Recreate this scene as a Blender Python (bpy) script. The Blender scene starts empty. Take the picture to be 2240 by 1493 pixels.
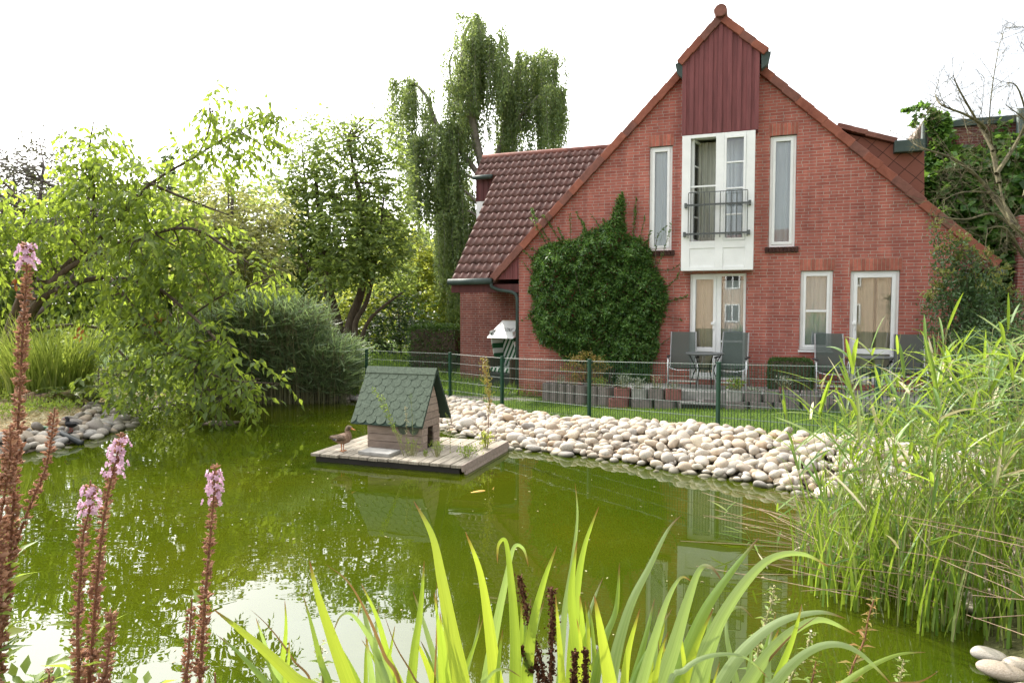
import bpy, math, random
import numpy as np
from mathutils import Vector, Matrix
from mathutils.geometry import tessellate_polygon
R = math.radians
rng = np.random.default_rng(7)
random.seed(7)
S = bpy.context.scene
COL = S.collection

# ------------------------------------------------------------------ camera model (24 mm lens, eye 2.15 m above the pond)
FPX = 1493.3
CAMZ = 2.15
PITCH = math.atan((746.5 - 672.0) / FPX)
cp, sp_ = math.cos(PITCH), math.sin(PITCH)
def ray(px, py):
    x = (px - 1120.0) / FPX; z = -(py - 746.5) / FPX
    return np.array([x, cp + z * sp_, -sp_ + z * cp])
def P(px, py, d):
    r = ray(px, py); r = r * (d / r[1]); return np.array([r[0], r[1], r[2] + CAMZ])
def G(px, py, z=0.0):
    r = ray(px, py); r = r * ((z - CAMZ) / r[2]); return np.array([r[0], r[1], z])

# ------------------------------------------------------------------ house frame: x along the gable, y into the house
TH = math.atan(0.3645)
EU = np.array([math.cos(TH), -math.sin(TH), 0.0]); EI = np.array([math.sin(TH), math.cos(TH), 0.0])
HO = np.array([0.16, 15.83, 0.0])
def F(px, py, y=0.0):
    r = ray(px, py); c = np.array([0, 0, CAMZ])
    t = (y - np.dot(c - HO, EI)) / np.dot(r, EI)
    p = c + r * t - HO
    return float(np.dot(p, EU)), float(p[2])
def HW(u, y, z):
    return HO + EU * u + EI * y + np.array([0, 0, z])

# ------------------------------------------------------------------ object helpers
def tag(o, label=None, cat=None, group=None, kind=None):
    if label: o['label'] = label
    if cat: o['category'] = cat
    if group: o['group'] = group
    if kind: o['kind'] = kind
    return o
def empty(name, loc=(0, 0, 0), rz=0.0):
    o = bpy.data.objects.new(name, None); COL.objects.link(o)
    o.location = tuple(float(c) for c in loc); o.rotation_euler = (0, 0, rz)
    o.empty_display_size = 0.2
    return o
def link(name, me, parent=None):
    o = bpy.data.objects.new(name, me); COL.objects.link(o)
    if parent is not None: o.parent = parent
    return o
def kids(o): return [c for c in list(bpy.data.objects) if c.parent == o]
def copy_tree(o, parent=None):
    c = o.copy(); COL.objects.link(c); c.parent = parent
    for ch in kids(o): copy_tree(ch, c)
    return c

class MB:
    def __init__(s): s.v = []; s.f = []; s.m = []; s.n = 0
    def add(s, vs, fs, mi=0):
        s.v.extend([tuple(float(c) for c in v) for v in vs])
        for f in fs: s.f.append(tuple(i + s.n for i in f)); s.m.append(mi)
        s.n += len(vs); return s
    def box(s, c, d, mi=0, rot=None):
        hx, hy, hz = d[0] / 2, d[1] / 2, d[2] / 2
        vs = [(-hx, -hy, -hz), (hx, -hy, -hz), (hx, hy, -hz), (-hx, hy, -hz), (-hx, -hy, hz), (hx, -hy, hz), (hx, hy, hz), (-hx, hy, hz)]
        if rot is not None: vs = [tuple(rot @ Vector(v)) for v in vs]
        vs = [(v[0] + c[0], v[1] + c[1], v[2] + c[2]) for v in vs]
        return s.add(vs, [(0, 3, 2, 1), (4, 5, 6, 7), (0, 1, 5, 4), (1, 2, 6, 5), (2, 3, 7, 6), (3, 0, 4, 7)], mi)
    def bb(s, x0, x1, y0, y1, z0, z1, mi=0):
        return s.box(((x0 + x1) / 2, (y0 + y1) / 2, (z0 + z1) / 2), (x1 - x0, y1 - y0, z1 - z0), mi)
    def prism(s, poly, y0, y1, mi=0):          # polygon in (x,z), extruded along y
        n = len(poly)
        vs = [(p[0], y0, p[1]) for p in poly] + [(p[0], y1, p[1]) for p in poly]
        fs = [tuple(range(n)), tuple(range(2 * n - 1, n - 1, -1))]
        for i in range(n):
            j = (i + 1) % n; fs.append((i, i + n, j + n, j))
        return s.add(vs, fs, mi)
    def tube(s, pts, r, n=6, mi=0, cap=True):
        pts = [np.array(p, float) for p in pts]
        k = len(pts)
        rs = [r] * k if np.isscalar(r) else list(r)
        vs = []; up = None
        for i, p in enumerate(pts):
            t = pts[min(i + 1, k - 1)] - pts[max(i - 1, 0)]
            t = t / (np.linalg.norm(t) + 1e-9)
            if up is None:
                a = np.array([0, 0, 1.0]) if abs(t[2]) < 0.9 else np.array([1.0, 0, 0])
            else: a = up
            b = np.cross(t, a); b /= np.linalg.norm(b) + 1e-9
            up = np.cross(b, t)
            for j in range(n):
                q = 2 * math.pi * j / n
                vs.append(p + rs[i] * (b * math.cos(q) + up * math.sin(q)))
        fs = []
        for i in range(k - 1):
            for j in range(n):
                j2 = (j + 1) % n
                fs.append((i * n + j, i * n + j2, (i + 1) * n + j2, (i + 1) * n + j))
        if cap:
            fs.append(tuple(range(n - 1, -1, -1))); fs.append(tuple(range((k - 1) * n, k * n)))
        return s.add(vs, fs, mi)
    def ell(s, c, r, nu=8, nv=6, mi=0, rot=None):
        vs = [];
        for i in range(nv + 1):
            a = math.pi * i / nv
            for j in range(nu):
                q = 2 * math.pi * j / nu
                v = Vector((r[0] * math.sin(a) * math.cos(q), r[1] * math.sin(a) * math.sin(q), r[2] * math.cos(a)))
                if rot is not None: v = rot @ v
                vs.append((v[0] + c[0], v[1] + c[1], v[2] + c[2]))
        fs = [(i * nu + j, (i + 1) * nu + j, (i + 1) * nu + (j + 1) % nu, i * nu + (j + 1) % nu) for i in range(nv) for j in range(nu)]
        return s.add(vs, fs, mi)
    def loft(s, rings, mi=0, cap=True):
        n = len(rings[0]); vs = [v for r in rings for v in r]
        fs = [(i * n + j, i * n + (j + 1) % n, (i + 1) * n + (j + 1) % n, (i + 1) * n + j) for i in range(len(rings) - 1) for j in range(n)]
        if cap: fs += [tuple(range(n - 1, -1, -1)), tuple(range((len(rings) - 1) * n, len(rings) * n))]
        return s.add(vs, fs, mi)
    def build(s, name, mats, parent=None, smooth=False, bevel=0.0):
        me = bpy.data.meshes.new(name)
        me.from_pydata(s.v, [], s.f)
        mats = mats if isinstance(mats, (list, tuple)) else [mats]
        for m in mats: me.materials.append(m)
        if len(mats) > 1: me.polygons.foreach_set('material_index', s.m)
        if smooth: me.polygons.foreach_set('use_smooth', [True] * len(me.polygons))
        me.update()
        o = link(name, me, parent)
        if bevel > 0:
            b = o.modifiers.new('bevel', 'BEVEL'); b.width = bevel; b.segments = 2; b.limit_method = 'ANGLE'
        return o

def np_mesh(name, V, Fc, mats, parent=None, smooth=False, mi=None):
    """V (n,3) floats, Fc (m,k) ints with constant k"""
    me = bpy.data.meshes.new(name)
    V = np.asarray(V, np.float32); Fc = np.asarray(Fc, np.int32)
    m, k = Fc.shape
    me.vertices.add(len(V)); me.vertices.foreach_set('co', V.ravel())
    me.loops.add(m * k); me.loops.foreach_set('vertex_index', Fc.ravel())
    me.polygons.add(m)
    me.polygons.foreach_set('loop_start', np.arange(0, m * k, k, dtype=np.int32))
    if smooth: me.polygons.foreach_set('use_smooth', np.ones(m, dtype=bool))
    mats = mats if isinstance(mats, (list, tuple)) else [mats]
    for q in mats: me.materials.append(q)
    if mi is not None: me.polygons.foreach_set('material_index', np.asarray(mi, np.int32))
    me.update(calc_edges=True); me.validate()
    return link(name, me, parent)

def norm(a): return a / (np.linalg.norm(a, axis=-1, keepdims=True) + 1e-9)
def leaf_arrays(Pb, D, N, L, W, fold=0.12, droop=0.15):
    """five-point leaves with a raised midrib and a drooping tip"""
    D = norm(D); Sd = norm(np.cross(D, N)); N = np.cross(Sd, D)
    L = L[:, None]; W = W[:, None]
    a = Pb
    mid = Pb + D * L * 0.5 - N * W * fold
    tip = Pb + D * L - N * L * droop
    l = Pb + D * L * 0.45 - Sd * W * 0.5 + N * W * fold
    r = Pb + D * L * 0.45 + Sd * W * 0.5 + N * W * fold
    n = len(Pb)
    V = np.stack([a, l, tip, r, mid], 1).reshape(-1, 3)
    b = (np.arange(n) * 5)[:, None]
    f = np.concatenate([b + np.array([[0, 4, 1]]), b + np.array([[1, 4, 2]]), b + np.array([[0, 3, 4]]), b + np.array([[4, 3, 2]])], 0)
    return V, f
def quad_arrays(Pb, D, N, L, W):
    D = norm(D); Sd = norm(np.cross(D, N))
    L = L[:, None]; W = W[:, None]
    V = np.stack([Pb, Pb + D * L * .5 - Sd * W * .5, Pb + D * L, Pb + D * L * .5 + Sd * W * .5], 1).reshape(-1, 3)
    b = (np.arange(len(Pb)) * 4)[:, None]
    return V, b + np.array([[0, 1, 2, 3]])
def rand_unit(n):
    v = rng.normal(size=(n, 3)); return norm(v)

# ------------------------------------------------------------------ materials
def nodes(name):
    m = bpy.data.materials.new(name); m.use_nodes = True
    nt = m.node_tree; nt.nodes.clear()
    return m, nt, nt.nodes, nt.links
def pmat(name, col, rough=0.7, var=0.0, scale=8.0, bump=0.0, bscale=None, spec=0.4, metal=0.0, col2=None, stretch=None, detail=5):
    m, nt, N, L = nodes(name)
    out = N.new('ShaderNodeOutputMaterial'); b = N.new('ShaderNodeBsdfPrincipled'); L.new(b.outputs[0], out.inputs[0])
    b.inputs['Roughness'].default_value = rough; b.inputs['Metallic'].default_value = metal
    b.inputs['Specular IOR Level'].default_value = spec
    b.inputs['Base Color'].default_value = (*col, 1)
    if var > 0 or col2 is not None or bump > 0:
        tc = N.new('ShaderNodeTexCoord'); mp = N.new('ShaderNodeMapping'); L.new(tc.outputs['Object'], mp.inputs[0])
        if stretch: mp.inputs['Scale'].default_value = stretch
        nz = N.new('ShaderNodeTexNoise'); nz.inputs['Scale'].default_value = scale; nz.inputs['Detail'].default_value = detail
        nz.inputs['Roughness'].default_value = 0.65
        L.new(mp.outputs[0], nz.inputs['Vector'])
        if var > 0 or col2 is not None:
            cr = N.new('ShaderNodeValToRGB'); L.new(nz.outputs['Fac'], cr.inputs[0])
            c2 = col2 if col2 is not None else tuple(min(1, c * (1 + var)) for c in col)
            c1 = col if col2 is not None else tuple(c * (1 - var) for c in col)
            cr.color_ramp.elements[0].position = 0.32; cr.color_ramp.elements[1].position = 0.68
            cr.color_ramp.elements[0].color = (*c1, 1); cr.color_ramp.elements[1].color = (*c2, 1)
            L.new(cr.outputs[0], b.inputs['Base Color'])
        if bump > 0:
            n2 = N.new('ShaderNodeTexNoise'); n2.inputs['Scale'].default_value = bscale or scale * 3; n2.inputs['Detail'].default_value = 6
            L.new(mp.outputs[0], n2.inputs['Vector'])
            bp = N.new('ShaderNodeBump'); bp.inputs['Strength'].default_value = bump; bp.inputs['Distance'].default_value = 0.01
            L.new(n2.outputs['Fac'], bp.inputs['Height']); L.new(bp.outputs[0], b.inputs['Normal'])
    return m
def leafmat(name, cols, trans, tfac=0.45, rough=0.45, spec=0.35, blotch=None):
    """leaf: each leaf its own tint, light comes through"""
    m, nt, N, L = nodes(name)
    out = N.new('ShaderNodeOutputMaterial'); b = N.new('ShaderNodeBsdfPrincipled'); t = N.new('ShaderNodeBsdfTranslucent')
    mx = N.new('ShaderNodeMixShader'); mx.inputs[0].default_value = tfac
    L.new(b.outputs[0], mx.inputs[1]); L.new(t.outputs[0], mx.inputs[2]); L.new(mx.outputs[0], out.inputs[0])
    b.inputs['Roughness'].default_value = rough; b.inputs['Specular IOR Level'].default_value = spec
    g = N.new('ShaderNodeNewGeometry'); cr = N.new('ShaderNodeValToRGB')
    L.new(g.outputs['Random Per Island'], cr.inputs[0])
    el = cr.color_ramp.elements
    while len(el) < len(cols): el.new(0.5)
    for i, c in enumerate(cols):
        el[i].position = i / max(1, len(cols) - 1); el[i].color = (*c, 1)
    L.new(cr.outputs[0], b.inputs['Base Color'])
    hs = N.new('ShaderNodeMixRGB'); hs.blend_type = 'MULTIPLY'; hs.inputs[0].default_value = 0.5
    hs.inputs[1].default_value = (*trans, 1)
    cr2 = N.new('ShaderNodeValToRGB'); cr2.color_ramp.elements[0].color = (.35, .35, .35, 1); cr2.color_ramp.elements[1].color = (1.3, 1.3, 1.3, 1)
    L.new(g.outputs['Random Per Island'], cr2.inputs[0]); L.new(cr2.outputs[0], hs.inputs[2]); L.new(hs.outputs[0], t.inputs['Color'])
    return m

M = {}
def brick_mat(name, c1, c2, mortar, stain=0.35):
    m, nt, N, L = nodes(name)
    out = N.new('ShaderNodeOutputMaterial'); b = N.new('ShaderNodeBsdfPrincipled'); L.new(b.outputs[0], out.inputs[0])
    b.inputs['Roughness'].default_value = 0.85; b.inputs['Specular IOR Level'].default_value = 0.25
    tc = N.new('ShaderNodeTexCoord'); sx = N.new('ShaderNodeSeparateXYZ'); L.new(tc.outputs['Object'], sx.inputs[0])
    ad = N.new('ShaderNodeMath'); ad.operation = 'ADD'; L.new(sx.outputs[0], ad.inputs[0]); L.new(sx.outputs[1], ad.inputs[1])
    cx = N.new('ShaderNodeCombineXYZ'); L.new(ad.outputs[0], cx.inputs[0]); L.new(sx.outputs[2], cx.inputs[1])
    br = N.new('ShaderNodeTexBrick'); L.new(cx.outputs[0], br.inputs['Vector'])
    br.inputs['Scale'].default_value = 1.0; br.inputs['Brick Width'].default_value = 0.25; br.inputs['Row Height'].default_value = 0.0625
    br.inputs['Mortar Size'].default_value = 0.0055; br.inputs['Mortar Smooth'].default_value = 0.15; br.inputs['Bias'].default_value = -0.1
    br.inputs['Color1'].default_value = (*c1, 1); br.inputs['Color2'].default_value = (*c2, 1); br.inputs['Mortar'].default_value = (*mortar, 1)
    br.squash_frequency = 5; br.squash = 0.55
    nz = N.new('ShaderNodeTexNoise'); nz.inputs['Scale'].default_value = 1.1; nz.inputs['Detail'].default_value = 8; nz.inputs['Roughness'].default_value = .7
    L.new(tc.outputs['Object'], nz.inputs['Vector'])
    cr = N.new('ShaderNodeValToRGB'); cr.color_ramp.elements[0].position = .3; cr.color_ramp.elements[1].position = .72
    cr.color_ramp.elements[0].color = (1 - stain, 1 - stain, 1 - stain * .8, 1); cr.color_ramp.elements[1].color = (1.1, 1.12, 1.15, 1)
    L.new(nz.outputs['Fac'], cr.inputs[0])
    mu = N.new('ShaderNodeMixRGB'); mu.blend_type = 'MULTIPLY'; mu.inputs[0].default_value = 1
    L.new(br.outputs['Color'], mu.inputs[1]); L.new(cr.outputs[0], mu.inputs[2])
    mps = N.new('ShaderNodeMapping'); mps.inputs['Scale'].default_value = (5, 5, .45); L.new(tc.outputs['Object'], mps.inputs[0])
    n4 = N.new('ShaderNodeTexNoise'); n4.inputs['Scale'].default_value = 1; n4.inputs['Detail'].default_value = 7; L.new(mps.outputs[0], n4.inputs['Vector'])
    c4 = N.new('ShaderNodeValToRGB'); c4.color_ramp.elements[0].position = .38; c4.color_ramp.elements[1].position = .62; c4.color_ramp.elements[0].color = (.80, .80, .82, 1); c4.color_ramp.elements[1].color = (1.06, 1.06, 1.06, 1); L.new(n4.outputs['Fac'], c4.inputs[0])
    m4 = N.new('ShaderNodeMixRGB'); m4.blend_type = 'MULTIPLY'; m4.inputs[0].default_value = 1; L.new(mu.outputs[0], m4.inputs[1]); L.new(c4.outputs[0], m4.inputs[2]); mu = m4
    n3 = N.new('ShaderNodeTexNoise'); n3.inputs['Scale'].default_value = 60; n3.inputs['Detail'].default_value = 3; L.new(tc.outputs['Object'], n3.inputs['Vector'])
    c3 = N.new('ShaderNodeValToRGB'); c3.color_ramp.elements[0].color = (.78, .78, .78, 1); c3.color_ramp.elements[1].color = (1.2, 1.2, 1.2, 1); L.new(n3.outputs['Fac'], c3.inputs[0])
    m2 = N.new('ShaderNodeMixRGB'); m2.blend_type = 'MULTIPLY'; m2.inputs[0].default_value = 1
    L.new(mu.outputs[0], m2.inputs[1]); L.new(c3.outputs[0], m2.inputs[2]); L.new(m2.outputs[0], b.inputs['Base Color'])
    iv = N.new('ShaderNodeMath'); iv.operation = 'SUBTRACT'; iv.inputs[0].default_value = 1; L.new(br.outputs['Fac'], iv.inputs[1])
    bp = N.new('ShaderNodeBump'); bp.inputs['Strength'].default_value = .7; bp.inputs['Distance'].default_value = .006
    L.new(iv.outputs[0], bp.inputs['Height']); L.new(bp.outputs[0], b.inputs['Normal'])
    return m
M['brick'] = brick_mat('brick', (.50, .158, .116), (.355, .103, .077), (.46, .36, .30), .26)
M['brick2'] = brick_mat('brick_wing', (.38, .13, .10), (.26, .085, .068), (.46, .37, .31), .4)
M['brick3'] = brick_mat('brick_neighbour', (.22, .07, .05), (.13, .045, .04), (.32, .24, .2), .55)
M['soldier'] = pmat('soldier_brick', (.385, .125, .09), .85, .22, 9, .3, 60)
M['sill'] = pmat('sill_brick', (.055, .022, .016), .85, .5, 14, .4)
M['mortar'] = pmat('mortar', (.42, .33, .27), .95, .2, 20)
M['clad'] = pmat('red_board', (.185, .058, .060), .6, .28, 2.2, .25, 40, .3, stretch=(6, 6, .5))
M['clad2'] = pmat('red_board_dark', (.10, .03, .03), .6, .3, 2.5, .2, 40, .3, stretch=(6, 6, .5))
M['tile'] = pmat('roof_tile', (.075, .038, .032), .65, 0, 6, .3, 30, .35, col2=(.20, .105, .088))
M['tile_or'] = pmat('verge_tile', (.20, .066, .046), .8, 0, 3.5, .3, 40, .2, col2=(.34, .125, .085))
M['tile_dk'] = pmat('verge_tile_aged', (.13, .06, .05), .8, 0, 3, .3, 40, .2, col2=(.27, .115, .09))
M['white'] = pmat('white_frame', (.85, .865, .87), .35, .05, 3, 0, spec=.5)
M['gutter'] = pmat('gutter_zinc', (.040, .062, .056), .6, .3, 3, 0, spec=.4)
M['iron'] = pmat('grey_railing', (.09, .10, .10), .45, .3, 20, spec=.5)
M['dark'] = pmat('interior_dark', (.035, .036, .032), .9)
M['inwall'] = pmat('interior_wall', (.75, .75, .70), .9, .1, 2)
M['curtain'] = pmat('sheer_curtain', (.80, .83, .84), .9, .1, 3, stretch=(8, 8, .3))
M['curtain_d'] = pmat('grey_curtain', (.50, .52, .45), .9, .25, 4, stretch=(10, 10, .3))
M['curtain_w'] = pmat('warm_curtain', (.85, .72, .56), .9, .12, 4, stretch=(8, 8, .3))
def glass_mat(name, refl=.07, tint=(.93, .96, .97)):
    m, nt, N, L = nodes(name)
    out = N.new('ShaderNodeOutputMaterial'); t = N.new('ShaderNodeBsdfTransparent'); g = N.new('ShaderNodeBsdfGlossy')
    g.inputs['Roughness'].default_value = 0.01; t.inputs[0].default_value = (*tint, 1)
    lw = N.new('ShaderNodeFresnel'); lw.inputs[0].default_value = 1.5
    ma = N.new('ShaderNodeMath'); ma.operation = 'ADD'; ma.inputs[1].default_value = refl; L.new(lw.outputs[0], ma.inputs[0])
    mx = N.new('ShaderNodeMixShader'); L.new(ma.outputs[0], mx.inputs[0]); L.new(t.outputs[0], mx.inputs[1]); L.new(g.outputs[0], mx.inputs[2])
    L.new(mx.outputs[0], out.inputs[0]); return m
M['glass'] = glass_mat('window_glass')
M['concrete'] = pmat('concrete', (.30, .29, .27), .9, .25, 6, .4)
M['concrete_d'] = pmat('concrete_weathered', (.13, .115, .11), .95, .4, 7, .5, col2=(.27, .22, .21))
M['concrete_r'] = pmat('concrete_red', (.24, .10, .09), .95, .3, 7, .5)
M['soil'] = pmat('soil', (.05, .035, .022), .95, .4, 20, .6)
M['fence'] = pmat('fence_green', (.012, .055, .032), .4, .15, 5, spec=.5)
M['wire'] = pmat('fence_wire', (.085, .12, .10), .5, 0, spec=.4)
M['alu'] = pmat('aluminium', (.62, .64, .65), .3, .05, 5, metal=.7)
def sling_mat():
    m, nt, N, L = nodes('sling_fabric')
    out = N.new('ShaderNodeOutputMaterial'); b = N.new('ShaderNodeBsdfPrincipled'); t = N.new('ShaderNodeBsdfTransparent')
    b.inputs['Base Color'].default_value = (.055, .075, .065, 1); b.inputs['Roughness'].default_value = .75
    mx = N.new('ShaderNodeMixShader'); mx.inputs[0].default_value = .14
    L.new(b.outputs[0], mx.inputs[1]); L.new(t.outputs[0], mx.inputs[2]); L.new(mx.outputs[0], out.inputs[0]); return m
M['sling'] = sling_mat()
M['black'] = pmat('black_plastic', (.02, .02, .02), .5, .1, 9)
M['wood'] = pmat('weathered_wood', (.30, .27, .22), .85, 0, 3, .4, 30, .2, col2=(.50, .44, .35), stretch=(1, 1, 1))
M['wood_pk'] = pmat('wall_plank', (.25, .20, .165), .85, 0, 4, .4, 30, .2, col2=(.40, .32, .27), stretch=(1, 6, 8))
def island_tint(m, lo=.7, hi=1.2):
    nt = m.node_tree; N, L = nt.nodes, nt.links; b = [n for n in N if n.type == 'BSDF_PRINCIPLED'][0]; src = b.inputs['Base Color'].links[0].from_socket
    g = N.new('ShaderNodeNewGeometry'); cr = N.new('ShaderNodeValToRGB'); cr.color_ramp.elements[0].color = (lo, lo, lo, 1); cr.color_ramp.elements[1].color = (hi, hi, hi, 1); L.new(g.outputs['Random Per Island'], cr.inputs[0])
    mu = N.new('ShaderNodeMixRGB'); mu.blend_type = 'MULTIPLY'; mu.inputs[0].default_value = 1; L.new(src, mu.inputs[1]); L.new(cr.outputs[0], mu.inputs[2]); L.new(mu.outputs[0], b.inputs['Base Color'])
M['wood'] = pmat('weathered_wood', (.20, .175, .14), .85, 0, 5, .5, 30, .2, col2=(.44, .39, .31), stretch=(9, .8, 1))
island_tint(M['wood'], .75, 1.15); island_tint(M['wood_pk'], .75, 1.2); island_tint(M['soldier'], .7, 1.2)
M['wood_dk'] = pmat('wet_wood_and_shade', (.018, .016, .012), .7, .3, 8)
M['felt'] = pmat('green_shingle', (.125, .155, .115), .9, .25, 30, .5, 150, .2)
M['felt_e'] = pmat('shingle_edge', (.03, .055, .04), .9)
M['log'] = pmat('palisade_log', (.16, .11, .07), .9, 0, 5, .5, 20, .2, col2=(.30, .23, .15), stretch=(8, 8, .6))
M['bark'] = pmat('bark', (.055, .042, .032), .9, 0, 9, .7, 25, .2, col2=(.13, .10, .075), stretch=(3, 3, .7))
M['bark_l'] = pmat('bark_lichen', (.055, .045, .035), .9, 0, 7, .6, 40, .2, col2=(.22, .20, .11))
M['bark_g'] = pmat('grey_twig', (.12, .10, .095), .9, .3, 10)
M['bark_birch'] = pmat('birch_bark', (.16, .15, .12), .9, 0, 5, .5, 20, .2, col2=(.34, .32, .28))
M['hose'] = pmat('green_hose', (.02, .10, .03), .45, .1, 5)
M['pipe'] = pmat('black_pipe', (.02, .025, .025), .4, .1, 5)
# leaves
M['cherry'] = leafmat('cherry_leaf', [(.045, .075, .018), (.08, .13, .028), (.13, .18, .045)], (.46, .60, .07), .5)
M['birchleaf'] = leafmat('birch_leaf', [(.07, .115, .045), (.11, .165, .065), (.16, .21, .085)], (.40, .50, .14), .42)
M['tree_mid'] = leafmat('midgreen_leaf', [(.06, .10, .028), (.10, .155, .045), (.155, .20, .065)], (.46, .58, .12), .46)
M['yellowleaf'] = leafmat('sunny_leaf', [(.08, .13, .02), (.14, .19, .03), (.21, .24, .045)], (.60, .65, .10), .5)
M['tanleaf'] = leafmat('olive_leaf', [(.12, .135, .04), (.19, .20, .065), (.26, .26, .11)], (.52, .54, .15), .45)
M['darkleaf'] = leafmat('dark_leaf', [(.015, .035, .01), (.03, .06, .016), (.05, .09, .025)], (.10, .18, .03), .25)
M['purpletwig'] = leafmat('dull_leaf', [(.06, .05, .05), (.09, .085, .07), (.09, .10, .06)], (.14, .14, .09), .3)
M['firethorn'] = leafmat('firethorn_leaf', [(.024, .065, .014), (.05, .125, .024), (.085, .18, .036), (.16, .27, .065)], (.22, .38, .06), .28, .4, .4)
M['ivy'] = leafmat('ivy_leaf', [(.025, .07, .014), (.055, .14, .025), (.12, .24, .045)], (.24, .42, .06), .35, .4, .45)
M['hedge'] = leafmat('box_leaf', [(.02, .05, .012), (.04, .085, .018), (.07, .12, .03)], (.14, .24, .04), .28)
M['privet'] = leafmat('privet_leaf', [(.03, .075, .025), (.06, .125, .045), (.12, .19, .085)], (.20, .30, .08), .3, .35, .5)
M['privet_tip'] = leafmat('privet_tip', [(.13, .17, .04), (.22, .25, .06), (.28, .24, .08)], (.40, .44, .1), .35)
M['bronze'] = leafmat('bronze_leaf', [(.14, .13, .03), (.24, .20, .05), (.28, .13, .05)], (.42, .36, .08), .4)
M['reed'] = leafmat('reed_leaf', [(.055, .125, .02), (.09, .18, .028), (.14, .235, .04), (.27, .29, .11)], (.38, .52, .05), .42, .4, .4)
M['reed_dry'] = leafmat('reed_dry', [(.40, .33, .18), (.50, .44, .27), (.62, .57, .40)], (.5, .45, .25), .3, .6)
M['reed_stem'] = pmat('reed_stem', (.14, .17, .06), .5, 0, 12, col2=(.32, .29, .13), stretch=(1, 1, .4))
M['reed_brown'] = pmat('dead_stem', (.24, .15, .10), .7, 0, 9, col2=(.42, .31, .21))
M['reed_far'] = leafmat('far_reed_leaf', [(.07, .125, .06), (.12, .19, .095), (.18, .255, .14), (.28, .33, .21)], (.34, .46, .16), .38)
M['reed_far_stem'] = pmat('far_reed_stem', (.05, .07, .025), .6, 0, 3, col2=(.20, .18, .09), stretch=(4, 4, .4))
def iris_mat(name, c1, c2, tr):
    m, nt, N, L = nodes(name)
    out = N.new('ShaderNodeOutputMaterial'); b = N.new('ShaderNodeBsdfPrincipled'); t = N.new('ShaderNodeBsdfTranslucent'); mx = N.new('ShaderNodeMixShader')
    mx.inputs[0].default_value = .45; b.inputs['Roughness'].default_value = .38; b.inputs['Specular IOR Level'].default_value = .5
    at = N.new('ShaderNodeAttribute'); at.attribute_name = 'uvw'     # x: along the blade, y: across it
    sx = N.new('ShaderNodeSeparateXYZ'); L.new(at.outputs['Vector'], sx.inputs[0])
    wv = N.new('ShaderNodeTexNoise'); wv.inputs['Scale'].default_value = 1.0; wv.inputs['Detail'].default_value = 3
    mp = N.new('ShaderNodeMapping'); mp.inputs['Scale'].default_value = (2.2, 22, 1); L.new(at.outputs['Vector'], mp.inputs[0]); L.new(mp.outputs[0], wv.inputs['Vector'])
    cr = N.new('ShaderNodeValToRGB'); cr.color_ramp.elements[0].position = .35; cr.color_ramp.elements[1].position = .65
    cr.color_ramp.elements[0].color = (*c1, 1); cr.color_ramp.elements[1].color = (*c2, 1); L.new(wv.outputs['Fac'], cr.inputs[0])
    tipr = N.new('ShaderNodeValToRGB'); tipr.color_ramp.elements[0].position = .958; tipr.color_ramp.elements[1].position = .992
    tipr.color_ramp.elements[0].color = (0, 0, 0, 1); tipr.color_ramp.elements[1].color = (1, 1, 1, 1); L.new(sx.outputs[0], tipr.inputs[0])
    ot = N.new('ShaderNodeMixRGB'); ot.inputs[2].default_value = (.16, .075, .03, 1); L.new(tipr.outputs[0], ot.inputs[0]); L.new(cr.outputs[0], ot.inputs[1])
    L.new(ot.outputs[0], b.inputs['Base Color'])
    o2 = N.new('ShaderNodeMixRGB'); o2.inputs[1].default_value = (*tr, 1); o2.inputs[2].default_value = (.2, .09, .03, 1); L.new(tipr.outputs[0], o2.inputs[0])
    m3 = N.new('ShaderNodeMixRGB'); m3.blend_type = 'MULTIPLY'; m3.inputs[0].default_value = .6
    cc = N.new('ShaderNodeValToRGB'); cc.color_ramp.elements[0].color = (.55, .55, .55, 1); cc.color_ramp.elements[1].color = (1.2, 1.2, 1.2, 1); L.new(wv.outputs['Fac'], cc.inputs[0])
    L.new(o2.outputs[0], m3.inputs[1]); L.new(cc.outputs[0], m3.inputs[2]); L.new(m3.outputs[0], t.inputs['Color'])
    L.new(b.outputs[0], mx.inputs[1]); L.new(t.outputs[0], mx.inputs[2]); L.new(mx.outputs[0], out.inputs[0]); return m
M['iris'] = iris_mat('iris_blade', (.085, .17, .03), (.17, .26, .055), (.41, .54, .05))
M['iris_y'] = iris_mat('iris_blade_yellow', (.14, .22, .025), (.23, .31, .045), (.47, .56, .05))
M['iris_p'] = iris_mat('iris_blade_pale', (.19, .27, .10), (.34, .41, .20), (.34, .47, .10))
M['iris_b'] = iris_mat('iris_blade_withered', (.12, .06, .03), (.25, .17, .06), (.28, .16, .05))
M['seed'] = leafmat('seed_capsule', [(.25, .12, .075), (.38, .20, .13), (.50, .30, .20)], (.50, .26, .16), .25, .8, .2)
M['pink'] = leafmat('pink_petal', [(.62, .36, .53), (.74, .50, .66), (.82, .64, .76)], (.78, .52, .68), .45, .6, .2)
M['lstem'] = pmat('loosestrife_stem', (.20, .09, .05), .7, .3, 20)
M['dock'] = leafmat('dock_seed', [(.045, .018, .010), (.085, .032, .016), (.12, .05, .022)], (.10, .04, .02), .2, .8, .2)
M['weed'] = leafmat('weed_leaf', [(.10, .17, .03), (.16, .24, .045), (.24, .29, .07)], (.45, .58, .08), .42)
M['grass'] = leafmat('grass_blade', [(.05, .11, .02), (.085, .16, .028), (.13, .20, .04)], (.30, .46, .05), .38)
M['grass_t'] = leafmat('tall_grass_blade', [(.09, .15, .03), (.16, .23, .05), (.26, .30, .10)], (.48, .58, .09), .42)
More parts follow.
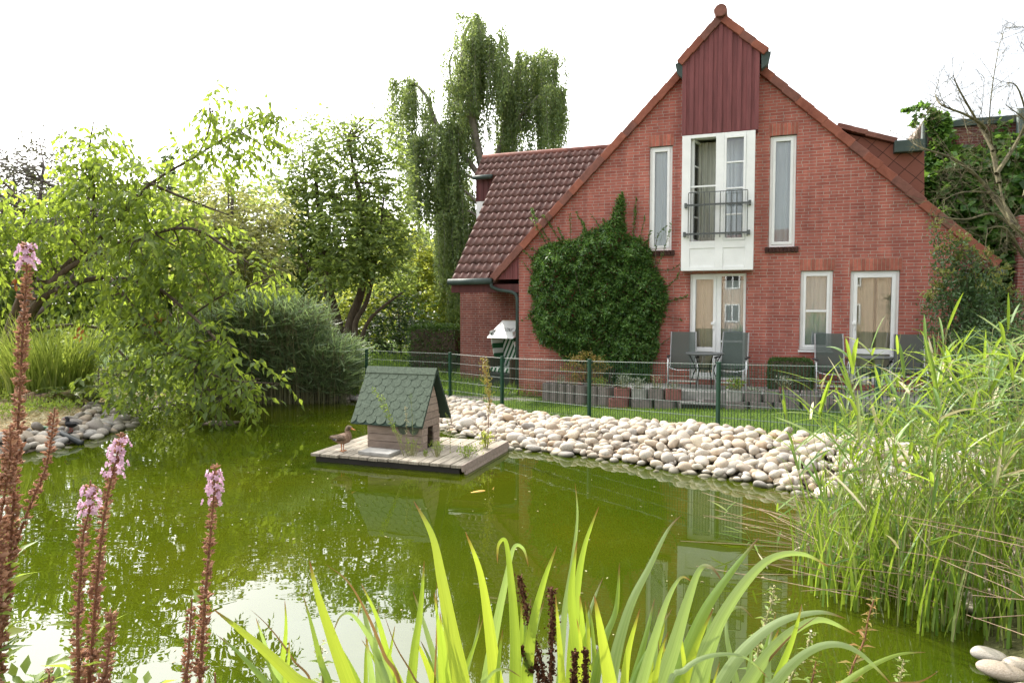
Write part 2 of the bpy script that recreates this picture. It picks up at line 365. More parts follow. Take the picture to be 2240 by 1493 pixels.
M['stonegrey'] = leafmat('silver_leaf', [(.25, .29, .21), (.36, .39, .30), (.44, .45, .36)], (.3, .34, .2), .25, .7)
M['fern'] = leafmat('fern_frond', [(.05, .10, .018), (.10, .16, .025), (.17, .20, .03)], (.34, .44, .05), .4)
M['deadleaf'] = leafmat('withered_leaf', [(.30, .09, .03), (.38, .14, .05), (.42, .20, .08)], (.45, .16, .05), .4)
# ================================================================== camera, sky, sun
cam = bpy.data.cameras.new('camera'); camo = bpy.data.objects.new('camera', cam); COL.objects.link(camo)
camo.location = (0, 0, CAMZ); camo.rotation_euler = (math.pi / 2 - PITCH, 0, 0)
cam.sensor_width = 36; cam.lens = 36 * FPX / 2240; cam.clip_start = 0.05; cam.clip_end = 1500
S.camera = camo
SUN_EL, SUN_AZ = R(41), R(-38)
w = bpy.data.worlds.new('World'); S.world = w; w.use_nodes = True
nt = w.node_tree; nt.nodes.clear()
wo = nt.nodes.new('ShaderNodeOutputWorld'); bg = nt.nodes.new('ShaderNodeBackground'); sky = nt.nodes.new('ShaderNodeTexSky')
sky.sky_type = 'NISHITA'; sky.sun_disc = False; sky.sun_elevation = SUN_EL; sky.sun_rotation = SUN_AZ
sky.dust_density = 3.0; sky.air_density = 1.0; sky.ozone_density = 1.0
tcw = nt.nodes.new('ShaderNodeTexCoord'); nzw = nt.nodes.new('ShaderNodeTexNoise'); nzw.inputs['Scale'].default_value = 2.2; nzw.inputs['Detail'].default_value = 6
mpw = nt.nodes.new('ShaderNodeMapping'); mpw.inputs['Scale'].default_value = (1, 1, 2.5)
nt.links.new(tcw.outputs['Generated'], mpw.inputs[0]); nt.links.new(mpw.outputs[0], nzw.inputs['Vector'])
crw = nt.nodes.new('ShaderNodeValToRGB'); crw.color_ramp.elements[0].position = .3; crw.color_ramp.elements[1].position = .62
crw.color_ramp.elements[0].color = (.55, .55, .55, 1); crw.color_ramp.elements[1].color = (.92, .92, .92, 1)
nt.links.new(nzw.outputs['Fac'], crw.inputs[0])
# bright haze around the veiled sun
nrmw = nt.nodes.new('ShaderNodeVectorMath'); nrmw.operation = 'NORMALIZE'; nt.links.new(tcw.outputs['Generated'], nrmw.inputs[0])
dtw = nt.nodes.new('ShaderNodeVectorMath'); dtw.operation = 'DOT_PRODUCT'; nt.links.new(nrmw.outputs[0], dtw.inputs[0])
dtw.inputs[1].default_value = (math.sin(SUN_AZ) * math.cos(SUN_EL), math.cos(SUN_AZ) * math.cos(SUN_EL), math.sin(SUN_EL))
mrw = nt.nodes.new('ShaderNodeMapRange'); mrw.inputs[1].default_value = -.2; mrw.inputs[2].default_value = 1; mrw.inputs[3].default_value = 0; mrw.inputs[4].default_value = 1; nt.links.new(dtw.outputs['Value'], mrw.inputs[0])
pww = nt.nodes.new('ShaderNodeMath'); pww.operation = 'POWER'; pww.inputs[1].default_value = 4.0; nt.links.new(mrw.outputs[0], pww.inputs[0])
mlw = nt.nodes.new('ShaderNodeMath'); mlw.operation = 'MULTIPLY_ADD'; mlw.inputs[1].default_value = 32.0; mlw.inputs[2].default_value = 6.3; nt.links.new(pww.outputs[0], mlw.inputs[0])
vcw = nt.nodes.new('ShaderNodeVectorMath'); vcw.operation = 'SCALE'; vcw.inputs[0].default_value = (1.0, 1.0, .99); nt.links.new(mlw.outputs[0], vcw.inputs['Scale'])
mxw = nt.nodes.new('ShaderNodeMixRGB'); nt.links.new(crw.outputs[0], mxw.inputs[0]); nt.links.new(sky.outputs[0], mxw.inputs[1])
nt.links.new(vcw.outputs[0], mxw.inputs[2])      # thin white high cloud
nt.links.new(mxw.outputs[0], bg.inputs[0]); bg.inputs[1].default_value = 0.11
nt.links.new(bg.outputs[0], wo.inputs[0])
sl = bpy.data.lights.new('sun', 'SUN'); so = bpy.data.objects.new('sun', sl); COL.objects.link(so)
sl.energy = 2.8; sl.angle = R(0.5); sl.color = (1.0, .93, .82)
SD = Vector((-math.sin(SUN_AZ) * math.cos(SUN_EL), -math.cos(SUN_AZ) * math.cos(SUN_EL), -math.sin(SUN_EL)))
so.rotation_euler = SD.to_track_quat('-Z', 'Y').to_euler(); so.location = (-20, 30, 40)
S.view_settings.view_transform = 'Standard'; S.view_settings.look = 'None'; S.view_settings.gamma = 1; S.view_settings.use_curve_mapping = False
S.view_settings.exposure = 1.15
S.cycles.use_denoising = True
S.cycles.max_bounces = 8; S.cycles.transparent_max_bounces = 16; S.cycles.diffuse_bounces = 3; S.cycles.glossy_bounces = 3
S.cycles.caustics_reflective = False; S.cycles.caustics_refractive = False
S.cycles.sample_clamp_indirect = 6

# ================================================================== pond outline and ground
g2 = lambda x, y: tuple(G(x, y, 0)[:2])
POND = [(-7.3, 9.5), g2(60, 990), g2(180, 966), g2(235, 948), g2(272, 930), (-7.5, 13.2), (-8.0, 14.2), (-7.2, 14.9), (-5.9, 15.2), (-4.4, 15.5), (-3.3, 15.5), (-2.5, 14.4),
        g2(958, 928), g2(1040, 955), g2(1100, 975), g2(1200, 986), g2(1290, 998), g2(1370, 1008), g2(1450, 1022), g2(1600, 1045), g2(1700, 1062), g2(1850, 1098), g2(2000, 1160), g2(2120, 1260),
        (3.45, 4.9), g2(2140, 1425), (2.75, 3.7), (2.3, 3.0), (1.3, 2.5), (0, 2.35), (-2, 2.4), (-4, 2.7), (-6, 3.5), (-8, 5.2), (-8.5, 7.2)]
PA = np.array(POND); PB_ = np.roll(PA, -1, 0)
def sdist(q):
    """signed distance to the pond edge, positive on land"""
    q = np.atleast_2d(q); best = np.full(len(q), 1e9); ins = np.zeros(len(q), bool)
    for a, b in zip(PA, PB_):
        ab = b - a; t = np.clip(((q - a) @ ab) / (ab @ ab), 0, 1)
        best = np.minimum(best, np.linalg.norm(q - (a + t[:, None] * ab), axis=1))
        c = ((a[1] > q[:, 1]) != (b[1] > q[:, 1]))
        with np.errstate(divide='ignore', invalid='ignore'):
            xx = (b[0] - a[0]) * (q[:, 1] - a[1]) / (b[1] - a[1]) + a[0]
        ins ^= c & (q[:, 0] < xx)
    return np.where(ins, -best, best)
def sstep(a, b, x):
    t = np.clip((x - a) / (b - a), 0, 1); return t * t * (3 - 2 * t)
def hbank(x, y):
    v = (HO[0] - x) * math.sin(TH) + (HO[1] - y) * math.cos(TH)       # metres in front of the gable
    f = .45 + .55 * sstep(1.6, 2.6, v)
    h = .08 + .06 * np.clip(x + .5, 0, 5.5) * f
    h = np.where((x < -4) & (y > 8), .24, h)
    near = 1 - sstep(3.2, 5.2, y + np.where(x > 2, -.35 * (x - 2), 0) * 1.0)
    h = h * (1 - near) + .46 * near
    return h
def hground(x, y):
    d = sdist(np.stack([x, y], 1))
    h = hbank(x, y)
    up = h * sstep(-.05, .95, d)
    dn = -np.minimum(1.1, .55 * np.abs(np.minimum(d, 0)))
    return np.where(d >= 0, up, dn)
def gz(x, y): return float(hground(np.array([x], float), np.array([y], float))[0])

xs = np.concatenate([[-600, -250, -100, -50, -30, -20], np.arange(-15, 14.01, .2), [18, 26, 40, 80, 200, 600]])
ys = np.concatenate([[-600, -200, -60, -20, -8], np.arange(-4, 26.01, .2), [30, 38, 50, 80, 160, 300, 700]])
GX, GY = np.meshgrid(xs, ys)
gx, gy = GX.ravel(), GY.ravel()
gzv = hground(gx, gy)
nx, ny = len(xs), len(ys)
ii, jj = np.meshgrid(np.arange(nx - 1), np.arange(ny - 1)); k = (jj * nx + ii).ravel()
ground = np_mesh('ground', np.stack([gx, gy, gzv], 1), np.stack([k, k + 1, k + nx + 1, k + nx], 1), [], smooth=True)
tag(ground, 'grassy ground with earthy banks around the pond', 'ground', kind='structure')
# what the surface is made of (turf, mulch, gravel, mud), as a vertex attribute
d = sdist(np.stack([gx, gy], 1))
col = np.tile(np.array([.075, .125, .028]), (len(gx), 1))
def setc(mask, c): col[mask] = c
setc((gx < -3) & (gy > 8) & (gy < 22), (.10, .10, .045))
mul = (gx < -5.5) & (gy > 9.0) & (gy < 15.4) & (d > 0); setc(mul, (.44, .34, .20))
setc((d > 0) & (d < .9) & (gy > 7) & ((gx > -5) | (d < .5)), (.20, .17, .14))
setc((d > 0) & (gy < 7.0) & (gx < 3.6), (.085, .09, .04))
vv = (HO[0] - gx) * math.sin(TH) + (HO[1] - gy) * math.cos(TH)
uu = (gx - HO[0]) * math.cos(TH) - (gy - HO[1]) * math.sin(TH)
setc((uu > -3.2) & (uu < .6) & (vv > .35) & (vv < .8) & (d > .7), (.22, .21, .20))
setc(d < 0, (.04, .042, .012))
ca = ground.data.color_attributes.new('surface', 'FLOAT_COLOR', 'POINT')
ca.data.foreach_set('color', np.concatenate([col, np.ones((len(col), 1))], 1).astype(np.float32).ravel())
m, nt, N, L = nodes('ground_mat')
out = N.new('ShaderNodeOutputMaterial'); b = N.new('ShaderNodeBsdfPrincipled'); L.new(b.outputs[0], out.inputs[0]); b.inputs['Roughness'].default_value = .95; b.inputs['Specular IOR Level'].default_value = .1
at = N.new('ShaderNodeAttribute'); at.attribute_name = 'surface'
tc = N.new('ShaderNodeTexCoord'); nz = N.new('ShaderNodeTexNoise'); nz.inputs['Scale'].default_value = 9; nz.inputs['Detail'].default_value = 9; nz.inputs['Roughness'].default_value = .75; L.new(tc.outputs['Object'], nz.inputs['Vector'])
cr = N.new('ShaderNodeValToRGB'); cr.color_ramp.elements[0].position = .3; cr.color_ramp.elements[1].position = .7; cr.color_ramp.elements[0].color = (.45, .43, .4, 1); cr.color_ramp.elements[1].color = (1.45, 1.42, 1.35, 1); L.new(nz.outputs['Fac'], cr.inputs[0])
mu = N.new('ShaderNodeMixRGB'); mu.blend_type = 'MULTIPLY'; mu.inputs[0].default_value = 1; L.new(at.outputs['Color'], mu.inputs[1]); L.new(cr.outputs[0], mu.inputs[2]); L.new(mu.outputs[0], b.inputs['Base Color'])
n2 = N.new('ShaderNodeTexNoise'); n2.inputs['Scale'].default_value = 45; n2.inputs['Detail'].default_value = 5; L.new(tc.outputs['Object'], n2.inputs['Vector'])
bp = N.new('ShaderNodeBump'); bp.inputs['Strength'].default_value = .9; bp.inputs['Distance'].default_value = .03; L.new(n2.outputs['Fac'], bp.inputs['Height']); L.new(bp.outputs[0], b.inputs['Normal'])
ground.data.materials.append(m)

# water: a murky sheet a little larger than the pond, hidden in the banks
m, nt, N, L = nodes('pond_water')
out = N.new('ShaderNodeOutputMaterial'); df = N.new('ShaderNodeBsdfDiffuse'); tr = N.new('ShaderNodeBsdfTransparent'); gl = N.new('ShaderNodeBsdfGlossy')
gl.inputs['Roughness'].default_value = 0.0; tr.inputs[0].default_value = (.75, .80, .25, 1)
tc = N.new('ShaderNodeTexCoord')
n0 = N.new('ShaderNodeTexNoise'); n0.inputs['Scale'].default_value = .45; n0.inputs['Detail'].default_value = 3; L.new(tc.outputs['Object'], n0.inputs['Vector'])
c0 = N.new('ShaderNodeValToRGB'); c0.color_ramp.elements[0].color = (.035, .056, .002, 1); c0.color_ramp.elements[1].color = (.060, .071, .003, 1); c0.color_ramp.elements[0].position = .35; c0.color_ramp.elements[1].position = .7
L.new(n0.outputs['Fac'], c0.inputs[0]); L.new(c0.outputs[0], df.inputs[0])
m1 = N.new('ShaderNodeMixShader'); m1.inputs[0].default_value = .80; L.new(tr.outputs[0], m1.inputs[1]); L.new(df.outputs[0], m1.inputs[2])
fr = N.new('ShaderNodeFresnel'); fr.inputs[0].default_value = 1.68
mp = N.new('ShaderNodeMapping'); mp.inputs['Scale'].default_value = (.6, 1.5, 1); mp.inputs['Rotation'].default_value = (0, 0, R(-20)); L.new(tc.outputs['Object'], mp.inputs[0])
na = N.new('ShaderNodeTexNoise'); na.inputs['Scale'].default_value = 3.2; na.inputs['Detail'].default_value = 1.5; na.inputs['Distortion'].default_value = .6; L.new(mp.outputs[0], na.inputs['Vector'])
nb = N.new('ShaderNodeTexNoise'); nb.inputs['Scale'].default_value = .35; nb.inputs['Detail'].default_value = 1; L.new(tc.outputs['Object'], nb.inputs['Vector'])
sx = N.new('ShaderNodeSeparateXYZ'); L.new(tc.outputs['Object'], sx.inputs[0])
# calmer towards the house side, livelier on the open left part
mr = N.new('ShaderNodeMapRange'); mr.inputs[1].default_value = -4; mr.inputs[2].default_value = 1.5; mr.inputs[3].default_value = 1.0; mr.inputs[4].default_value = .22; L.new(sx.outputs[0], mr.inputs[0])
mm = N.new('ShaderNodeMath'); mm.operation = 'MULTIPLY'; L.new(mr.outputs[0], mm.inputs[0]); L.new(nb.outputs['Fac'], mm.inputs[1])
m3 = N.new('ShaderNodeMath'); m3.operation = 'MULTIPLY'; L.new(mm.outputs[0], m3.inputs[0]); m3.inputs[1].default_value = .11
bp = N.new('ShaderNodeBump'); bp.inputs['Distance'].default_value = .03; L.new(m3.outputs[0], bp.inputs['Strength']); L.new(na.outputs['Fac'], bp.inputs['Height'])
L.new(bp.outputs[0], gl.inputs['Normal']); L.new(bp.outputs[0], fr.inputs['Normal'])
m2 = N.new('ShaderNodeMixShader'); L.new(fr.outputs[0], m2.inputs[0]); L.new(m1.outputs[0], m2.inputs[1]); L.new(gl.outputs[0], m2.inputs[2]); L.new(m2.outputs[0], out.inputs[0])
cen = PA.mean(0)
outer = []
for i in range(len(PA)):
    t = PB_[i] - PA[i - 1]; nn = np.array([t[1], -t[0]]); nn /= np.linalg.norm(nn)
    if sdist((PA[i] + nn * .1)[None])[0] < 0: nn = -nn
    outer.append(PA[i] + nn * .12)
wt = MB()
tri = tessellate_polygon([[Vector((p[0], p[1], 0)) for p in outer]])
wt.add([(p[0], p[1], 0.0) for p in outer], [t for t in tri])
water = wt.build('water', m)
me = water.data
import bmesh
bm = bmesh.new(); bm.from_mesh(me); bmesh.ops.recalc_face_normals(bm, faces=bm.faces)
if sum(f.normal.z for f in bm.faces) < 0: bmesh.ops.reverse_faces(bm, faces=bm.faces)
bm.to_mesh(me); bm.free()
tag(water, 'still murky green water of the garden pond', 'water', kind='structure')

# ================================================================== the gabled brick house
house = empty('brick_house', HO, -TH)
tag(house, 'red brick gabled house with white bay window and tiled side roof', 'house')
def line(a, b):
    s = (b[1] - a[1]) / (b[0] - a[0]); return lambda u: a[1] + (u - a[0]) * s
LB, LT = F(1072, 603, -.08), F(1482, 155, -.08)
RB, RT = F(2192, 572, -.08), F(1668, 140, -.08)
lL, lR = line(LB, LT), line(RB, RT)
sL = (LT[1] - LB[1]) / (LT[0] - LB[0]); sR = (RT[1] - RB[1]) / (RT[0] - RB[0])
uA = (RB[1] - LB[1] + sL * LB[0] - sR * RB[0]) / (sL - sR); zA = lL(uA)
uR = F(2100, 600)[0]
ZB = -.15
def rect(x0, x1, y0, y1, y=0.0):
    ym, xm = (y0 + y1) / 2, (x0 + x1) / 2
    return F(x0, ym, y)[0], F(x1, ym, y)[0], F(xm, y1, y)[1], F(xm, y0, y)[1]
WL = rect(1420, 1470, 320, 548); WR = rect(1683, 1741, 296, 540)
DL = rect(1508, 1631, 598, 831); WM = rect(1750, 1821, 592, 766); DR = rect(1858, 1966, 592, 842)
BY = -.30
BF = rect(1491, 1650, 291, 591, BY)
HOLES = [WL, WR, DL, WM, DR, (BF[0] + .14, BF[1] - .14, BF[2] + .62, BF[3] + .0)]
outerp = [(0, ZB), (uR, ZB), (uR, lR(uR) - .1), (uA, zA - .1), (0, lL(0) - .1)]
polys = [[Vector((p[0], p[1], 0)) for p in outerp]]
for h in HOLES: polys.append([Vector((h[0], h[2], 0)), Vector((h[0], h[3], 0)), Vector((h[1], h[3], 0)), Vector((h[1], h[2], 0))])
flat = [q for p in polys for q in p]
tris = tessellate_polygon(polys)
g = MB(); g.add([(q.x, 0, q.y) for q in flat], [])
for t in tris:
    a, b_, c_ = [flat[i] for i in t]
    cr_ = (b_.x - a.x) * (c_.y - a.y) - (b_.y - a.y) * (c_.x - a.x)
    g.f.append(tuple(t) if cr_ > 0 else (t[0], t[2], t[1])); g.m.append(0)
for h in HOLES:
    u0, u1, z0, z1 = h; q = .13
    g.add([(u0, 0, z0), (u1, 0, z0), (u1, 0, z1), (u0, 0, z1), (u0, q, z0), (u1, q, z0), (u1, q, z1), (u0, q, z1)],
          [(0, 1, 5, 4), (1, 2, 6, 5), (2, 3, 7, 6), (3, 0, 4, 7)])
g.add([(0, 0, ZB), (0, 9, ZB), (0, 9, 2.6), (0, 0, lL(0) - .1)], [(0, 1, 2, 3)])
g.add([(uR, 0, ZB), (uR, 9, ZB), (uR, 9, lR(uR) - .1), (uR, 0, lR(uR) - .1)], [(0, 3, 2, 1)])
g.build('gable_wall', M['brick'], house)

# roof slabs and verge tiles
T = .15
rf = MB()
hl = T * math.sqrt(1 + sL * sL)
rf.prism([(LB[0], LB[1]), (uA, zA), (RB[0], RB[1]), (RB[0], RB[1] - hl), (uA, zA - hl), (LB[0], LB[1] - hl)], .02, 9.4)
rf.build('roof', M['tile'], house)
def verge(mb, a, b, y0, y1, n=None, hgt=.165, mats=(0, 1, 0, 0, 1, 0), seed=0):
    a = np.array(a); b = np.array(b); Ln = np.linalg.norm(b - a); n = n or int(round(Ln / .335)); dv = (b - a) / Ln
    pn = np.array([-dv[1], dv[0]]); pn = pn if pn[1] > 0 else -pn
    ang = math.atan2(dv[1], dv[0]); rr = random.Random(seed)
    for i in range(n):
        s0 = Ln * i / n; Lt = Ln / n * 1.06
        c = a + dv * (s0 + Lt / 2) - pn * (hgt / 2) + pn * .01 * rr.random()
        tilt = -math.copysign(.045, dv[0]) * (1 if True else 0)
        rot = Matrix.Rotation(-(ang) , 3, 'Y') @ Matrix.Rotation(tilt * (1 if dv[0] > 0 else -1), 3, 'Y')
        mb.box((c[0], (y0 + y1) / 2 + .004 * (i % 2), c[1]), (Lt, y1 - y0, hgt), mats[rr.randrange(len(mats))], rot)
for a_, b_, sd_ in ((LB, LT, 3), (RB, RT, 5)):
    vg = MB(); verge(vg, a_, b_, -.10, .05, seed=sd_); vg.build('verge_tiles', [M['tile_or'], M['tile_dk']], house, bevel=.012)
# red boarded triangles at the two eaves
cl = MB()
zl = F(1100, 611)[1]; zr = F(2140, 588)[1]; uRR = F(2183, 588)[0]; uLL = F(1078, 600)[0]
cl.prism([(uLL, zl), (-.003, zl), (-.003, lL(0) - .17), (uLL, max(zl + .02, lL(uLL) - .17))], .0, .06)
for q in range(1, 6):
    u = uLL + (0 - uLL) * q / 5.5
    cl.bb(u - .025, u + .025, -.018, -.002, zl + .005, lL(u) - .19)
cl.build('eave_boarding', M['clad'], house); cl = MB()
cl.prism([(uR + .003, zr), (uRR, zr), (uRR, max(zr + .02, lR(uRR) - .17)), (uR + .003, lR(uR) - .17)], .0, .06)
for q in range(1, 6):
    u = uR + (uRR - uR) * q / 5.5
    cl.bb(u - .025, u + .025, -.018, -.002, zr + .005, lR(u) - .19)
cl.build('eave_boarding', M['clad'], house)
so_ = MB(); so_.bb(uR + .003, uRR, .07, 9, zr + .0, zr + .05); so_.bb(uR + .003, uRR, 9.0, 9.06, zr, zr + .5)
so_.build('soffit', M['clad2'], house)
ge = MB(); ge.tube([HWl for HWl in [(RB[0] + .02, -.12, RB[1] - .2), (RB[0] + .02, 9, RB[1] - .2)]], .07, 8)
ge.build('eave_gutter', M['gutter'], house, smooth=True)

# soldier courses
sc = MB()
def soldiers(u0, u1, z0, z1):
    n = int(round((u1 - u0) / .0735)); wdt = (u1 - u0) / n
    sc.bb(u0, u1, -.001, .05, z0, z1, 1)
    for i in range(n):
        sc.bb(u0 + wdt * i + .005, u0 + wdt * (i + 1) - .005, -.007, .03, z0 + .004, z1 - .004, 0)
for h, ytop in ((WL, 292), (WR, 267), (WM, 564), (DR, 562)):
    zt = F(1120 + 600, ytop)[1]
    um = (h[0] + h[1]) / 2
    hh = .24
    sc = MB(); soldiers(h[0] - .03, h[1] + .03, h[3], h[3] + hh); sc.build('soldier_course', [M['soldier'], M['mortar']], house)
for h in (WL, WR):
    si = MB(); n = int(round((h[1] - h[0] + .14) / .075)); u0 = h[0] - .07; wdt = (h[1] - h[0] + .14) / n
    for i in range(n):
        si.bb(u0 + wdt * i + .004, u0 + wdt * (i + 1) - .004, -.06, .10, h[2] - .11, h[2] - .002)
    si.build('brick_sill', M['sill'], house, bevel=.006)

def frame(mb, u0, u1, z0, z1, y0, y1, w, mi=0, wb=None):
    wb = wb or w
    mb.bb(u0, u0 + w, y0, y1, z0, z1, mi); mb.bb(u1 - w, u1, y0, y1, z0, z1, mi)
    mb.bb(u0 + w, u1 - w, y0, y1, z1 - w, z1, mi); mb.bb(u0 + w, u1 - w, y0, y1, z0, z0 + wb, mi)
def pane(u0, u1, z0, z1, y, parent, name='pane'):
    mb = MB(); mb.bb(u0, u1, y, y + .012, z0, z1); return mb.build(name, M['glass'], parent)
def curtain(u0, u1, z0, z1, y, parent, mat, amp=.018, per=.09, name='curtain'):
    n = max(8, int((u1 - u0) / .012)); mb = MB(); vs = []
    for i in range(n + 1):
        u = u0 + (u1 - u0) * i / n
        o = amp * math.sin(2 * math.pi * (u + .03 * math.sin(u * 23)) / per)
        vs += [(u, y + o, z0), (u, y + o * .6, z1)]
    fs = [(2 * i, 2 * i + 2, 2 * i + 3, 2 * i + 1) for i in range(n)]
    mb.add(vs, fs); return mb.build(name, mat, parent, smooth=True)
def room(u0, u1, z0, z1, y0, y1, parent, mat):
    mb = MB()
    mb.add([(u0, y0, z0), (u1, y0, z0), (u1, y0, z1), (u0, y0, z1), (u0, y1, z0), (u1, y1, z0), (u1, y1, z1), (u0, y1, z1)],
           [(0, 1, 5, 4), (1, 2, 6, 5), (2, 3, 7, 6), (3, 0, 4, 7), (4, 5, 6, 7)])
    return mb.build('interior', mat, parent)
# two tall narrow upper windows
for h in (WL, WR):
    u0, u1, z0, z1 = h; mb = MB(); e = .004
    frame(mb, u0 + e, u1 - e, z0 + e, z1 - e, .05, .12, .05); frame(mb, u0 + .055, u1 - .055, z0 + .055, z1 - .055, .035, .11, .055)
    wn = mb.build('narrow_window', M['white'], house, bevel=.004)
    pane(u0 + .10, u1 - .10, z0 + .10, z1 - .10, .075, wn)
    curtain(u0 + .04, u1 - .04, z0 + .04, z1 - .04, .15, wn, M['curtain'])
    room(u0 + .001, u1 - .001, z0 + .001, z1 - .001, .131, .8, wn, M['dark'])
# ground-floor window with one bar
u0, u1, z0, z1 = WM; mb = MB()
frame(mb, u0 + .004, u1 - .004, z0 + .004, z1 - .004, .05, .12, .05); frame(mb, u0 + .055, u1 - .055, z0 + .055, z1 - .055, .035, .11, .05)
zb = F(1786, 680)[1]; mb.bb(u0 + .105, u1 - .105, .045, .10, zb - .022, zb + .022)
wn = mb.build('casement_window', M['white'], house, bevel=.004)
pane(u0 + .10, u1 - .10, z0 + .10, z1 - .10, .070, wn)
curtain(u0 + .04, u1 - .04, z0 + .04, z1 - .04, .15, wn, M['curtain'])
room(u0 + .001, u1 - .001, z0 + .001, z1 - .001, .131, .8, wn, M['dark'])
mb = MB(); mb.bb(u0 - .02, u1 + .02, -.05, .05, z0 - .035, z0 + .0); mb.build('sill', M['white'], wn)
# single terrace door (right)
def door_handle(u, z, y, parent):
    hb = MB(); hb.bb(u - .018, u + .018, y - .015, y, z - .09, z + .09); hb.bb(u - .05, u + .02, y - .055, y - .016, z + .02, z + .075); hb.bb(u - .013, u + .013, y - .03, y - .016, z - .07, z - .02)
    hb.build('handle', M['white'], parent, bevel=.006)
u0, u1, z0, z1 = DR; mb = MB()
frame(mb, u0 + .004, u1 - .004, z0 + .004, z1 - .004, .05, .12, .055)
ul, ur = F(1869, 700)[0], F(1956, 700)[0]
frame(mb, u0 + .06, u1 - .06, z0 + .06, z1 - .06, .03, .11, .07, wb=.10)
zm = F(1910, 769)[1]; mb.bb(u0 + .13, u1 - .13, .035, .105, zm - .05, zm + .05)
dr = mb.build('terrace_door', M['white'], house, bevel=.004); dr['label'] = 'single white terrace door with a warm curtain'
pane(u0 + .125, u1 - .125, zm + .045, z1 - .125, .07, dr); pane(u0 + .125, u1 - .125, z0 + .155, zm - .045, .07, dr)
um = u0 + (u1 - u0) * .56
curtain(u0 + .05, um - .03, z0 + .05, z1 - .05, .22, dr, M['curtain_w'], .03, .16); curtain(um + .02, u1 - .05, z0 + .05, z1 - .05, .24, dr, M['curtain_w'], .03, .16)
room(u0 + .001, u1 - .001, z0 + .001, z1 - .001, .131, .9, dr, M['inwall'])
door_handle(u0 + .10, F(1867, 712)[1], .03, dr)
# double terrace door (left)
u0, u1, z0, z1 = DL; mb = MB()
frame(mb, u0 + .004, u1 - .004, z0 + .004, z1 - .004, .05, .12, .05)
ua, ub = F(1566, 700)[0], F(1577, 700)[0]
mb.bb(ua, ub, .045, .12, z0 + .055, z1 - .055)
frame(mb, u0 + .056, ua - .001, z0 + .056, z1 - .056, .03, .11, .062, wb=.09)
zm = F(1540, 764)[1]; mb.bb(u0 + .119, ua - .064, .035, .105, zm - .045, zm + .045)
zn = F(1600, 747)[1]; mb.bb(ub + .002, u1 - .056, .055, .11, zn - .02, zn + .02)
dl = mb.build('terrace_door', M['white'], house, bevel=.004); dl['label'] = 'double white terrace door below the bay'
pane(u0 + .115, ua - .06, zm + .04, z1 - .115, .07, dl); pane(u0 + .115, ua - .06, z0 + .14, zm - .04, .07, dl); pane(ub, u1 - .05, z0 + .05, z1 - .05, .08, dl)
curtain(u0 + .05, ua, z0 + .05, z1 - .05, .22, dl, M['curtain_w'], .025, .13)
curtain(ub + .02, u1 - .04, z0 + .05, z1 - .14, .22, dl, M['curtain'], .02, .10)
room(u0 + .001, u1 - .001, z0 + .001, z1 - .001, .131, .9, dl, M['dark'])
door_handle(ua - .05, F(1560, 712)[1], .03, dl)

# bay: white window box below, red boards above
u0, u1, z0, z1 = BF
by = MB()
fl = (F(1510, 420, BY)[0], F(1565, 420, BY)[0]); fr_ = (F(1583, 420, BY)[0], F(1631, 420, BY)[0])
zt, zbt = F(1540, 301, BY)[1], F(1540, 527, BY)[1]
zt2 = F(1607, 297, BY)[1]; zp1, zp0 = F(1540, 543, BY)[1], F(1540, 583, BY)[1]
y0, y1 = BY, BY + .08
by.bb(u0, fl[0], y0, y1, z0, z1); by.bb(fr_[1], u1, y0, y1, z0, z1)
by.bb(fl[1], fr_[0], y0, y1, z0, z1)
by.bb(fl[0], fl[1], y0, y1, zt, z1); by.bb(fr_[0], fr_[1], y0, y1, zt, z1)
by.bb(fl[0], fl[1], y0, y1, zp1, zbt); by.bb(fr_[0], fr_[1], y0, y1, zp1, zbt)
by.bb(fl[0], fl[1], y0, y1, z0, zp0); by.bb(fr_[0], fr_[1], y0, y1, z0, zp0)
by.bb(fl[0], fl[1], y0 + .015, y1, zp0, zp1); by.bb(fr_[0], fr_[1], y0 + .015, y1, zp0, zp1)
by.bb(u0, u0 + .05, y1, 0, z0, z1); by.bb(u1 - .05, u1, y1, 0, z0, z1); by.bb(u0 + .05, u1 - .05, y1, 0, z0, z0 + .06); by.bb(u0 + .05, u1 - .05, y1, 0, z1 - .05, z1)
bay = by.build('bay_window', M['white'], house, bevel=.005)
# right sash closed with three bars, left sash swung into the room
mb = MB(); frame(mb, fr_[0] + .003, fr_[1] - .003, zbt + .003, zt - .003, y0 - .012, y0 + .05, .045)
for yy in (354, 411, 468):
    zz = F(1607, yy, BY)[1]; mb.bb(fr_[0] + .048, fr_[1] - .048, y0, y0 + .03, zz - .016, zz + .016)
sash = mb.build('sash', M['white'], bay, bevel=.003)
pane(fr_[0] + .04, fr_[1] - .04, zbt + .04, zt - .04, y0 + .035, bay)
mb = MB(); wl = fl[1] - fl[0] - .02
frame(mb, 0, wl, zbt + .003, zt - .003, -.03, .03, .045)
for k_ in (.25, .5, .75): mb.bb(.045, wl - .045, -.012, .012, zbt + (zt - zbt) * k_ - .014, zbt + (zt - zbt) * k_ + .014)
mb.bb(.04, wl - .04, -.004, .004, zbt + .045, zt - .045, 1)
os_ = mb.build('open_sash', [M['white'], M['glass']], bay); os_.location = (fl[0] + .03, y1 + .02, 0); os_.rotation_euler = (0, 0, R(74))
mb = MB(); zz = F(1537, 407, BY)[1]; mb.bb(fl[0], fl[1], y0 + .02, y0 + .045, zz - .016, zz + .016); mb.build('glazing_bar', M['white'], bay)
curtain(fl[0] + .06, fl[1] + .12, zbt + .02, zt - .01, .12, bay, M['curtain_d'], .03, .12)
curtain(fr_[0] - .05, fr_[1] + .05, zbt + .02, zt - .02, .10, bay, M['curtain'], .02, .10)
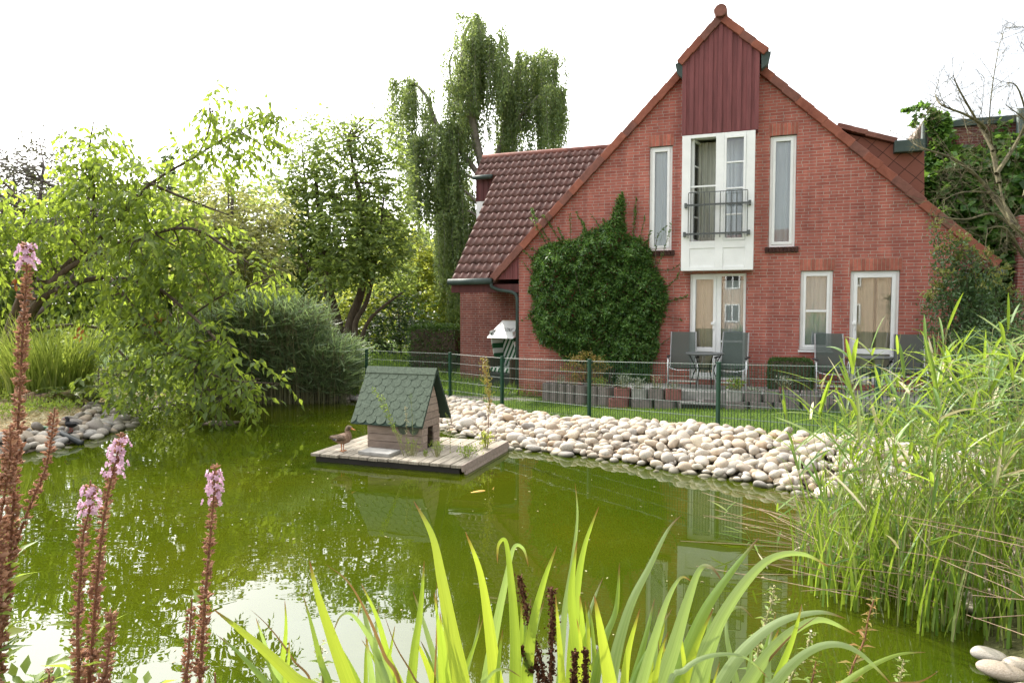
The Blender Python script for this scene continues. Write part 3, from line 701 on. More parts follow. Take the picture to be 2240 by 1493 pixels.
room(u0 + .141, u1 - .141, z0 + .62, z1 - .001, .131, 1.6, bay, M['inwall'])
# railing in front of the bay
rl = MB(); yr = BY - .09
for yy, a, b_ in ((446, 1500, 1640), (510, 1497, 1638)):
    zz = F(1570, yy, yr)[1]; ua_, ub_ = F(a, yy, yr)[0], F(b_, yy, yr)[0]
    rl.bb(ua_, ub_, yr - .014, yr + .014, zz - .018, zz + .018)
    for u in (ua_, ub_):
        rl.bb(u - .025, u + .025, yr - .02, BY, zz - .045, zz + .045)
zt_, zb_ = F(1570, 419, yr)[1], F(1570, 519, yr)[1]
ua_, ub_ = F(1506, 470, yr)[0], F(1635, 470, yr)[0]
rl.bb(ua_, ub_, yr - .030, yr - .014, zt_ - .008, zt_ + .008)
for i in range(12):
    u = ua_ + (ub_ - ua_) * i / 11
    rl.bb(u - .008, u + .008, yr - .031, yr - .0145, zb_, zt_ - .008)
rl.build('railing', M['iron'], house)
# boarding of the bay gable
bl, brr = F(1493, 200, BY)[0], F(1660, 200, BY)[0]
apx = F(1577, 36, BY)
BLB, BRB = F(1481, 134, BY), F(1682, 108, BY)
bt = F(1577, 27, BY)
kl = line(BLB, bt); kr = line(BRB, bt)
zc = z1 + .004
cb = MB()
cb.prism([(bl, zc), (brr, zc), (brr, kr(brr) - .14), (bt[0], bt[1] - .14), (bl, kl(bl) - .14)], BY + .02, -.002)
n = 8; 
for i in range(n + 1):
    u = bl + (brr - bl) * i / n
    u = min(max(u, bl + .035), brr - .035)
    top = min(kl(u), kr(u)) - .17
    cb.bb(u - .042, u + .042, BY - .005, BY + .019, zc + .001, top)
cb.build('bay_boarding', M['clad'], house, bevel=.004)
br_ = MB()
br_.prism([BLB, bt, BRB, (BRB[0], BRB[1] - .12), (bt[0], bt[1] - .13), (BLB[0], BLB[1] - .12)], BY + .06, 3.5)
br_.build('bay_roof', M['tile'], house)
for a_, sd_ in ((BLB, 8), (BRB, 9)):
    bv = MB(); verge(bv, a_, bt, BY - .06, BY + .055, n=4, hgt=.15, seed=sd_); bv.build('bay_verge_tiles', [M['tile_or'], M['tile_dk']], house, bevel=.01)
rc = MB(); rc.tube([(bt[0], BY - .12, bt[1] + .0), (bt[0], 3.4, bt[1] + .0)], .125, 14)
rc.build('ridge_cap', M['tile_dk'], house, bevel=.01)
for (uu_, zz_), sgn in ((BLB, -1), (BRB, 1)):
    ue = uu_; gg = MB()
    gg.prism([(ue - sgn * .14, zz_ - .06), (ue + sgn * .04, zz_ - .04), (ue - sgn * .0, zz_ - .24), (ue - sgn * .13, zz_ - .36)], BY + .0, -.02 - .1)
    gg.build('bay_gutter', M['gutter'], house)
rod = MB(); p_ = F(1562, 35, .6); q_ = F(1562, 11, .6)
rod.tube([(p_[0], .6, p_[1] - .2), (q_[0], .6, q_[1])], .008, 5); rod.build('lightning_rod', M['iron'], house)

# small dormer on the right roof slope
dm = MB(); yd = .30
q = [F(*p, yd) for p in ((1842, 290), (1958, 316), (1958, 332), (2022, 330), (2022, 450), (1960, 410))]
dm.prism(q, yd, 2.2)
m, nt, N, L = nodes('hung_tile')
out = N.new('ShaderNodeOutputMaterial'); b = N.new('ShaderNodeBsdfPrincipled'); L.new(b.outputs[0], out.inputs[0]); b.inputs['Roughness'].default_value = .85
tc = N.new('ShaderNodeTexCoord'); sx = N.new('ShaderNodeSeparateXYZ'); L.new(tc.outputs['Object'], sx.inputs[0]); cx = N.new('ShaderNodeCombineXYZ'); L.new(sx.outputs[0], cx.inputs[0]); L.new(sx.outputs[2], cx.inputs[1])
mp = N.new('ShaderNodeMapping'); mp.inputs['Rotation'].default_value = (0, 0, R(42)); L.new(cx.outputs[0], mp.inputs[0])
bk = N.new('ShaderNodeTexBrick'); bk.offset = 0; bk.inputs['Scale'].default_value = 1; bk.inputs['Brick Width'].default_value = .26; bk.inputs['Row Height'].default_value = .26; bk.inputs['Mortar Size'].default_value = .006
bk.inputs['Color1'].default_value = (.24, .085, .058, 1); bk.inputs['Color2'].default_value = (.185, .066, .047, 1); bk.inputs['Mortar'].default_value = (.06, .02, .015, 1); L.new(mp.outputs[0], bk.inputs['Vector']); L.new(bk.outputs['Color'], b.inputs['Base Color'])
iv = N.new('ShaderNodeMath'); iv.operation = 'SUBTRACT'; iv.inputs[0].default_value = 1; L.new(bk.outputs['Fac'], iv.inputs[1]); bp = N.new('ShaderNodeBump'); bp.inputs['Distance'].default_value = .02; L.new(iv.outputs[0], bp.inputs['Height']); L.new(bp.outputs[0], b.inputs['Normal'])
dmr = dm.build('dormer', m, house)
dv_ = MB(); verge(dv_, F(1962, 306, yd), F(1835, 271, yd), yd - .12, yd + 2.3, n=4, hgt=.10, mats=(1,), seed=2)
dv_.build('dormer_roof', [M['tile_or'], M['tile_dk']], dmr, bevel=.01)
df_ = MB(); a = F(1957, 320, yd - .15); b_ = F(2021, 318, yd - .15); zt_ = F(1990, 305, yd - .15)[1]; zb_ = F(1990, 331, yd - .15)[1]
df_.bb(a[0], b_[0], yd - .15, yd + 2.2, zb_, zt_); df_.build('dormer_fascia', M['gutter'], dmr, bevel=.01)

# ------------------------------------------------------------------ side wing with the tiled roof
ye = .06
e0 = F(988, 613, ye); e1 = F(1076, 611, ye)
ze = (e0[1] + e1[1]) / 2; uw = e0[0]
tp = math.tan(R(46)); yr_ = 3.6; 
def wz(y): return ze + (y - ye) * tp
uD = F(1058, 348, yr_)[0]
y388 = None
for t in np.linspace(ye, yr_, 200):
    if F(1060, 388, t)[1] < wz(t): y388 = t; break
def uclip(z):   # where the main roof plane rises above height z
    return LB[0] + (z - LB[1]) / sL
def tiled(name, ulo, uhi, ya, yb, parent, mat, per=.172, crs=.315, clip=False):
    Ls = (yb - ya) / math.cos(R(46)); nc = int(round(Ls / crs))
    nrm = np.array([0, -math.sin(R(46)), math.cos(R(46))]); V = []; Fc = []
    off = 0
    for j in range(nc):
        s0 = Ls * j / nc; s1 = Ls * (j + 1.06) / nc
        uh = min(uhi, uclip(wz(ya) + s0 * math.sin(R(46))) + .05) if clip else uhi
        ns = max(4, int((uh - ulo) / per * 10)); us = np.linspace(ulo, uh, ns + 1); ph = (us / per) % 1.0
        wv = .036 * np.where(ph < .62, np.sin(np.pi * ph / .62), -.12 * np.sin(np.pi * (ph - .62) / .38))
        for (s_, h_) in ((s0 + .004, -.012), (s0, .050), (s1, .004)):
            y_ = ya + s_ * math.cos(R(46)); z_ = wz(ya) + s_ * math.sin(R(46))
            hh = h_ + (wv if h_ > -.01 else wv * .9)
            V.append(np.stack([us, y_ + nrm[1] * hh, z_ + nrm[2] * hh], 1))
        a = np.arange(ns)
        for r_ in (0, 1):
            b0 = off + r_ * (ns + 1)
            Fc.append(np.stack([b0 + a, b0 + a + 1, b0 + ns + 1 + a + 1, b0 + ns + 1 + a], 1))
        off += 3 * (ns + 1)
    return np_mesh(name, np.concatenate(V), np.concatenate(Fc), mat, parent)
wr = tiled('wing_roof', uw, 3.4, ye - .06, yr_, house, M['tile'], clip=True)
tiled('wing_roof_extension', uD, uw, y388 or 2.9, yr_, house, M['tile'])
ws = MB()
uc0, uc1 = uclip(wz(ye)) - .02, min(3.4, uclip(wz(yr_)))
ws.add([(uw, ye, wz(ye) - .05), (uc0, ye, wz(ye) - .05), (uc1, yr_, wz(yr_) - .05), (uw, yr_, wz(yr_) - .05), (uw, ye, wz(ye) - .2), (uc0, ye, wz(ye) - .2), (uc1, yr_, wz(yr_) - .2), (uw, yr_, wz(yr_) - .2)],
       [(0, 1, 2, 3), (4, 7, 6, 5), (0, 4, 5, 1), (0, 3, 7, 4)])
ws.add([(uD, yr_ + .01, wz(yr_) - .02), (3.4, yr_ + .01, wz(yr_) - .02), (3.4, 7.2, ze), (uD, 7.2, ze)], [(0, 3, 2, 1)])
ws.build('wing_roof_back', M['tile_dk'], house)
rd = MB(); rd.tube([(uD - .02, yr_, wz(yr_) + .01), (3.4, yr_, wz(yr_) + .01)], .085, 10); rd.build('wing_ridge', M['tile_dk'], house, smooth=True)
gt = MB(); gt.tube([(uw - .03, ye - .12, ze - .05), (e1[0] + .05, ye - .12, ze - .04)], .075, 10)
gt.build('wing_gutter', M['gutter'], house, smooth=True)
wf = MB(); wf.bb(uw, -.004, ye - .02, ye + .06, ze - .30, ze - .11); wf.bb(uw, -.004, ye + .061, 2.45, ze - .20, ze - .15)
wf.build('wing_fascia', M['clad2'], house)
uwl = F(1007, 740, 2.35)[0]
ww = MB()
ww.add([(uwl, 2.35, ZB), (0, 2.35, ZB), (0, 2.35, ze - .1), (uwl, 2.35, ze - .1)], [(0, 1, 2, 3)])
ww.add([(uwl, 2.35, ZB), (uwl, 7, ZB), (uwl, 7, ze - .1), (uwl, 2.35, ze - .1)], [(3, 2, 1, 0)])
ww.bb(uwl + .02, uw + .3, 2.36, 6.9, ze - .14, ze - .101)
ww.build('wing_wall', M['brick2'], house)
dp = MB()
dp.tube([(e1[0] + .02, ye - .12, ze - .08), (e1[0] + .03, ye - .10, ze - .17), (e1[0] + .16, ye - .02, ze - .24), (-.20, ye + .0, ze - .29), (-.09, .05, ze - .35), (-.06, .06, ze - .46), (-.06, .06, .05)], .042, 8)
dp.build('drainpipe', M['gutter'], house, smooth=True)
# boarded cheek left of the wing roof
ck = MB(); yk = (y388 or 2.9) + .10
c0 = F(1041, 400, yk)[0]; zk1 = F(1050, 391, yk)[1]; zk0 = F(1050, 440, yk)[1]; zk2 = F(1050, 476, yk)[1]
ck.bb(c0, uw + .5, yk, yr_ + .5, zk0, zk1 - .02, 0)
for i in range(4): ck.bb(c0 + .01 + i * .17, c0 + .05 + i * .17, yk - .015, yk - .001, zk0, zk1 - .03, 0)
ck.bb(c0 + .01, uw + .5, yk + .01, yr_ + .4, zk2 - .6, zk0 - .002, 1)
ck.build('dormer_cheek', [M['clad2'], M['white']], house)
g3 = MB(); g3.tube([(uD - .03, yk - .16, zk1 + .01), (F(1081, 386, yk)[0], yk - .16, zk1 + .01)], .06, 8); g3.build('dormer_gutter', M['gutter'], house, smooth=True)
# ================================================================== terrace, furniture
TZ = .52
te = MB()
te.bb(F(1352, 870, -1.3)[0], uR + .5, -1.28, -.003, -.1, TZ)
te.bb(F(1492, 870, -1.45)[0], F(1570, 870, -1.45)[0], -1.75, -1.281, -.1, TZ - .16)
terrace = te.build('terrace', M['concrete'], None, bevel=.01)
ua_, ub_ = F(1494, 870, -1.45)[0], F(1568, 870, -1.45)[0]
op = MB(); op.bb(ua_, ub_, -1.80, -1.752, .20, TZ - .19); op.build('step_shade_panel', M['wood_dk'], terrace); terrace.location = tuple(HO); terrace.rotation_euler = (0, 0, -TH)  # solid near-black panel; the shade inside the opening is put into its colour
tag(terrace, 'raised paved terrace along the gable wall', 'terrace', kind='structure')
def on_terrace(px, y, z=TZ):      # house-frame u for a pixel column, on a given strip
    return F(px, 800, y)[0]

def make_chair(name, label):
    t = empty(name); tag(t, label, 'chair', 'sling garden chairs on the terrace')
    W = .58
    fb = MB()
    for s in (-1, 1):
        x = s * W / 2
        fb.tube([(x, -.26, 0), (x, -.24, .30), (x, -.22, .62)], .015, 6)              # front leg up to the arm
        fb.tube([(x, .30, 0), (x, .05, .42), (x, -.10, .62)], .014, 6)
        fb.tube([(x * .9, -.20, .42), (x * .9, .12, .40), (x * .86, .34, 1.12)], .014, 6)  # seat and back rail
    fb.build('frame', M['alu'], t, smooth=True)
    lo = MB(); lo.bb(-W / 2 + .01, W / 2 - .01, -.262, -.238, .13, .165); lo.build('cross_bar', M['alu'], t, bevel=.004)
    for s in (-1, 1):
        ab = MB(); ab.bb(s * W / 2 - .028, s * W / 2 + .028, -.28, .14, .62, .65); ab.build('armrest', M['black'], t, bevel=.01)
    se = MB(); n = 8; vs = []
    for i in range(n + 1):
        q = i / n; y = -.20 + .32 * q; z = .42 - .03 * math.sin(q * math.pi) - .02 * q
        vs += [(-W * .45, y, z), (W * .45, y, z)]
    se.add(vs, [(2 * i, 2 * i + 1, 2 * i + 3, 2 * i + 2) for i in range(n)]); se.build('seat', M['sling'], t, smooth=True)
    bk = MB(); vs = []
    for i in range(n + 1):
        q = i / n; y = .12 + .22 * q; z = .40 + .72 * q; wv = .45 - .02 * q
        vs += [(-W * wv, y, z), (-W * wv * .33, y + .02, z), (W * wv * .33, y + .02, z), (W * wv, y, z)]
    fs = []
    for i in range(n):
        for j in range(3): fs.append((4 * i + j, 4 * i + j + 1, 4 * i + j + 5, 4 * i + j + 4))
    bk.add(vs, fs); bk.build('backrest', M['sling'], t, smooth=True)
    sg = MB(); sg.tube([(-W * .44, -.20, .40), (-W * .2, -.215, .365), (W * .2, -.215, .365), (W * .44, -.20, .40)], .009, 6); sg.build('seat_bar', M['alu'], t)
    return t
def place(t, u, y, z, rz):
    p = HW(u, y, z); t.location = tuple(p); t.rotation_euler = (0, 0, -TH + rz); return t
ch = make_chair('garden_chair', 'green-grey sling chair nearest the climbing shrub, left of the round table')
place(ch, F(1494, 800, -.62)[0], -.62, TZ, R(5))
for px, yy, rz, lab in ((1603, -.62, R(-7), 'green-grey sling chair in front of the double terrace door, right of the round table'),
                        (1818, -.60, R(4), 'green-grey sling chair under the ground floor window'),
                        (1988, -.60, R(-8), 'green-grey sling chair beside the single terrace door, mostly behind reeds')):
    c = copy_tree(ch); c['label'] = lab; place(c, F(px, 800, yy)[0], yy, TZ, rz)
def make_table(name, label):
    t = empty(name); tag(t, label, 'table', 'round bistro tables on the terrace')
    tb = MB(); tb.tube([(0, 0, .70), (0, 0, .712), (0, 0, .722), (0, 0, .73)], [.36, .375, .375, .365], 36); tb.build('tabletop', M['iron'], t, smooth=False)
    for k in range(4):
        a = R(45 + 90 * k); ca_, sa_ = math.cos(a), math.sin(a)
        pts = []
        for q in np.linspace(0, 1, 10):       # foot up to the rim in one bow
            r_ = .30 - .06 * math.sin(q * math.pi) - .0 * q; z = .70 * q
            r_ = .31 - .19 * math.sin(q * math.pi * .5) ** 2 if q < .6 else .31 - .19 * math.sin(.6 * math.pi * .5) ** 2 + (q - .6) * .42
            pts.append((ca_ * r_, sa_ * r_, z))
        lb = MB(); lb.tube(pts, .011, 6); lb.build('leg', M['black'], t, smooth=True)
    rg = MB(); n = 20
    rg.tube([(.14 * math.cos(2 * math.pi * i / n), .14 * math.sin(2 * math.pi * i / n), .42) for i in range(n + 1)], .009, 5, cap=False); rg.build('ring', M['black'], t, smooth=True)
    return t
tb = make_table('bistro_table', 'round dark bistro table between the pair of chairs at the double terrace door')
place(tb, F(1541, 790, -.92)[0], -.92, TZ, R(20))
c = copy_tree(tb); c['label'] = 'round dark bistro table before the single terrace door, behind the reeds'; place(c, F(1905, 790, -.92)[0], -.92, TZ, R(35))

# clipped box cube
def leaf_box(name, label, cat, u0, u1, y0, y1, z0, z1, n, L_, mat, jit=.03, rnd=.12):
    t = empty(name, HW((u0 + u1) / 2, (y0 + y1) / 2, z0), -TH); tag(t, label, cat)
    hx, hy, hz = (u1 - u0) / 2, (y1 - y0) / 2, (z1 - z0) / 2
    p = rng.uniform(-1, 1, (n, 3)); ax = rng.integers(0, 3, n); sg = rng.choice([-1, 1], n)
    p[np.arange(n), ax] = sg; p[:, 2] = np.where((ax == 2) & (sg < 0), 1, p[:, 2])
    nn = p.copy(); p6 = np.sign(p) * np.abs(p) ** 1.0
    ln = (np.abs(p) ** 8).sum(1) ** (1 / 8); p = p / ln[:, None]
    pos = p * np.array([hx, hy, hz]) + np.array([0, 0, hz]) + rng.normal(0, jit, (n, 3))
    D = norm(norm(nn ** 5) + rng.normal(0, .7, (n, 3))); N_ = rand_unit(n)
    V, f = leaf_arrays(pos, D, N_, rng.uniform(.7, 1.2, n) * L_, rng.uniform(.7, 1.1, n) * L_ * .6)
    np_mesh('foliage', V, f, mat, t)
    core = MB(); core.bb(-hx * .9, hx * .9, -hy * .9, hy * .9, 0, 2 * hz * .94); core.build('inner_twigs', M['bark'], t)
    return t
bx0, bx1 = F(1682, 820, -.75)[0], F(1776, 820, -.75)[0]
leaf_box('box_hedge', 'square clipped green box hedge between door and window', 'hedge', bx0, bx1, -.95, -.35, TZ, TZ + .62, 5200, .035, M['hedge'], .012)

# ------------------------------------------------------------------ planter rings
def planter_mesh(name, wd, dp, hh, mat, seed):
    rr = random.Random(seed); n = 40; mb = MB()
    def outline(sc, rib):
        pts = []
        for i in range(n):
            a = 2 * math.pi * i / n
            c_, s_ = math.cos(a), math.sin(a)
            e = .55
            x = math.copysign(abs(c_) ** e, c_) * wd / 2 * sc; y = math.copysign(abs(s_) ** e, s_) * dp / 2 * sc
            if rib and s_ < .3: k_ = 1 - .035 * (i % 2); x *= k_; y *= k_
            pts.append((x, y))
        return pts
    o, i_ = outline(1, True), outline(.74, False)
    o2 = outline(.97, False)
    zs = [0, hh * .96, hh]
    mb.loft([[(x, y, 0) for x, y in o], [(x, y, hh * .95) for x, y in o], [(x, y, hh) for x, y in o2], [(x, y, hh) for x, y in i_], [(x, y, hh * .7) for x, y in i_]], 0, cap=False)
    k = mb.n; mb.add([(x, y, hh * .72) for x, y in outline(.76, False)], [tuple(range(n))], 1)
    o_ = mb.build(name, [mat, M['soil']]); return o_
pl_meshes = {}
def planter(px, w_px, y, z, kind, label, rz=0.0):
    u = F(px, 870, y)[0]; ua_ = F(px - w_px / 2, 870, y)[0]; ub_ = F(px + w_px / 2, 870, y)[0]
    wd = (ub_ - ua_) * .97
    mat = {'g': M['concrete_d'], 'r': M['concrete_r'], 'l': M['concrete']}[kind]
    o = planter_mesh('planter_block', wd, .30, .205, mat, int(px))
    o.location = tuple(HW(u, y, z)); o.rotation_euler = (0, 0, -TH + rz)
    tag(o, label, 'planter', 'concrete planter blocks edging the terrace'); return o
zg = lambda px, y: float(hbank(*[np.array([c]) for c in HW(F(px, 880, y)[0], y, 0)[:2]])[0]) - .01
upper = [(1362, 36, 'r', 'reddish planter block holding silvery plants, left end of the straight upper row'), (1399, 35, 'l', 'pale grey planter block second in the straight upper row'),
         (1436, 36, 'g', 'weathered planter block third in the straight upper row'), (1473, 37, 'r', 'reddish planter block in the upper row beside the dark step opening'),
         (1607, 38, 'l', 'pale planter block with a leafy sprout right of the step opening'), (1647, 38, 'g', 'grey planter block second right of the step opening'),
         (1687, 38, 'g', 'grey planter block third right of the step opening'), (1728, 41, 'g', 'dark planter block in front of the box hedge'),
         (1772, 42, 'g', 'dark planter block in the upper row left of the reeds'), (1816, 43, 'g', 'planter block behind the reeds below the window chair')]
lower = [(1354, 45, 'r', 'red planter block at the lower left end of the straight double row'), (1405, 48, 'g', 'grey lower planter block under the pale second block'),
         (1455, 48, 'g', 'grey lower planter block left of the step opening'), (1506, 48, 'g', 'ribbed lower block in front of the dark step opening, its left one'),
         (1555, 46, 'g', 'ribbed lower block in front of the dark step opening, its right one'), (1612, 50, 'g', 'lower block just right of the step opening'), (1665, 52, 'g', 'lower block second right of the step opening'),
         (1722, 58, 'g', 'wide lower block beneath the box hedge'), (1784, 60, 'g', 'lower block behind the first reeds')]
YP = -1.50
for px, w_, k_, lab in lower: planter(px, w_, YP - .06, zg(px, YP), k_, lab)
for px, w_, k_, lab in upper: planter(px, w_, YP, zg(px, YP) + .207, k_, lab)
curve_u = [(1202, 20, -.75, 'leftmost small planter block of the curved bed'), (1219, 19, -.86, 'second small planter block of the curved bed'), (1236, 18, -.96, 'third planter block of the curved bed'),
           (1254, 20, -1.06, 'planter block of the curved bed below the bronze shrub'), (1275, 24, -1.15, 'broad planter block of the curved bed left of the fence post'), (1302, 24, -1.24, 'planter block of the curved bed right behind the fence post'), (1326, 28, -1.32, 'last tilted planter block of the curved bed')]
for i, (px, w_, y, lab) in enumerate(curve_u):
    planter(px, w_ + 3, y, zg(px, y), 'g', lab.replace('planter block', 'lower planter block') if 'planter block' in lab else lab + ' lower', R(-25))
    planter(px, w_ + 2, y, zg(px, y) + .207, 'g', lab.replace('planter block', 'upper planter block'), R(-25))
pp = MB(); 
for i in range(4): pp.bb(-.15 + .072 * i, -.15 + .072 * i + .064, -.04, .04, 0, .30)
pt = pp.build('concrete_palisade', M['concrete'], bevel=.008); pt.location = tuple(HW(F(1211, 830, -.5)[0], -.55, zg(1211, -.5) + .10)); pt.rotation_euler = (0, 0, -TH); tag(pt, 'pale upright concrete palisade block at the left end of the curved bed', 'palisade')

# small plants in the planters
def tuft(name, label, cat, pos, n, h, spread, L_, W_, mat, group=None, up=.8):
    t = empty(name, pos); tag(t, label, cat, group)
    st = rng.normal(0, spread * .45, (n, 3)); st[:, 2] = 0
    hh = rng.uniform(.25, 1, n) * h
    tip = st * 1.35 + np.stack([np.zeros(n), np.zeros(n), hh], 1)
    D = norm(rng.normal(0, 1 - up * .5, (n, 3)) + np.array([0, 0, up]))
    V, f = leaf_arrays(tip, D, rand_unit(n), rng.uniform(.6, 1.2, n) * L_, rng.uniform(.6, 1.2, n) * W_)
    o = np_mesh('leaves', V, f, mat, t)
    sb = MB(); 
    for i in range(0, n, max(1, n // 14)): sb.tube([st[i] * .6, tip[i]], .004, 3, cap=False)
    sb.build('stems', M['reed_stem'], t); return t
def planter_plant(px, y, lab, n, h, mat, sp=.10, L_=.05, W_=.02, up=.8, ztop=.36):
    tuft('planter_plant', lab, 'plant', HW(F(px, 860, y)[0], y, zg(px, y) + ztop), int(n * 1.5), h * 1.45, sp, L_, W_, mat, None, up)
planter_plant(1362, YP, 'silvery grey plant filling the reddish planter', 170, .22, M['stonegrey'], .13, .05, .016)
planter_plant(1394, YP, 'silvery green trailing plant in the pale planter', 120, .17, M['stonegrey'], .13, .05, .018)
planter_plant(1438, YP, 'sparse dry plant in the third planter', 40, .20, M['reed_dry'], .1, .05, .008)
planter_plant(1475, YP, 'small silvery seedlings in the planter beside the step', 55, .14, M['stonegrey'], .12, .04, .015)
planter_plant(1608, YP, 'bright green leafy sprout in the planter', 60, .17, M['weed'], .10, .11, .035)
planter_plant(1650, YP, 'low dull rosettes in the grey planter', 40, .06, M['stonegrey'], .12, .05, .03)
planter_plant(1226, -.9, 'grey-green heather at the left of the curved bed', 120, .16, M['stonegrey'], .16, .05, .012)
planter_plant(1258, -1.06, 'reddish stonecrop in the curved bed', 110, .18, M['bronze'], .13, .04, .014)
planter_plant(1310, -1.25, 'yellow-green cushion plant at the right of the curved bed', 130, .14, M['weed'], .16, .05, .02)
ft = MB(); ft.tube([(0, 0, 0), (0, 0, .13)], [.085, .115], 14); ft.tube([(0, 0, .131), (0, 0, .132)], [.10, .10], 14, 1)
fo = ft.build('flower_pot', [M['concrete_r'], M['soil']]); fo.location = tuple(HW(F(1716, 855, -1.15)[0], -1.15, TZ)); tag(fo, 'terracotta flower pot before the box hedge', 'flower pot')
tuft('potted_plant', 'straggly plant growing in the terracotta pot', 'plant', HW(F(1716, 855, -1.15)[0], -1.15, TZ + .12), 90, .2, .12, .06, .02, M['stonegrey'])

# bronze-leaved shrub in the curved bed
def shrub(name, label, cat, pos, rx, ry, rz_, n, L_, mat, nst=10, W_=.5, cz=None, mat2=None, frac2=0, stemr=.012, name_f='foliage'):
    t = empty(name, pos); tag(t, label, cat)
    cz = rz_ * 1.05 if cz is None else cz
    v = rand_unit(n); rr = rng.uniform(.35, 1, n) ** .45
    nz_ = 1 + .22 * np.sin(v[:, 0] * 7 + pos[0]) * np.cos(v[:, 2] * 6 + 1) + rng.normal(0, .06, n)
    p = v * rr[:, None] * nz_[:, None] * np.array([rx, ry, rz_]) + np.array([0, 0, cz])
    p[:, 2] = np.maximum(p[:, 2], .02)
    D = norm(v * np.array([1, 1, .5]) + rng.normal(0, .75, (n, 3)))
    V, f = leaf_arrays(p, D, norm(rng.normal(0, .6, (n, 3)) + np.array([0, 0, 1])), rng.uniform(.6, 1.2, n) * L_, rng.uniform(.6, 1.1, n) * L_ * W_)
    mi = None; mats = mat
    if mat2 is not None:
        mk = (rng.random(n) < frac2 * np.clip((p[:, 2] - cz) / rz_ + .6, 0, 1.5)).astype(int); mi = np.concatenate([mk] * 4); mats = [mat, mat2]
    np_mesh(name_f, V, f, mats, t, mi=mi)
    sb = MB()
    for i in range(nst):
        a = rng.integers(0, n); e = p[a] * .92
        sb.tube([(e[0] * .08, e[1] * .08, 0), (e[0] * .45, e[1] * .45, e[2] * .5), tuple(e)], [stemr, stemr * .7, stemr * .3], 4, cap=False)
    sb.build('stems', M['bark'], t); return t
p_ = HW(F(1283, 850, -.85)[0], -.85, zg(1283, -.85) + .36)
shrub('bronze_shrub', 'small shrub with yellow and bronze leaves in the curved bed', 'shrub', p_, .48, .35, .30, 900, .07, M['bronze'], 16, .5, cz=.42)

# ------------------------------------------------------------------ roofed wicker beach chair in the recess
t = empty('beach_chair', HW(-.66, 1.05, .125), -TH + R(-24)); t.scale = (.84, .84, .98); tag(t, 'hooded beach chair with green and white stripes under a white awning', 'beach chair')
b_ = MB(); b_.bb(-.42, .42, -.38, .38, 0, .42); b_.build('base_box', M['black'], t, bevel=.02)
b_ = MB(); b_.bb(-.52, -.45, -.42, .40, .0, .78); b_.bb(.45, .52, -.42, .40, .0, .78); b_.build('side_panel', M['bark'], t, bevel=.02)
def stripe_mat(name, rot):
    m, nt, N, L = nodes(name)
    out = N.new('ShaderNodeOutputMaterial'); b = N.new('ShaderNodeBsdfPrincipled'); L.new(b.outputs[0], out.inputs[0]); b.inputs['Roughness'].default_value = .8
    tc = N.new('ShaderNodeTexCoord'); mp = N.new('ShaderNodeMapping'); mp.inputs['Rotation'].default_value = rot; L.new(tc.outputs['Object'], mp.inputs[0])
    wv = N.new('ShaderNodeTexWave'); wv.inputs['Scale'].default_value = 2.3; wv.inputs['Distortion'].default_value = 0; L.new(mp.outputs[0], wv.inputs['Vector'])
    cr = N.new('ShaderNodeValToRGB'); cr.color_ramp.interpolation = 'CONSTANT'; cr.color_ramp.elements[1].position = .5; cr.color_ramp.elements[0].color = (.015, .095, .035, 1); cr.color_ramp.elements[1].color = (.62, .64, .62, 1)
    L.new(wv.outputs['Fac'], cr.inputs[0]); L.new(cr.outputs[0], b.inputs['Base Color']); return m
M['stripe'] = stripe_mat('striped_fabric', (0, R(-32), 0))
b_ = MB(); b_.prism([(-.40, .42), (.40, .42), (.47, 1.50), (-.47, 1.50)], .22, .34); b_.build('back_cushion', M['stripe'], t, bevel=.03)
b_ = MB(); b_.bb(-.40, .40, -.36, .22, .43, .55); b_.build('seat_cushion', M['stripe'], t, bevel=.03)
b_ = MB()
for s in (-1, 1): b_.add([(s * .48, .34, .72), (s * .48, -.12, .80), (s * .48, -.30, 1.45), (s * .48, .40, 1.60), (s * .45, .34, .72), (s * .45, -.12, .80), (s * .45, -.30, 1.45), (s * .45, .40, 1.60)], [(0, 1, 2, 3), (7, 6, 5, 4), (0, 4, 5, 1), (1, 5, 6, 2), (2, 6, 7, 3), (3, 7, 4, 0)])
b_.build('hood_side', M['stripe'], t)
b_ = MB(); aw = []
for q in np.linspace(0, 1, 7):
    y = .26 - .60 * q; z = 1.72 - .42 * q
    aw.append((y, z))
b_.add([(s * (.50 + .03 * i / 6), y, z) for i, (y, z) in enumerate(aw) for s in (-1, 1)] + [(s * (.50 + .03 * i / 6), y, z - .012) for i, (y, z) in enumerate(aw) for s in (-1, 1)],
       [(2 * i, 2 * i + 1, 2 * i + 3, 2 * i + 2) for i in range(6)] + [(14 + 2 * i, 14 + 2 * i + 2, 14 + 2 * i + 3, 14 + 2 * i + 1) for i in range(6)])
for s in (-1, 1): b_.add([(s * .50, .30, 1.72), (s * .53, -.34, aw[-1][1]), (s * .50, .38, 1.42)], [(0, 1, 2)])
awn = b_.build('awning', M['white'], t)
cu = bpy.data.curves.new('awning_letters', 'FONT'); cu.body = "VELTINS"; cu.size = .2; cu.space_character = 1.05; cu.align_x = 'CENTER'; cu.extrude = .001; cu.shear = .2
tmp = bpy.data.objects.new('tmp', cu); COL.objects.link(tmp); bpy.context.view_layer.update()
lm = bpy.data.meshes.new_from_object(tmp.evaluated_get(bpy.context.evaluated_depsgraph_get())); bpy.data.objects.remove(tmp)
M['letter'] = pmat('dark_letter', (.03, .05, .05), .7)
lm.materials.clear(); lm.materials.append(M['letter'])
lo_ = link('lettering', lm, awn); a_, b2_ = aw[4], aw[2]
sl_ = math.atan2(aw[2][1] - aw[4][1], aw[2][0] - aw[4][0])
lo_.scale = (.68, 1, 1); lo_.location = (0, aw[4][0], aw[4][1] + .02); lo_.rotation_euler = (sl_, 0, 0)
lg = MB(); 
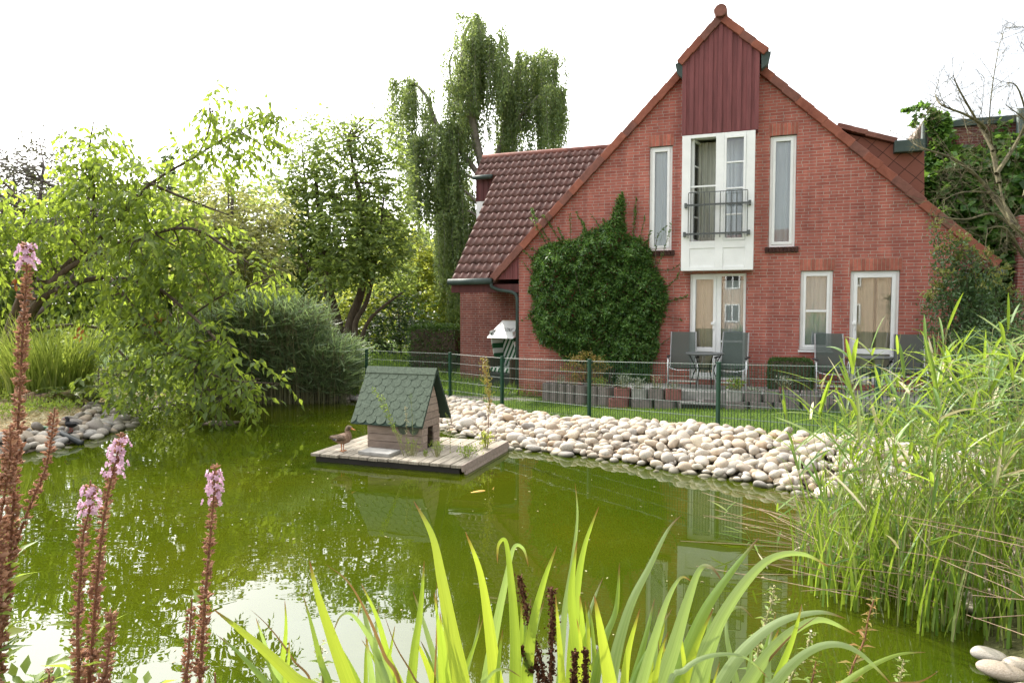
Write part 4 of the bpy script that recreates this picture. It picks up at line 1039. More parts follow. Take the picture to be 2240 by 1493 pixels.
for s in (-1, 1): lg.tube([(s * .44, -.02, 0), (s * .36, .10, 0), (s * .40, .19, 0), (s * .36, .10, 0)], .006, 4)
lgo = lg.build('awning_emblem', M['letter'], awn); lgo.location = (0, aw[4][0], aw[4][1] + .02); lgo.rotation_euler = (sl_, 0, 0)
fb = MB(); fb.tube([(-.50, .31, 1.73), (.50, .31, 1.73)], .02, 6); fb.build('awning_bar', M['reed_brown'], t)
# paved pad of the recess
pd = MB(); pd.prism([(0, 0)] * 3, 0, 0) if False else None
pa = [HW(-2.4, 2.2, 0), HW(-2.35, 1.9, 0), HW(-.15, .10, 0), HW(-.02, .3, 0), HW(-.02, 2.34, 0)]
pd.add([(p[0], p[1], .02) for p in pa] + [(p[0], p[1], .125) for p in pa], [(0, 1, 6, 5), (1, 2, 7, 6), (2, 3, 8, 7), (3, 4, 9, 8), (4, 0, 5, 9), (5, 6, 7, 8, 9)])
pad = pd.build('paving', M['concrete'], bevel=.01); tag(pad, 'light paved corner in the recess beside the gable', 'paving', kind='structure')

# ================================================================== mesh fence
fposts = [(-12.5, 17.2, .12), (-10.2, 17.3, .12), (-7.8, 17.2, .12), (-5.5, 16.9, .12), (-3.42, 16.0, .11), (-1.36, 14.93, .10), (-.2, 13.7, .10), (1.366, 12.0, .17), (3.09, 10.17, .27), (4.62, 8.58, .36), (6.3, 6.9, .40), (7.9, 5.2, .42)]
fence = empty('mesh_fence', (fposts[5][0], fposts[5][1], 0)); tag(fence, 'low green double-wire mesh fence between the pond stones and the lawn', 'fence')
fo0 = np.array([fposts[5][0], fposts[5][1], 0])
for i, p in enumerate(fposts):
    p = np.array(p); q = np.array(fposts[min(i + 1, len(fposts) - 1)]); pr = np.array(fposts[max(i - 1, 0)])
    a = math.atan2(q[1] - pr[1], q[0] - pr[0])
    mb = MB(); mb.box((0, 0, .45), (.045, .07, 1.18)); mb.box((0, 0, 1.055), (.05, .075, .03))
    o = mb.build('post', M['fence'], fence, bevel=.006); o.location = tuple(p - fo0); o.rotation_euler = (0, 0, a)
for i in range(len(fposts) - 1):
    a = np.array(fposts[i]) - fo0; b = np.array(fposts[i + 1]) - fo0; dv = b - a; Ln = np.linalg.norm(dv); dv /= Ln
    nrm = np.array([dv[1], -dv[0], 0.0]); nrm /= np.linalg.norm(nrm)
    mb = MB(); nv = int(Ln / .05); V = []; 
    for k in range(nv + 1):
        p0 = a + dv * (Ln * k / nv) - nrm * .03
        for z0, z1, r_ in ((.02, 1.05, .0035),):
            mb.add([p0 + np.array([-r_, -r_, z0]), p0 + np.array([r_, -r_, z0]), p0 + np.array([r_, r_, z0]), p0 + np.array([-r_, r_, z0]), p0 + np.array([-r_, -r_, z1]), p0 + np.array([r_, -r_, z1]), p0 + np.array([r_, r_, z1]), p0 + np.array([-r_, r_, z1])],
                   [(0, 1, 5, 4), (1, 2, 6, 5), (2, 3, 7, 6), (3, 0, 4, 7)], 0)
    for k in range(6):
        z = .03 + .2 * k
        for o_ in (-.042, -.018):
            mb.tube([a - nrm * -o_ + np.array([0, 0, z]), b - nrm * -o_ + np.array([0, 0, z])], .003, 4, 1)
    mb.build('wire_panel', [M['fence'], M['wire']], fence)

# ================================================================== floating raft, duck house, birds
FLc, FRc, BRc = G(680, 990, .12), G(1010, 1018, .12), G(1100, 965, .12)
ex = (FRc - FLc); RL = np.linalg.norm(ex); ex /= RL; ey = np.array([-ex[1], ex[0], 0]); RW = float(np.dot(BRc - FRc, ey))
ra = math.atan2(ex[1], ex[0])
def RWp(x, y, z=.12): p = FLc + ex * x + ey * y; return np.array([p[0], p[1], z])
raft = empty('raft', (FLc[0], FLc[1], 0), ra); tag(raft, 'floating wooden plank raft carrying the duck house', 'raft')
dk = MB(); n = 15; rr = random.Random(4)
for i in range(n):
    x0 = RL * i / n; x1 = RL * (i + 1) / n - .012
    dk.box(((x0 + x1) / 2, RW / 2 + rr.uniform(-.012, .012), .100 + rr.uniform(-.002, .002)), (x1 - x0, RW, .040), 0)
dk.build('deck', M['wood'], raft, bevel=.004)
bs = MB(); bs.bb(.05, RL - .05, .04, .09, -.06, .077); bs.bb(.05, RL - .05, RW - .09, RW - .04, -.06, .077); bs.bb(.05, .12, .091, RW - .091, -.05, .077)
bs.bb(.3, .8, .2, RW - .2, -.10, .05); bs.bb(1.4, 1.95, .2, RW - .2, -.10, .05)
bs.build('float_frame', M['wood_dk'], raft)
sb = MB(); sb.box((RL + .018, RW / 2, .085), (.03, RW + .05, .085), 0, Matrix.Rotation(R(-12), 3, 'Y')); sb.box((RL + .03, RW / 2, .005), (.03, RW - .1, .08), 0, Matrix.Rotation(R(-12), 3, 'Y'))
sb.build('side_board', M['wood_pk'], raft, bevel=.004)

def rl(px, py, z): p = G(px, py, z) - FLc; return float(np.dot(p, ex)), float(np.dot(p, ey))
hx0, hy0 = rl(804, 977, .12); hx1, _ = rl(925, 986, .12); hyB = hy0 + .55
hw = hx1 - hx0
dh = empty('duck_house', RWp(hx0, hy0), ra); tag(dh, 'little wooden duck house with green scalloped shingle roof', 'duck house')
zE, zR = .40, 1.14; hd = .56
def planks(mb, x0, x1, z0, z1, y0, y1, ax, hgt=.105, hole=None, mi=0):
    z = z0; k = 0
    while z < z1 - .01:
        zt = min(z + hgt - .006, z1)
        if ax == 'x': mb.bb(x0, x1, y0, y1, z, zt, mi)
        z += hgt; k += 1
wl = MB(); planks(wl, 0, hw, 0, zE + .06, 0, .022, 'x'); wl.build('front_wall', M['wood_pk'], dh, bevel=.003)
wl = MB(); planks(wl, 0, hw, 0, zE + .06, hd - .022, hd, 'x'); wl.build('back_wall', M['wood_pk'], dh)
def gable(x0, x1, door):
    mb = MB(); z = 0
    zap = zR - .04
    while z < zap - .02:
        zt = min(z + .099, zap)
        def half(zz): return hd / 2 if zz < zE + .05 else max(.01, (hd / 2 + .02) * (zap - zz) / (zap - zE - .05))
        a, c = half(z), half(zt)
        a = min(a, hd / 2 - .023); c = min(c, hd / 2 - .023)
        segs = [(-a, a, -c, c)]
        if door and z < .30:
            dw = .10 if z < .17 else .085 if z < .24 else .05
            dc = -.02
            segs = [(-a, dc - dw, -c, dc - dw), (dc + dw, a, dc + dw, c)]
        for (a0, a1, c0, c1) in segs:
            y = hd / 2
            mb.add([(x0, y + a0, z), (x1, y + a0, z), (x1, y + a1, z), (x0, y + a1, z), (x0, y + c0, zt), (x1, y + c0, zt), (x1, y + c1, zt), (x0, y + c1, zt)],
                   [(0, 3, 2, 1), (4, 5, 6, 7), (0, 1, 5, 4), (1, 2, 6, 5), (2, 3, 7, 6), (3, 0, 4, 7)])
        z += .105
    return mb
gb = gable(hw - .022, hw, True).build('entrance_wall', M['wood_pk'], dh, bevel=.002)
gable(0, .022, False).build('gable_wall', M['wood_pk'], dh)
ib = MB(); ib.add([(.03, .03, .005), (hw - .03, .03, .005), (hw - .03, hd - .03, .005), (.03, hd - .03, .005)], [(0, 1, 2, 3)]); ib.build('floor', M['wood_dk'], dh)
# roof: two slopes of rounded shingles
ov0, ov1 = .15, .10
def slope(front):
    y_e = -.20 if front else hd + .20; y_r = hd / 2
    z_e = zE - .03; sgn = 1 if front else -1
    Ls = math.hypot(y_r - y_e, zR - z_e); dy, dz = (y_r - y_e) / Ls, (zR - z_e) / Ls
    ny_, nz_ = (-dz, dy) if front else (dz, -dy)
    if nz_ < 0: ny_, nz_ = -ny_, -nz_
    mb = MB()
    def pt(x, s_, h): return (x, y_e + dy * s_ + ny_ * h, z_e + dz * s_ + nz_ * h)
    X0, X1 = -ov0, hw + ov1
    vs = [pt(X0, .0, 0), pt(X1, .0, 0), pt(X1, Ls, 0), pt(X0, Ls, 0), pt(X0, .0, -.022), pt(X1, .0, -.022), pt(X1, Ls, -.022), pt(X0, Ls, -.022)]
    mb.add(vs, [(0, 1, 2, 3), (4, 7, 6, 5), (0, 4, 5, 1), (1, 5, 6, 2), (2, 6, 7, 3), (3, 7, 4, 0)], 1)
    sw = .158; rows = 7; rh = (Ls - .08) / rows
    for r_ in range(rows):
        s0 = .01 + rh * r_
        off = (r_ % 2) * sw / 2
        nsh = int((X1 - X0) / sw) + 3
        for k in range(-1, nsh):
            xc = X0 + off + sw * k + rr.uniform(-.004, .004)
            xl, xr = max(X0, xc - sw / 2 + .003), min(X1, xc + sw / 2 - .003)
            if xr - xl < .02: continue
            hb_ = .013 + .0012 * (k % 2) + rr.uniform(0, .0008)
            pts = []
            for q in np.linspace(0, math.pi, 13):
                x = xc - math.cos(q) * (sw / 2 - .003); s_ = s0 + (rh * .62) - math.sin(q) * rh * .62
                if x < xl - 1e-6: x = xl
                if x > xr + 1e-6: x = xr
                pts.append((x, s_))
            top = [(xr, min(Ls, s0 + rh * 1.8)), (xl, min(Ls, s0 + rh * 1.8))]
            poly = pts + top; m_ = len(poly)
            V = [pt(x, s_, hb_ - .010 * (s_ - s0) / (rh * 1.8)) for x, s_ in poly] + [pt(x, s_, hb_ - .006 - .006 * (s_ - s0) / (rh * 1.8)) for x, s_ in poly]
            mb.add(V, [tuple(range(m_))], 0)
            mb.add(V, [(i, i + m_, (i + 1) % m_ + m_, (i + 1) % m_) for i in range(m_)], 1)
    for xa, xb in ((X0, X0 + (X1 - X0) * .58), (X0 + (X1 - X0) * .58 + .003, X1)):
        mb.add([pt(xa, Ls - .10, .024), pt(xb, Ls - .10, .024), pt(xb, Ls + .012, .02), pt(xa, Ls + .012, .02), pt(xa, Ls - .10, .01), pt(xb, Ls - .10, .01)], [(0, 1, 2, 3), (0, 4, 5, 1)], 0)
    # ragged bottom flaps
    return mb
slope(True).build('roof_slope', [M['felt'], M['felt_e']], dh)
slope(False).build('roof_slope', [M['felt'], M['felt_e']], dh)
lp = MB()
for xc in (hw * .66, hw * .855):
    pts = [(xc + .078 * math.cos(q), -.012, zE - .06 + (.10 * -math.sin(q))) for q in np.linspace(0, math.pi, 12)]
    m_ = len(pts); lp.add([(p[0], -.012, p[2] - .02) for p in pts] + [(p[0], -.004, p[2] - .02) for p in pts], [tuple(range(m_)), tuple(range(2 * m_ - 1, m_ - 1, -1))] + [(i, i + m_, (i + 1) % m_ + m_, (i + 1) % m_) for i in range(m_)])
lp.build('hanging_shingle', M['felt'], dh)
# stone slab on the raft
s0 = rl(787, 988, .15); s1 = rl(878, 992, .15)
sb = MB(); sb.box((0, 0, .024), (.50, .30, .046)); slab = sb.build('stone_slab', M['concrete'], bevel=.006); slab.location = tuple(RWp(s0[0] + .25, s0[1] + .10, .122)); slab.rotation_euler = (0, 0, ra - R(3)); tag(slab, 'pale concrete slab lying before the duck house', 'slab')

# birds
def bird(name, label, cat, pos, rz, sc, mats, ducky=True):
    t = empty(name, pos, rz); tag(t, label, cat); t.scale = (sc, sc, sc)
    # spine from the tail to the bill: (x, z, half-width, half-height, material)
    pth = [(-.200, .185, .004, .003, 0), (-.178, .186, .024, .010, 0), (-.14, .182, .048, .028, 0), (-.09, .178, .070, .052, 0), (-.035, .176, .084, .072, 1), (.02, .182, .088, .082, 1), (.062, .200, .080, .082, 1), (.088, .228, .064, .066, 1),
           (.090, .258, .048, .047, 1), (.080, .284, .038, .038, 1), (.076, .306, .034, .035, 1), (.084, .328, .036, .037, 0), (.102, .343, .037, .037, 0), (.126, .343, .033, .031, 0), (.145, .334, .021, .020, 0), (.154, .328, .017, .013, 2), (.182, .318, .019, .008, 2), (.205, .312, .014, .004, 2)]
    n = 14; rings = []
    for i, (x, z, hw_, hh_, m_) in enumerate(pth):
        a = np.array(pth[min(i + 1, len(pth) - 1)][:2]) - np.array(pth[max(i - 1, 0)][:2]); a /= np.linalg.norm(a) + 1e-9
        nx_, nz_ = -a[1], a[0]
        rings.append([(x + nx_ * hh_ * math.sin(q), hw_ * math.cos(q), z + nz_ * hh_ * math.sin(q)) for q in [2 * math.pi * j / n for j in range(n)]])
    mb = MB()
    for i in range(len(rings) - 1): mb.loft([rings[i], rings[i + 1]], pth[i + 1][4], cap=(i in (0, len(rings) - 2)))
    for s in (-1, 1):
        mb.tube([(.0, s * .035, .125), (.004, s * .035, .06), (-.002, s * .035, .008)], [.011, .007, .006], 7, 2)
        for k in (-1, 0, 1): mb.tube([(-.004, s * .035, .007), (.045, s * .035 + k * .018, .004)], [.006, .004], 5, 2)
        mb.tube([(-.004, s * .035, .007), (-.022, s * .035, .004)], [.005, .003], 5, 2)
        mb.add([(0, s * .035, .006), (.045, s * .035 - .018, .0045), (.048, s * .035, .0045), (.045, s * .035 + .018, .0045)], [(0, 1, 2, 3)], 2)
        mb.ell((.115, s * .0345, .350), (.005, .004, .005), 6, 5, 3)
    body = mb.build('body', mats[:4], t, smooth=True)
    bpy.context.view_layer.objects.active = body
    wd_ = body.modifiers.new('weld', 'WELD'); wd_.merge_threshold = .0004
    for s in (-1, 1):
        wm = MB(); out = []; 
        for i, (x, z, h_) in enumerate(((.07, .200, .020), (.04, .205, .046), (-.02, .198, .052), (-.08, .196, .043), (-.13, .203, .028), (-.175, .208, .010))):
            hwid = np.interp(x, [-.205, -.14, -.09, -.03, .03, .075], [.01, .045, .066, .080, .084, .076])
            out.append([(x, s * (hwid * .80 + .012), z + h_ * .8), (x, s * (hwid + .012), z + h_ * .1), (x, s * (hwid * .96 + .010), z - h_ * .7)])
        wm.loft(out, 0, cap=False)
        if len(mats) > 4:
            hw2 = .070; wm.add([(-.055, s * (hw2 + .020), .185), (-.10, s * (hw2 + .010), .190), (-.105, s * (hw2 + .008), .168), (-.06, s * (hw2 + .018), .163)], [(0, 1, 2, 3)], 1)
            wm.add([(-.050, s * (hw2 + .021), .186), (-.055, s * (hw2 + .0205), .186), (-.06, s * (hw2 + .0185), .162), (-.053, s * (hw2 + .0195), .162)], [(0, 1, 2, 3)], 2)
        wo = wm.build('wing', [mats[0]] + (mats[4:6] if len(mats) > 4 else []), t, smooth=True)
        sm = wo.modifiers.new('thick', 'SOLIDIFY'); sm.thickness = .006
    return t
def feather(name, c1, c2, sc=45):
    m = pmat(name, c1, .75, 0, sc, .3, 90, .2, col2=c2, stretch=(.6, 1, 1)); return m
M['f_dark'] = feather('duck_back', (.06, .04, .028), (.26, .19, .13)); M['f_breast'] = feather('duck_breast', (.16, .095, .06), (.36, .25, .18)); M['orange'] = pmat('orange_skin', (.48, .17, .05), .5, .2, 20); M['eye'] = pmat('bird_eye', (.005, .005, .005), .1)
M['spec'] = pmat('blue_wing_patch', (.02, .03, .05), .4); M['spec_w'] = pmat('white_wing_bar', (.8, .8, .78), .7)
dpos = G(749, 986, .124)
bird('duck', 'brown female mallard standing on the raft left of the duck house', 'duck', dpos, ra + R(8), .98, [M['f_dark'], M['f_breast'], M['orange'], M['eye'], M['spec'], M['spec_w']])
M['coot'] = feather('coot_feather', (.008, .009, .010), (.03, .03, .032)); M['redbill'] = pmat('red_bill', (.35, .05, .03), .4)
cz_ = .16
bird('moorhen', 'small dark waterbird on the stones of the left bank', 'waterbird', P(156, 944, 10.95), R(175), .66, [M['coot'], M['coot'], M['redbill'], M['eye']])
# goldfish just under the surface
gf = MB(); gp = G(1048, 1074, 0)
rg_ = []
for q in np.linspace(0, 1, 11):
    rad = .030 * math.sin(math.pi * min(1, q * .92 + .06)) ** .8 * (1 if q < .75 else .8)
    rg_.append([((q - .5) * .30, rad * .75 * math.cos(a), rad * math.sin(a)) for a in [2 * math.pi * j / 10 for j in range(10)]])
gf.loft(rg_, 0); gf.add([(.14, 0, 0), (.21, .03, .035), (.19, 0, 0), (.21, -.02, -.035)], [(0, 1, 2), (0, 2, 3)], 0)
M['fish'] = pmat('fish_skin', (.75, .42, .10), .4, .3, 30)
fo = gf.build('goldfish', M['fish'], smooth=True); fo.location = (gp[0], gp[1], -.018); fo.rotation_euler = (R(8), 0, R(28)); tag(fo, 'pale gold fish swimming just below the surface right of the raft', 'fish')
# old stone block half under water
sb = MB(); sb.box((0, 0, -.05), (.62, .42, .22)); bo = sb.build('sunken_block', M['bark'], bevel=.03); p = G(483, 925, 0); bo.location = (p[0], p[1], -.045); bo.rotation_euler = (0, 0, R(-8)); tag(bo, 'half sunken grey block in the water under the cherry branches', 'block')
# ================================================================== trees, bushes, climbers
def smooth_path(pts, n=6):
    pts = [np.array(p, float) for p in pts]
    if len(pts) < 3: return pts
    out = []
    for i in range(len(pts) - 1):
        p0 = pts[max(i - 1, 0)]; p1 = pts[i]; p2 = pts[i + 1]; p3 = pts[min(i + 2, len(pts) - 1)]
        for t in np.linspace(0, 1, n, endpoint=False):
            out.append(.5 * ((2 * p1) + (-p0 + p2) * t + (2 * p0 - 5 * p1 + 4 * p2 - p3) * t * t + (-p0 + 3 * p1 - 3 * p2 + p3) * t ** 3))
    out.append(pts[-1]); return out
def px_path(lst, d):
    """lst of (px, py[, depth])"""
    return [P(q[0], q[1], q[2] if len(q) > 2 else d) for q in lst]
def sprays(centers, radii, counts, leaves_per, twig, L_, W_, hang=.5, shell=.5, flat=.5, droop=.2, quad=False):
    """leafy twigs spread through ellipsoids: returns leaf arrays and twig segments"""
    PB, DD, NN, segs = [], [], [], []
    for c, r, n in zip(centers, radii, counts):
        n = int(n)
        if n < 1: continue
        v = rand_unit(n); rr = rng.uniform(0, 1, n) ** (1 / (1.6 + shell * 3))
        nz_ = 1 + .25 * np.sin(v[:, 0] * 5 + c[0] * 3) * np.cos(v[:, 2] * 4 + c[1]) + rng.normal(0, .08, n)
        p = c + v * (rr * nz_)[:, None] * np.array(r)
        d = norm(v * np.array([1, 1, .6]) + rng.normal(0, .6, (n, 3)) + np.array([0, 0, -hang * .5 + .1]))
        k = leaves_per
        q = np.linspace(.1, 1, k)[None, :, None]
        cen = p[:, None, :] + d[:, None, :] * twig * q - np.array([0, 0, 1.0]) * (hang * .35 * twig) * q ** 2
        side = norm(np.cross(d, np.array([0, 0, 1.0])) + 1e-4)
        sg = np.where(np.arange(k) % 2 == 0, 1.0, -1.0)[None, :, None]
        ld = side[:, None, :] * sg * (1 - .35 * hang) + d[:, None, :] * .55 + np.array([0, 0, -1.0]) * hang + rng.normal(0, .22, (n, k, 3))
        PB.append(cen.reshape(-1, 3)); DD.append(ld.reshape(-1, 3))
        NN.append((np.array([0, 0, 1.0]) * flat + rng.normal(0, .5, (n, k, 3)) + v[:, None, :] * .3).reshape(-1, 3))
        segs.append(np.stack([p, p + d * twig * .5 - np.array([0, 0, hang * .09 * twig]), p + d * twig - np.array([0, 0, hang * .35 * twig])], 1))
    PB = np.concatenate(PB); DD = np.concatenate(DD); NN = np.concatenate(NN); n = len(PB)
    L = rng.uniform(.65, 1.15, n) * L_; W = rng.uniform(.8, 1.15, n) * W_
    if quad: V, f = quad_arrays(PB, DD, NN, L, W)
    else: V, f = leaf_arrays(PB, DD, NN, L, W, .12, droop)
    return V, f, np.concatenate(segs)
def twig_mesh(mb, segs, r, every=1):
    for s in segs[::every]: mb.tube(list(s), [r, r * .7, r * .35], 3, cap=False)
def tree(name, label, cat, base, limbs, clumps, dens, leaf, L_, W_, mat, barkm, depth_r=.8, twig=.35, per=6, hang=.5, shell=.5, quad=False, twr=.006, every=2, conn=3, group=None, d0=None, part='crown', n_fork=3, flat=.5):
    """limbs: (path px list, depth, r0, r1); clumps: (px,py,rx,ry[,depth])"""
    t = empty(name, base); tag(t, label, cat, group)
    o0 = np.array(base, float); mb = MB(); limbpts = []
    for pth, d, r0, r1 in limbs:
        pp_ = smooth_path(px_path(pth, d)); k = len(pp_)
        mb.tube([p - o0 for p in pp_], list(np.linspace(r0, r1, k)), 7)
        limbpts += [(p, r0 + (r1 - r0) * i / k) for i, p in enumerate(pp_)]
    C, Rr, Nn = [], [], []
    for c in clumps:
        d = c[4] if len(c) > 4 else d0 + rng.uniform(-depth_r, depth_r)
        sc = d / FPX; cen = P(c[0], c[1], d)
        C.append(cen); Rr.append((c[2] * sc, (c[2] + c[3]) / 2 * sc * .9, c[3] * sc)); Nn.append(dens * (c[2] * c[3]) / 1000 * (c[5] if len(c) > 5 else 1))
    V, f, segs = sprays(C, Rr, Nn, per, twig, L_, W_, hang, shell, flat, quad=quad)
    LP = np.array([p for p, _ in limbpts]) if limbpts else None
    if LP is not None:
        for cen, r_ in zip(C, Rr):                      # boughs running from the nearest limb into each clump
            for q in range(n_fork):
                i = int(np.argmin(np.linalg.norm(LP - cen, axis=1) + rng.uniform(0, .6, len(LP)) * r_[0]))
                e = cen + rand_unit(1)[0] * np.array(r_) * .75
                mdl = (LP[i] + e) / 2 + rng.normal(0, .12, 3) * np.linalg.norm(e - LP[i])
                r0 = min(limbpts[i][1] * .6, .05); 
                pth = smooth_path([LP[i], mdl, e], 4)
                mb.tube([p - o0 for p in pth], list(np.linspace(r0, twr, len(pth))), 5, cap=False)
        twig_mesh(mb, segs - o0, twr, every)
    mb.build('trunk', barkm, t, smooth=True)
    np_mesh(part, V - o0, f, mat, t)
    return t

# --- the cherry overhanging the left bank
cb = P(-110, 900, 14.6)
limbs = [([(-110, 900), (-40, 830), (0, 780), (60, 690), (110, 620)], 14.7, 0.165, 0.120),
         ([(110, 620), (150, 575), (200, 540), (260, 480), (330, 402), (435, 338), (522, 284), (610, 255)], 14.2, .060, .008),
         ([(-40, 830), (5, 760), (30, 690), (60, 620), (100, 570), (160, 500), (200, 420)], 15.1, 0.110, 0.036),
         ([(60, 690), (90, 655), (130, 632), (190, 612), (240, 608), (330, 622, 13.8), (420, 690, 13.2), (490, 760, 12.8)], 14.2, 0.083, 0.022),
         ([(110, 620), (160, 580), (230, 548), (300, 520), (420, 500), (520, 560), (590, 605)], 13.9, 0.066, 0.014),
         ([(0, 775), (60, 728), (150, 712), (220, 720), (250, 755, 13.8), (290, 800, 13.2), (330, 850, 12.9)], 14.5, 0.055, 0.014),
         ([(240, 608, 14), (300, 680, 13.5), (360, 750, 13), (430, 800, 12.7), (500, 830, 12.5), (590, 838, 12.4)], 13.7, 0.039, 0.012),
         ([(200, 540), (205, 420), (195, 340), (205, 265)], 14.5, 0.044, 0.012),
         ([(100, 570), (60, 470), (20, 410), (-10, 390)], 15.0, 0.050, 0.014),
         ([(435, 338), (460, 270), (455, 205)], 14.2, 0.022, 0.010), ([(522, 284), (560, 310), (600, 330)], 14.2, 0.017, 0.007),
         ([(330, 402), (420, 440), (500, 470)], 14.1, 0.033, 0.012), ([(420, 690), (480, 650), (560, 620), (600, 600)], 13.8, 0.022, 0.010)]
clumps = [(40, 470, 55, 35, 14.2, .6), (110, 440, 55, 35, 14.2, .6), (60, 530, 70, 40, 14.2, .7), (190, 380, 60, 55), (200, 300, 45, 35, 14.5, .7), (215, 340, 50, 40), (270, 400, 70, 50), (330, 390, 55, 35, 14.2, .7), (240, 460, 80, 50), (330, 470, 80, 50), (410, 490, 60, 40), (130, 500, 60, 45),
          (160, 560, 70, 40), (290, 550, 90, 50), (390, 560, 80, 50), (460, 540, 55, 40), (530, 300, 65, 26, 14.2, 1.5), (585, 258, 38, 15, 14.2, 2.2), (600, 250, 18, 10, 14.2, 2.5), (500, 345, 60, 26, 14.2, 1.4), (458, 235, 13, 38, 14.2, 2.4), (478, 245, 10, 12, 14.2, 1), (420, 330, 40, 22, 14.2, 1.6),
          (440, 620, 80, 40, 13.8, .74), (340, 640, 80, 50, 13.7, .74), (240, 640, 70, 40, 13.7, .74), (520, 590, 60, 25, 14.0), (575, 600, 38, 24, 13.9, .74), (590, 640, 30, 15, 13.7, .74), (380, 720, 80, 50, 13.1, .74), (460, 740, 70, 40, 13.0, .74), (300, 740, 70, 45, 13.0, .74), (340, 800, 70, 40, 12.6, .74), (430, 800, 70, 40, 12.6, .74), (510, 800, 55, 35, 12.6, .74), (455, 855, 60, 30, 12.3, .74), (520, 870, 45, 28, 12.2, .74),
          (600, 835, 24, 9, 12.4, .74), (550, 835, 30, 18, 12.4, .74), (250, 820, 45, 30, 12.5, .74), (20, 600, 40, 40, 13.9, .74), (-40, 520, 60, 80), (-60, 430, 60, 60), (330, 860, 35, 22, 12.3, .74), (280, 700, 50, 40, 13.3, .74), (150, 640, 40, 30, 13.7, .74)]
tree('cherry_tree', 'leafy cherry tree leaning over the pond from the left bank', 'tree', cb, limbs, clumps, 14, None, .205, .082, M['cherry'], M['bark'], 1.0, .52, 7, .8, .35, False, .006, 2, d0=14.2, n_fork=3)
wl_ = MB()
dlv = []
for px, py in ((183, 720), (172, 730), (335, 690), (345, 698), (360, 700), (352, 712), (325, 700), (40, 610), (45, 620)): dlv.append(P(px, py, 13.4))
dlv = np.repeat(np.array(dlv), 4, 0); dlv += rng.normal(0, .04, dlv.shape)
V, f = leaf_arrays(dlv, np.array([0, 0, -1.0]) + rng.normal(0, .6, dlv.shape), rand_unit(len(dlv)), np.full(len(dlv), .15), np.full(len(dlv), .065))
ct = [o for o in bpy.data.objects if o.name == 'cherry_tree'][0]
np_mesh('withered_leaves', V - np.array(cb), f, M['deadleaf'], ct)

# --- many-stemmed tree behind the fence
b2 = P(757, 800, 24)
limbs = [([(750, 800), (745, 740), (735, 690), (720, 630), (712, 560), (700, 480), (690, 380)], 24, .24, .05),
         ([(755, 800), (760, 740), (772, 690), (790, 640), (800, 570), (795, 480), (780, 400), (760, 300)], 23.8, .22, .04),
         ([(772, 800), (776, 740), (780, 700), (800, 665), (815, 610), (830, 520), (840, 430)], 23.5, .13, .03),
         ([(782, 800), (790, 745), (808, 700), (845, 665), (880, 640)], 23.3, .10, .03),
         ([(735, 690), (700, 620), (660, 560), (640, 500)], 23.8, .08, .025), ([(720, 630), (680, 500), (670, 420), (660, 320)], 24.2, .07, .02)]
clumps = [(700, 330, 70, 55, 24, .55), (770, 300, 60, 45, 24, .5), (820, 310, 55, 50, 24, .5), (690, 280, 35, 25, 24, .5), (660, 370, 50, 45, 24, .6), (850, 380, 45, 55, 24, .6), (760, 375, 90, 55, 24, .7), (630, 420, 55, 40, 24, .7), (720, 440, 95, 60, 24, .9), (820, 450, 75, 60, 24, .9),
          (650, 480, 65, 50), (760, 510, 95, 55), (700, 540, 80, 45), (840, 530, 60, 50), (800, 570, 80, 40), (660, 560, 65, 45), (640, 610, 50, 35), (880, 480, 35, 45, 24, .5), (740, 590, 60, 30), (860, 600, 50, 40), (610, 500, 40, 35), (830, 260, 30, 22, 24, .5), (735, 262, 30, 22, 24, .4), (700, 600, 50, 30)]
tree('spreading_tree', 'tall many-stemmed green tree behind the reeds, left of the birch', 'tree', b2, limbs, clumps, 54, None, .19, .10, M['tree_mid'], M['bark'], 1.4, .5, 7, .35, .3, True, .008, 3, d0=24, n_fork=4)

# --- weeping birch behind the wing
b3 = P(1085, 760, 31)
o0 = np.array(b3); t = empty('weeping_birch', b3); tag(t, 'tall weeping birch with hanging curtains of leaves behind the side roof', 'tree')
arcs = [([(1085, 760), (1080, 600), (1065, 420), (1040, 300), (1020, 180), (1012, 100), (1028, 52), (1042, 60)], .28, .03),
        ([(1030, 260), (990, 190), (985, 130), (1000, 105)], .08, .02), ([(1020, 180), (1052, 110), (1075, 84), (1092, 105)], .07, .02),
        ([(1065, 420), (1100, 300), (1118, 220), (1140, 150), (1165, 128), (1190, 130), (1210, 140)], .14, .02), ([(1100, 300), (1150, 240), (1185, 205), (1215, 210), (1228, 225)], .08, .02),
        ([(1060, 400), (1000, 320), (955, 270), (935, 215), (905, 182), (880, 178), (866, 190)], .14, .015), ([(1000, 320), (960, 305), (925, 300), (900, 320)], .06, .015),
        ([(1065, 470), (1020, 420), (980, 400), (955, 410)], .07, .02), ([(1040, 330), (1010, 290), (985, 285), (970, 300)], .06, .02), ([(1065, 420), (1090, 380), (1120, 340), (1150, 330)], .07, .02),
        ([(1072, 520), (1040, 470), (1005, 460), (985, 480)], .07, .02), ([(1118, 220), (1100, 170), (1110, 145), (1125, 135)], .05, .015), ([(1075, 560), (1050, 540), (1020, 550), (1000, 570)], .06, .02), ([(1060, 400), (1010, 380), (960, 370), (920, 390)], .06, .02), ([(1070, 480), (1030, 500), (990, 520), (970, 545)], .05, .02), ([(1000, 320), (970, 330), (935, 350)], .05, .02)]
mb = MB(); SP = []
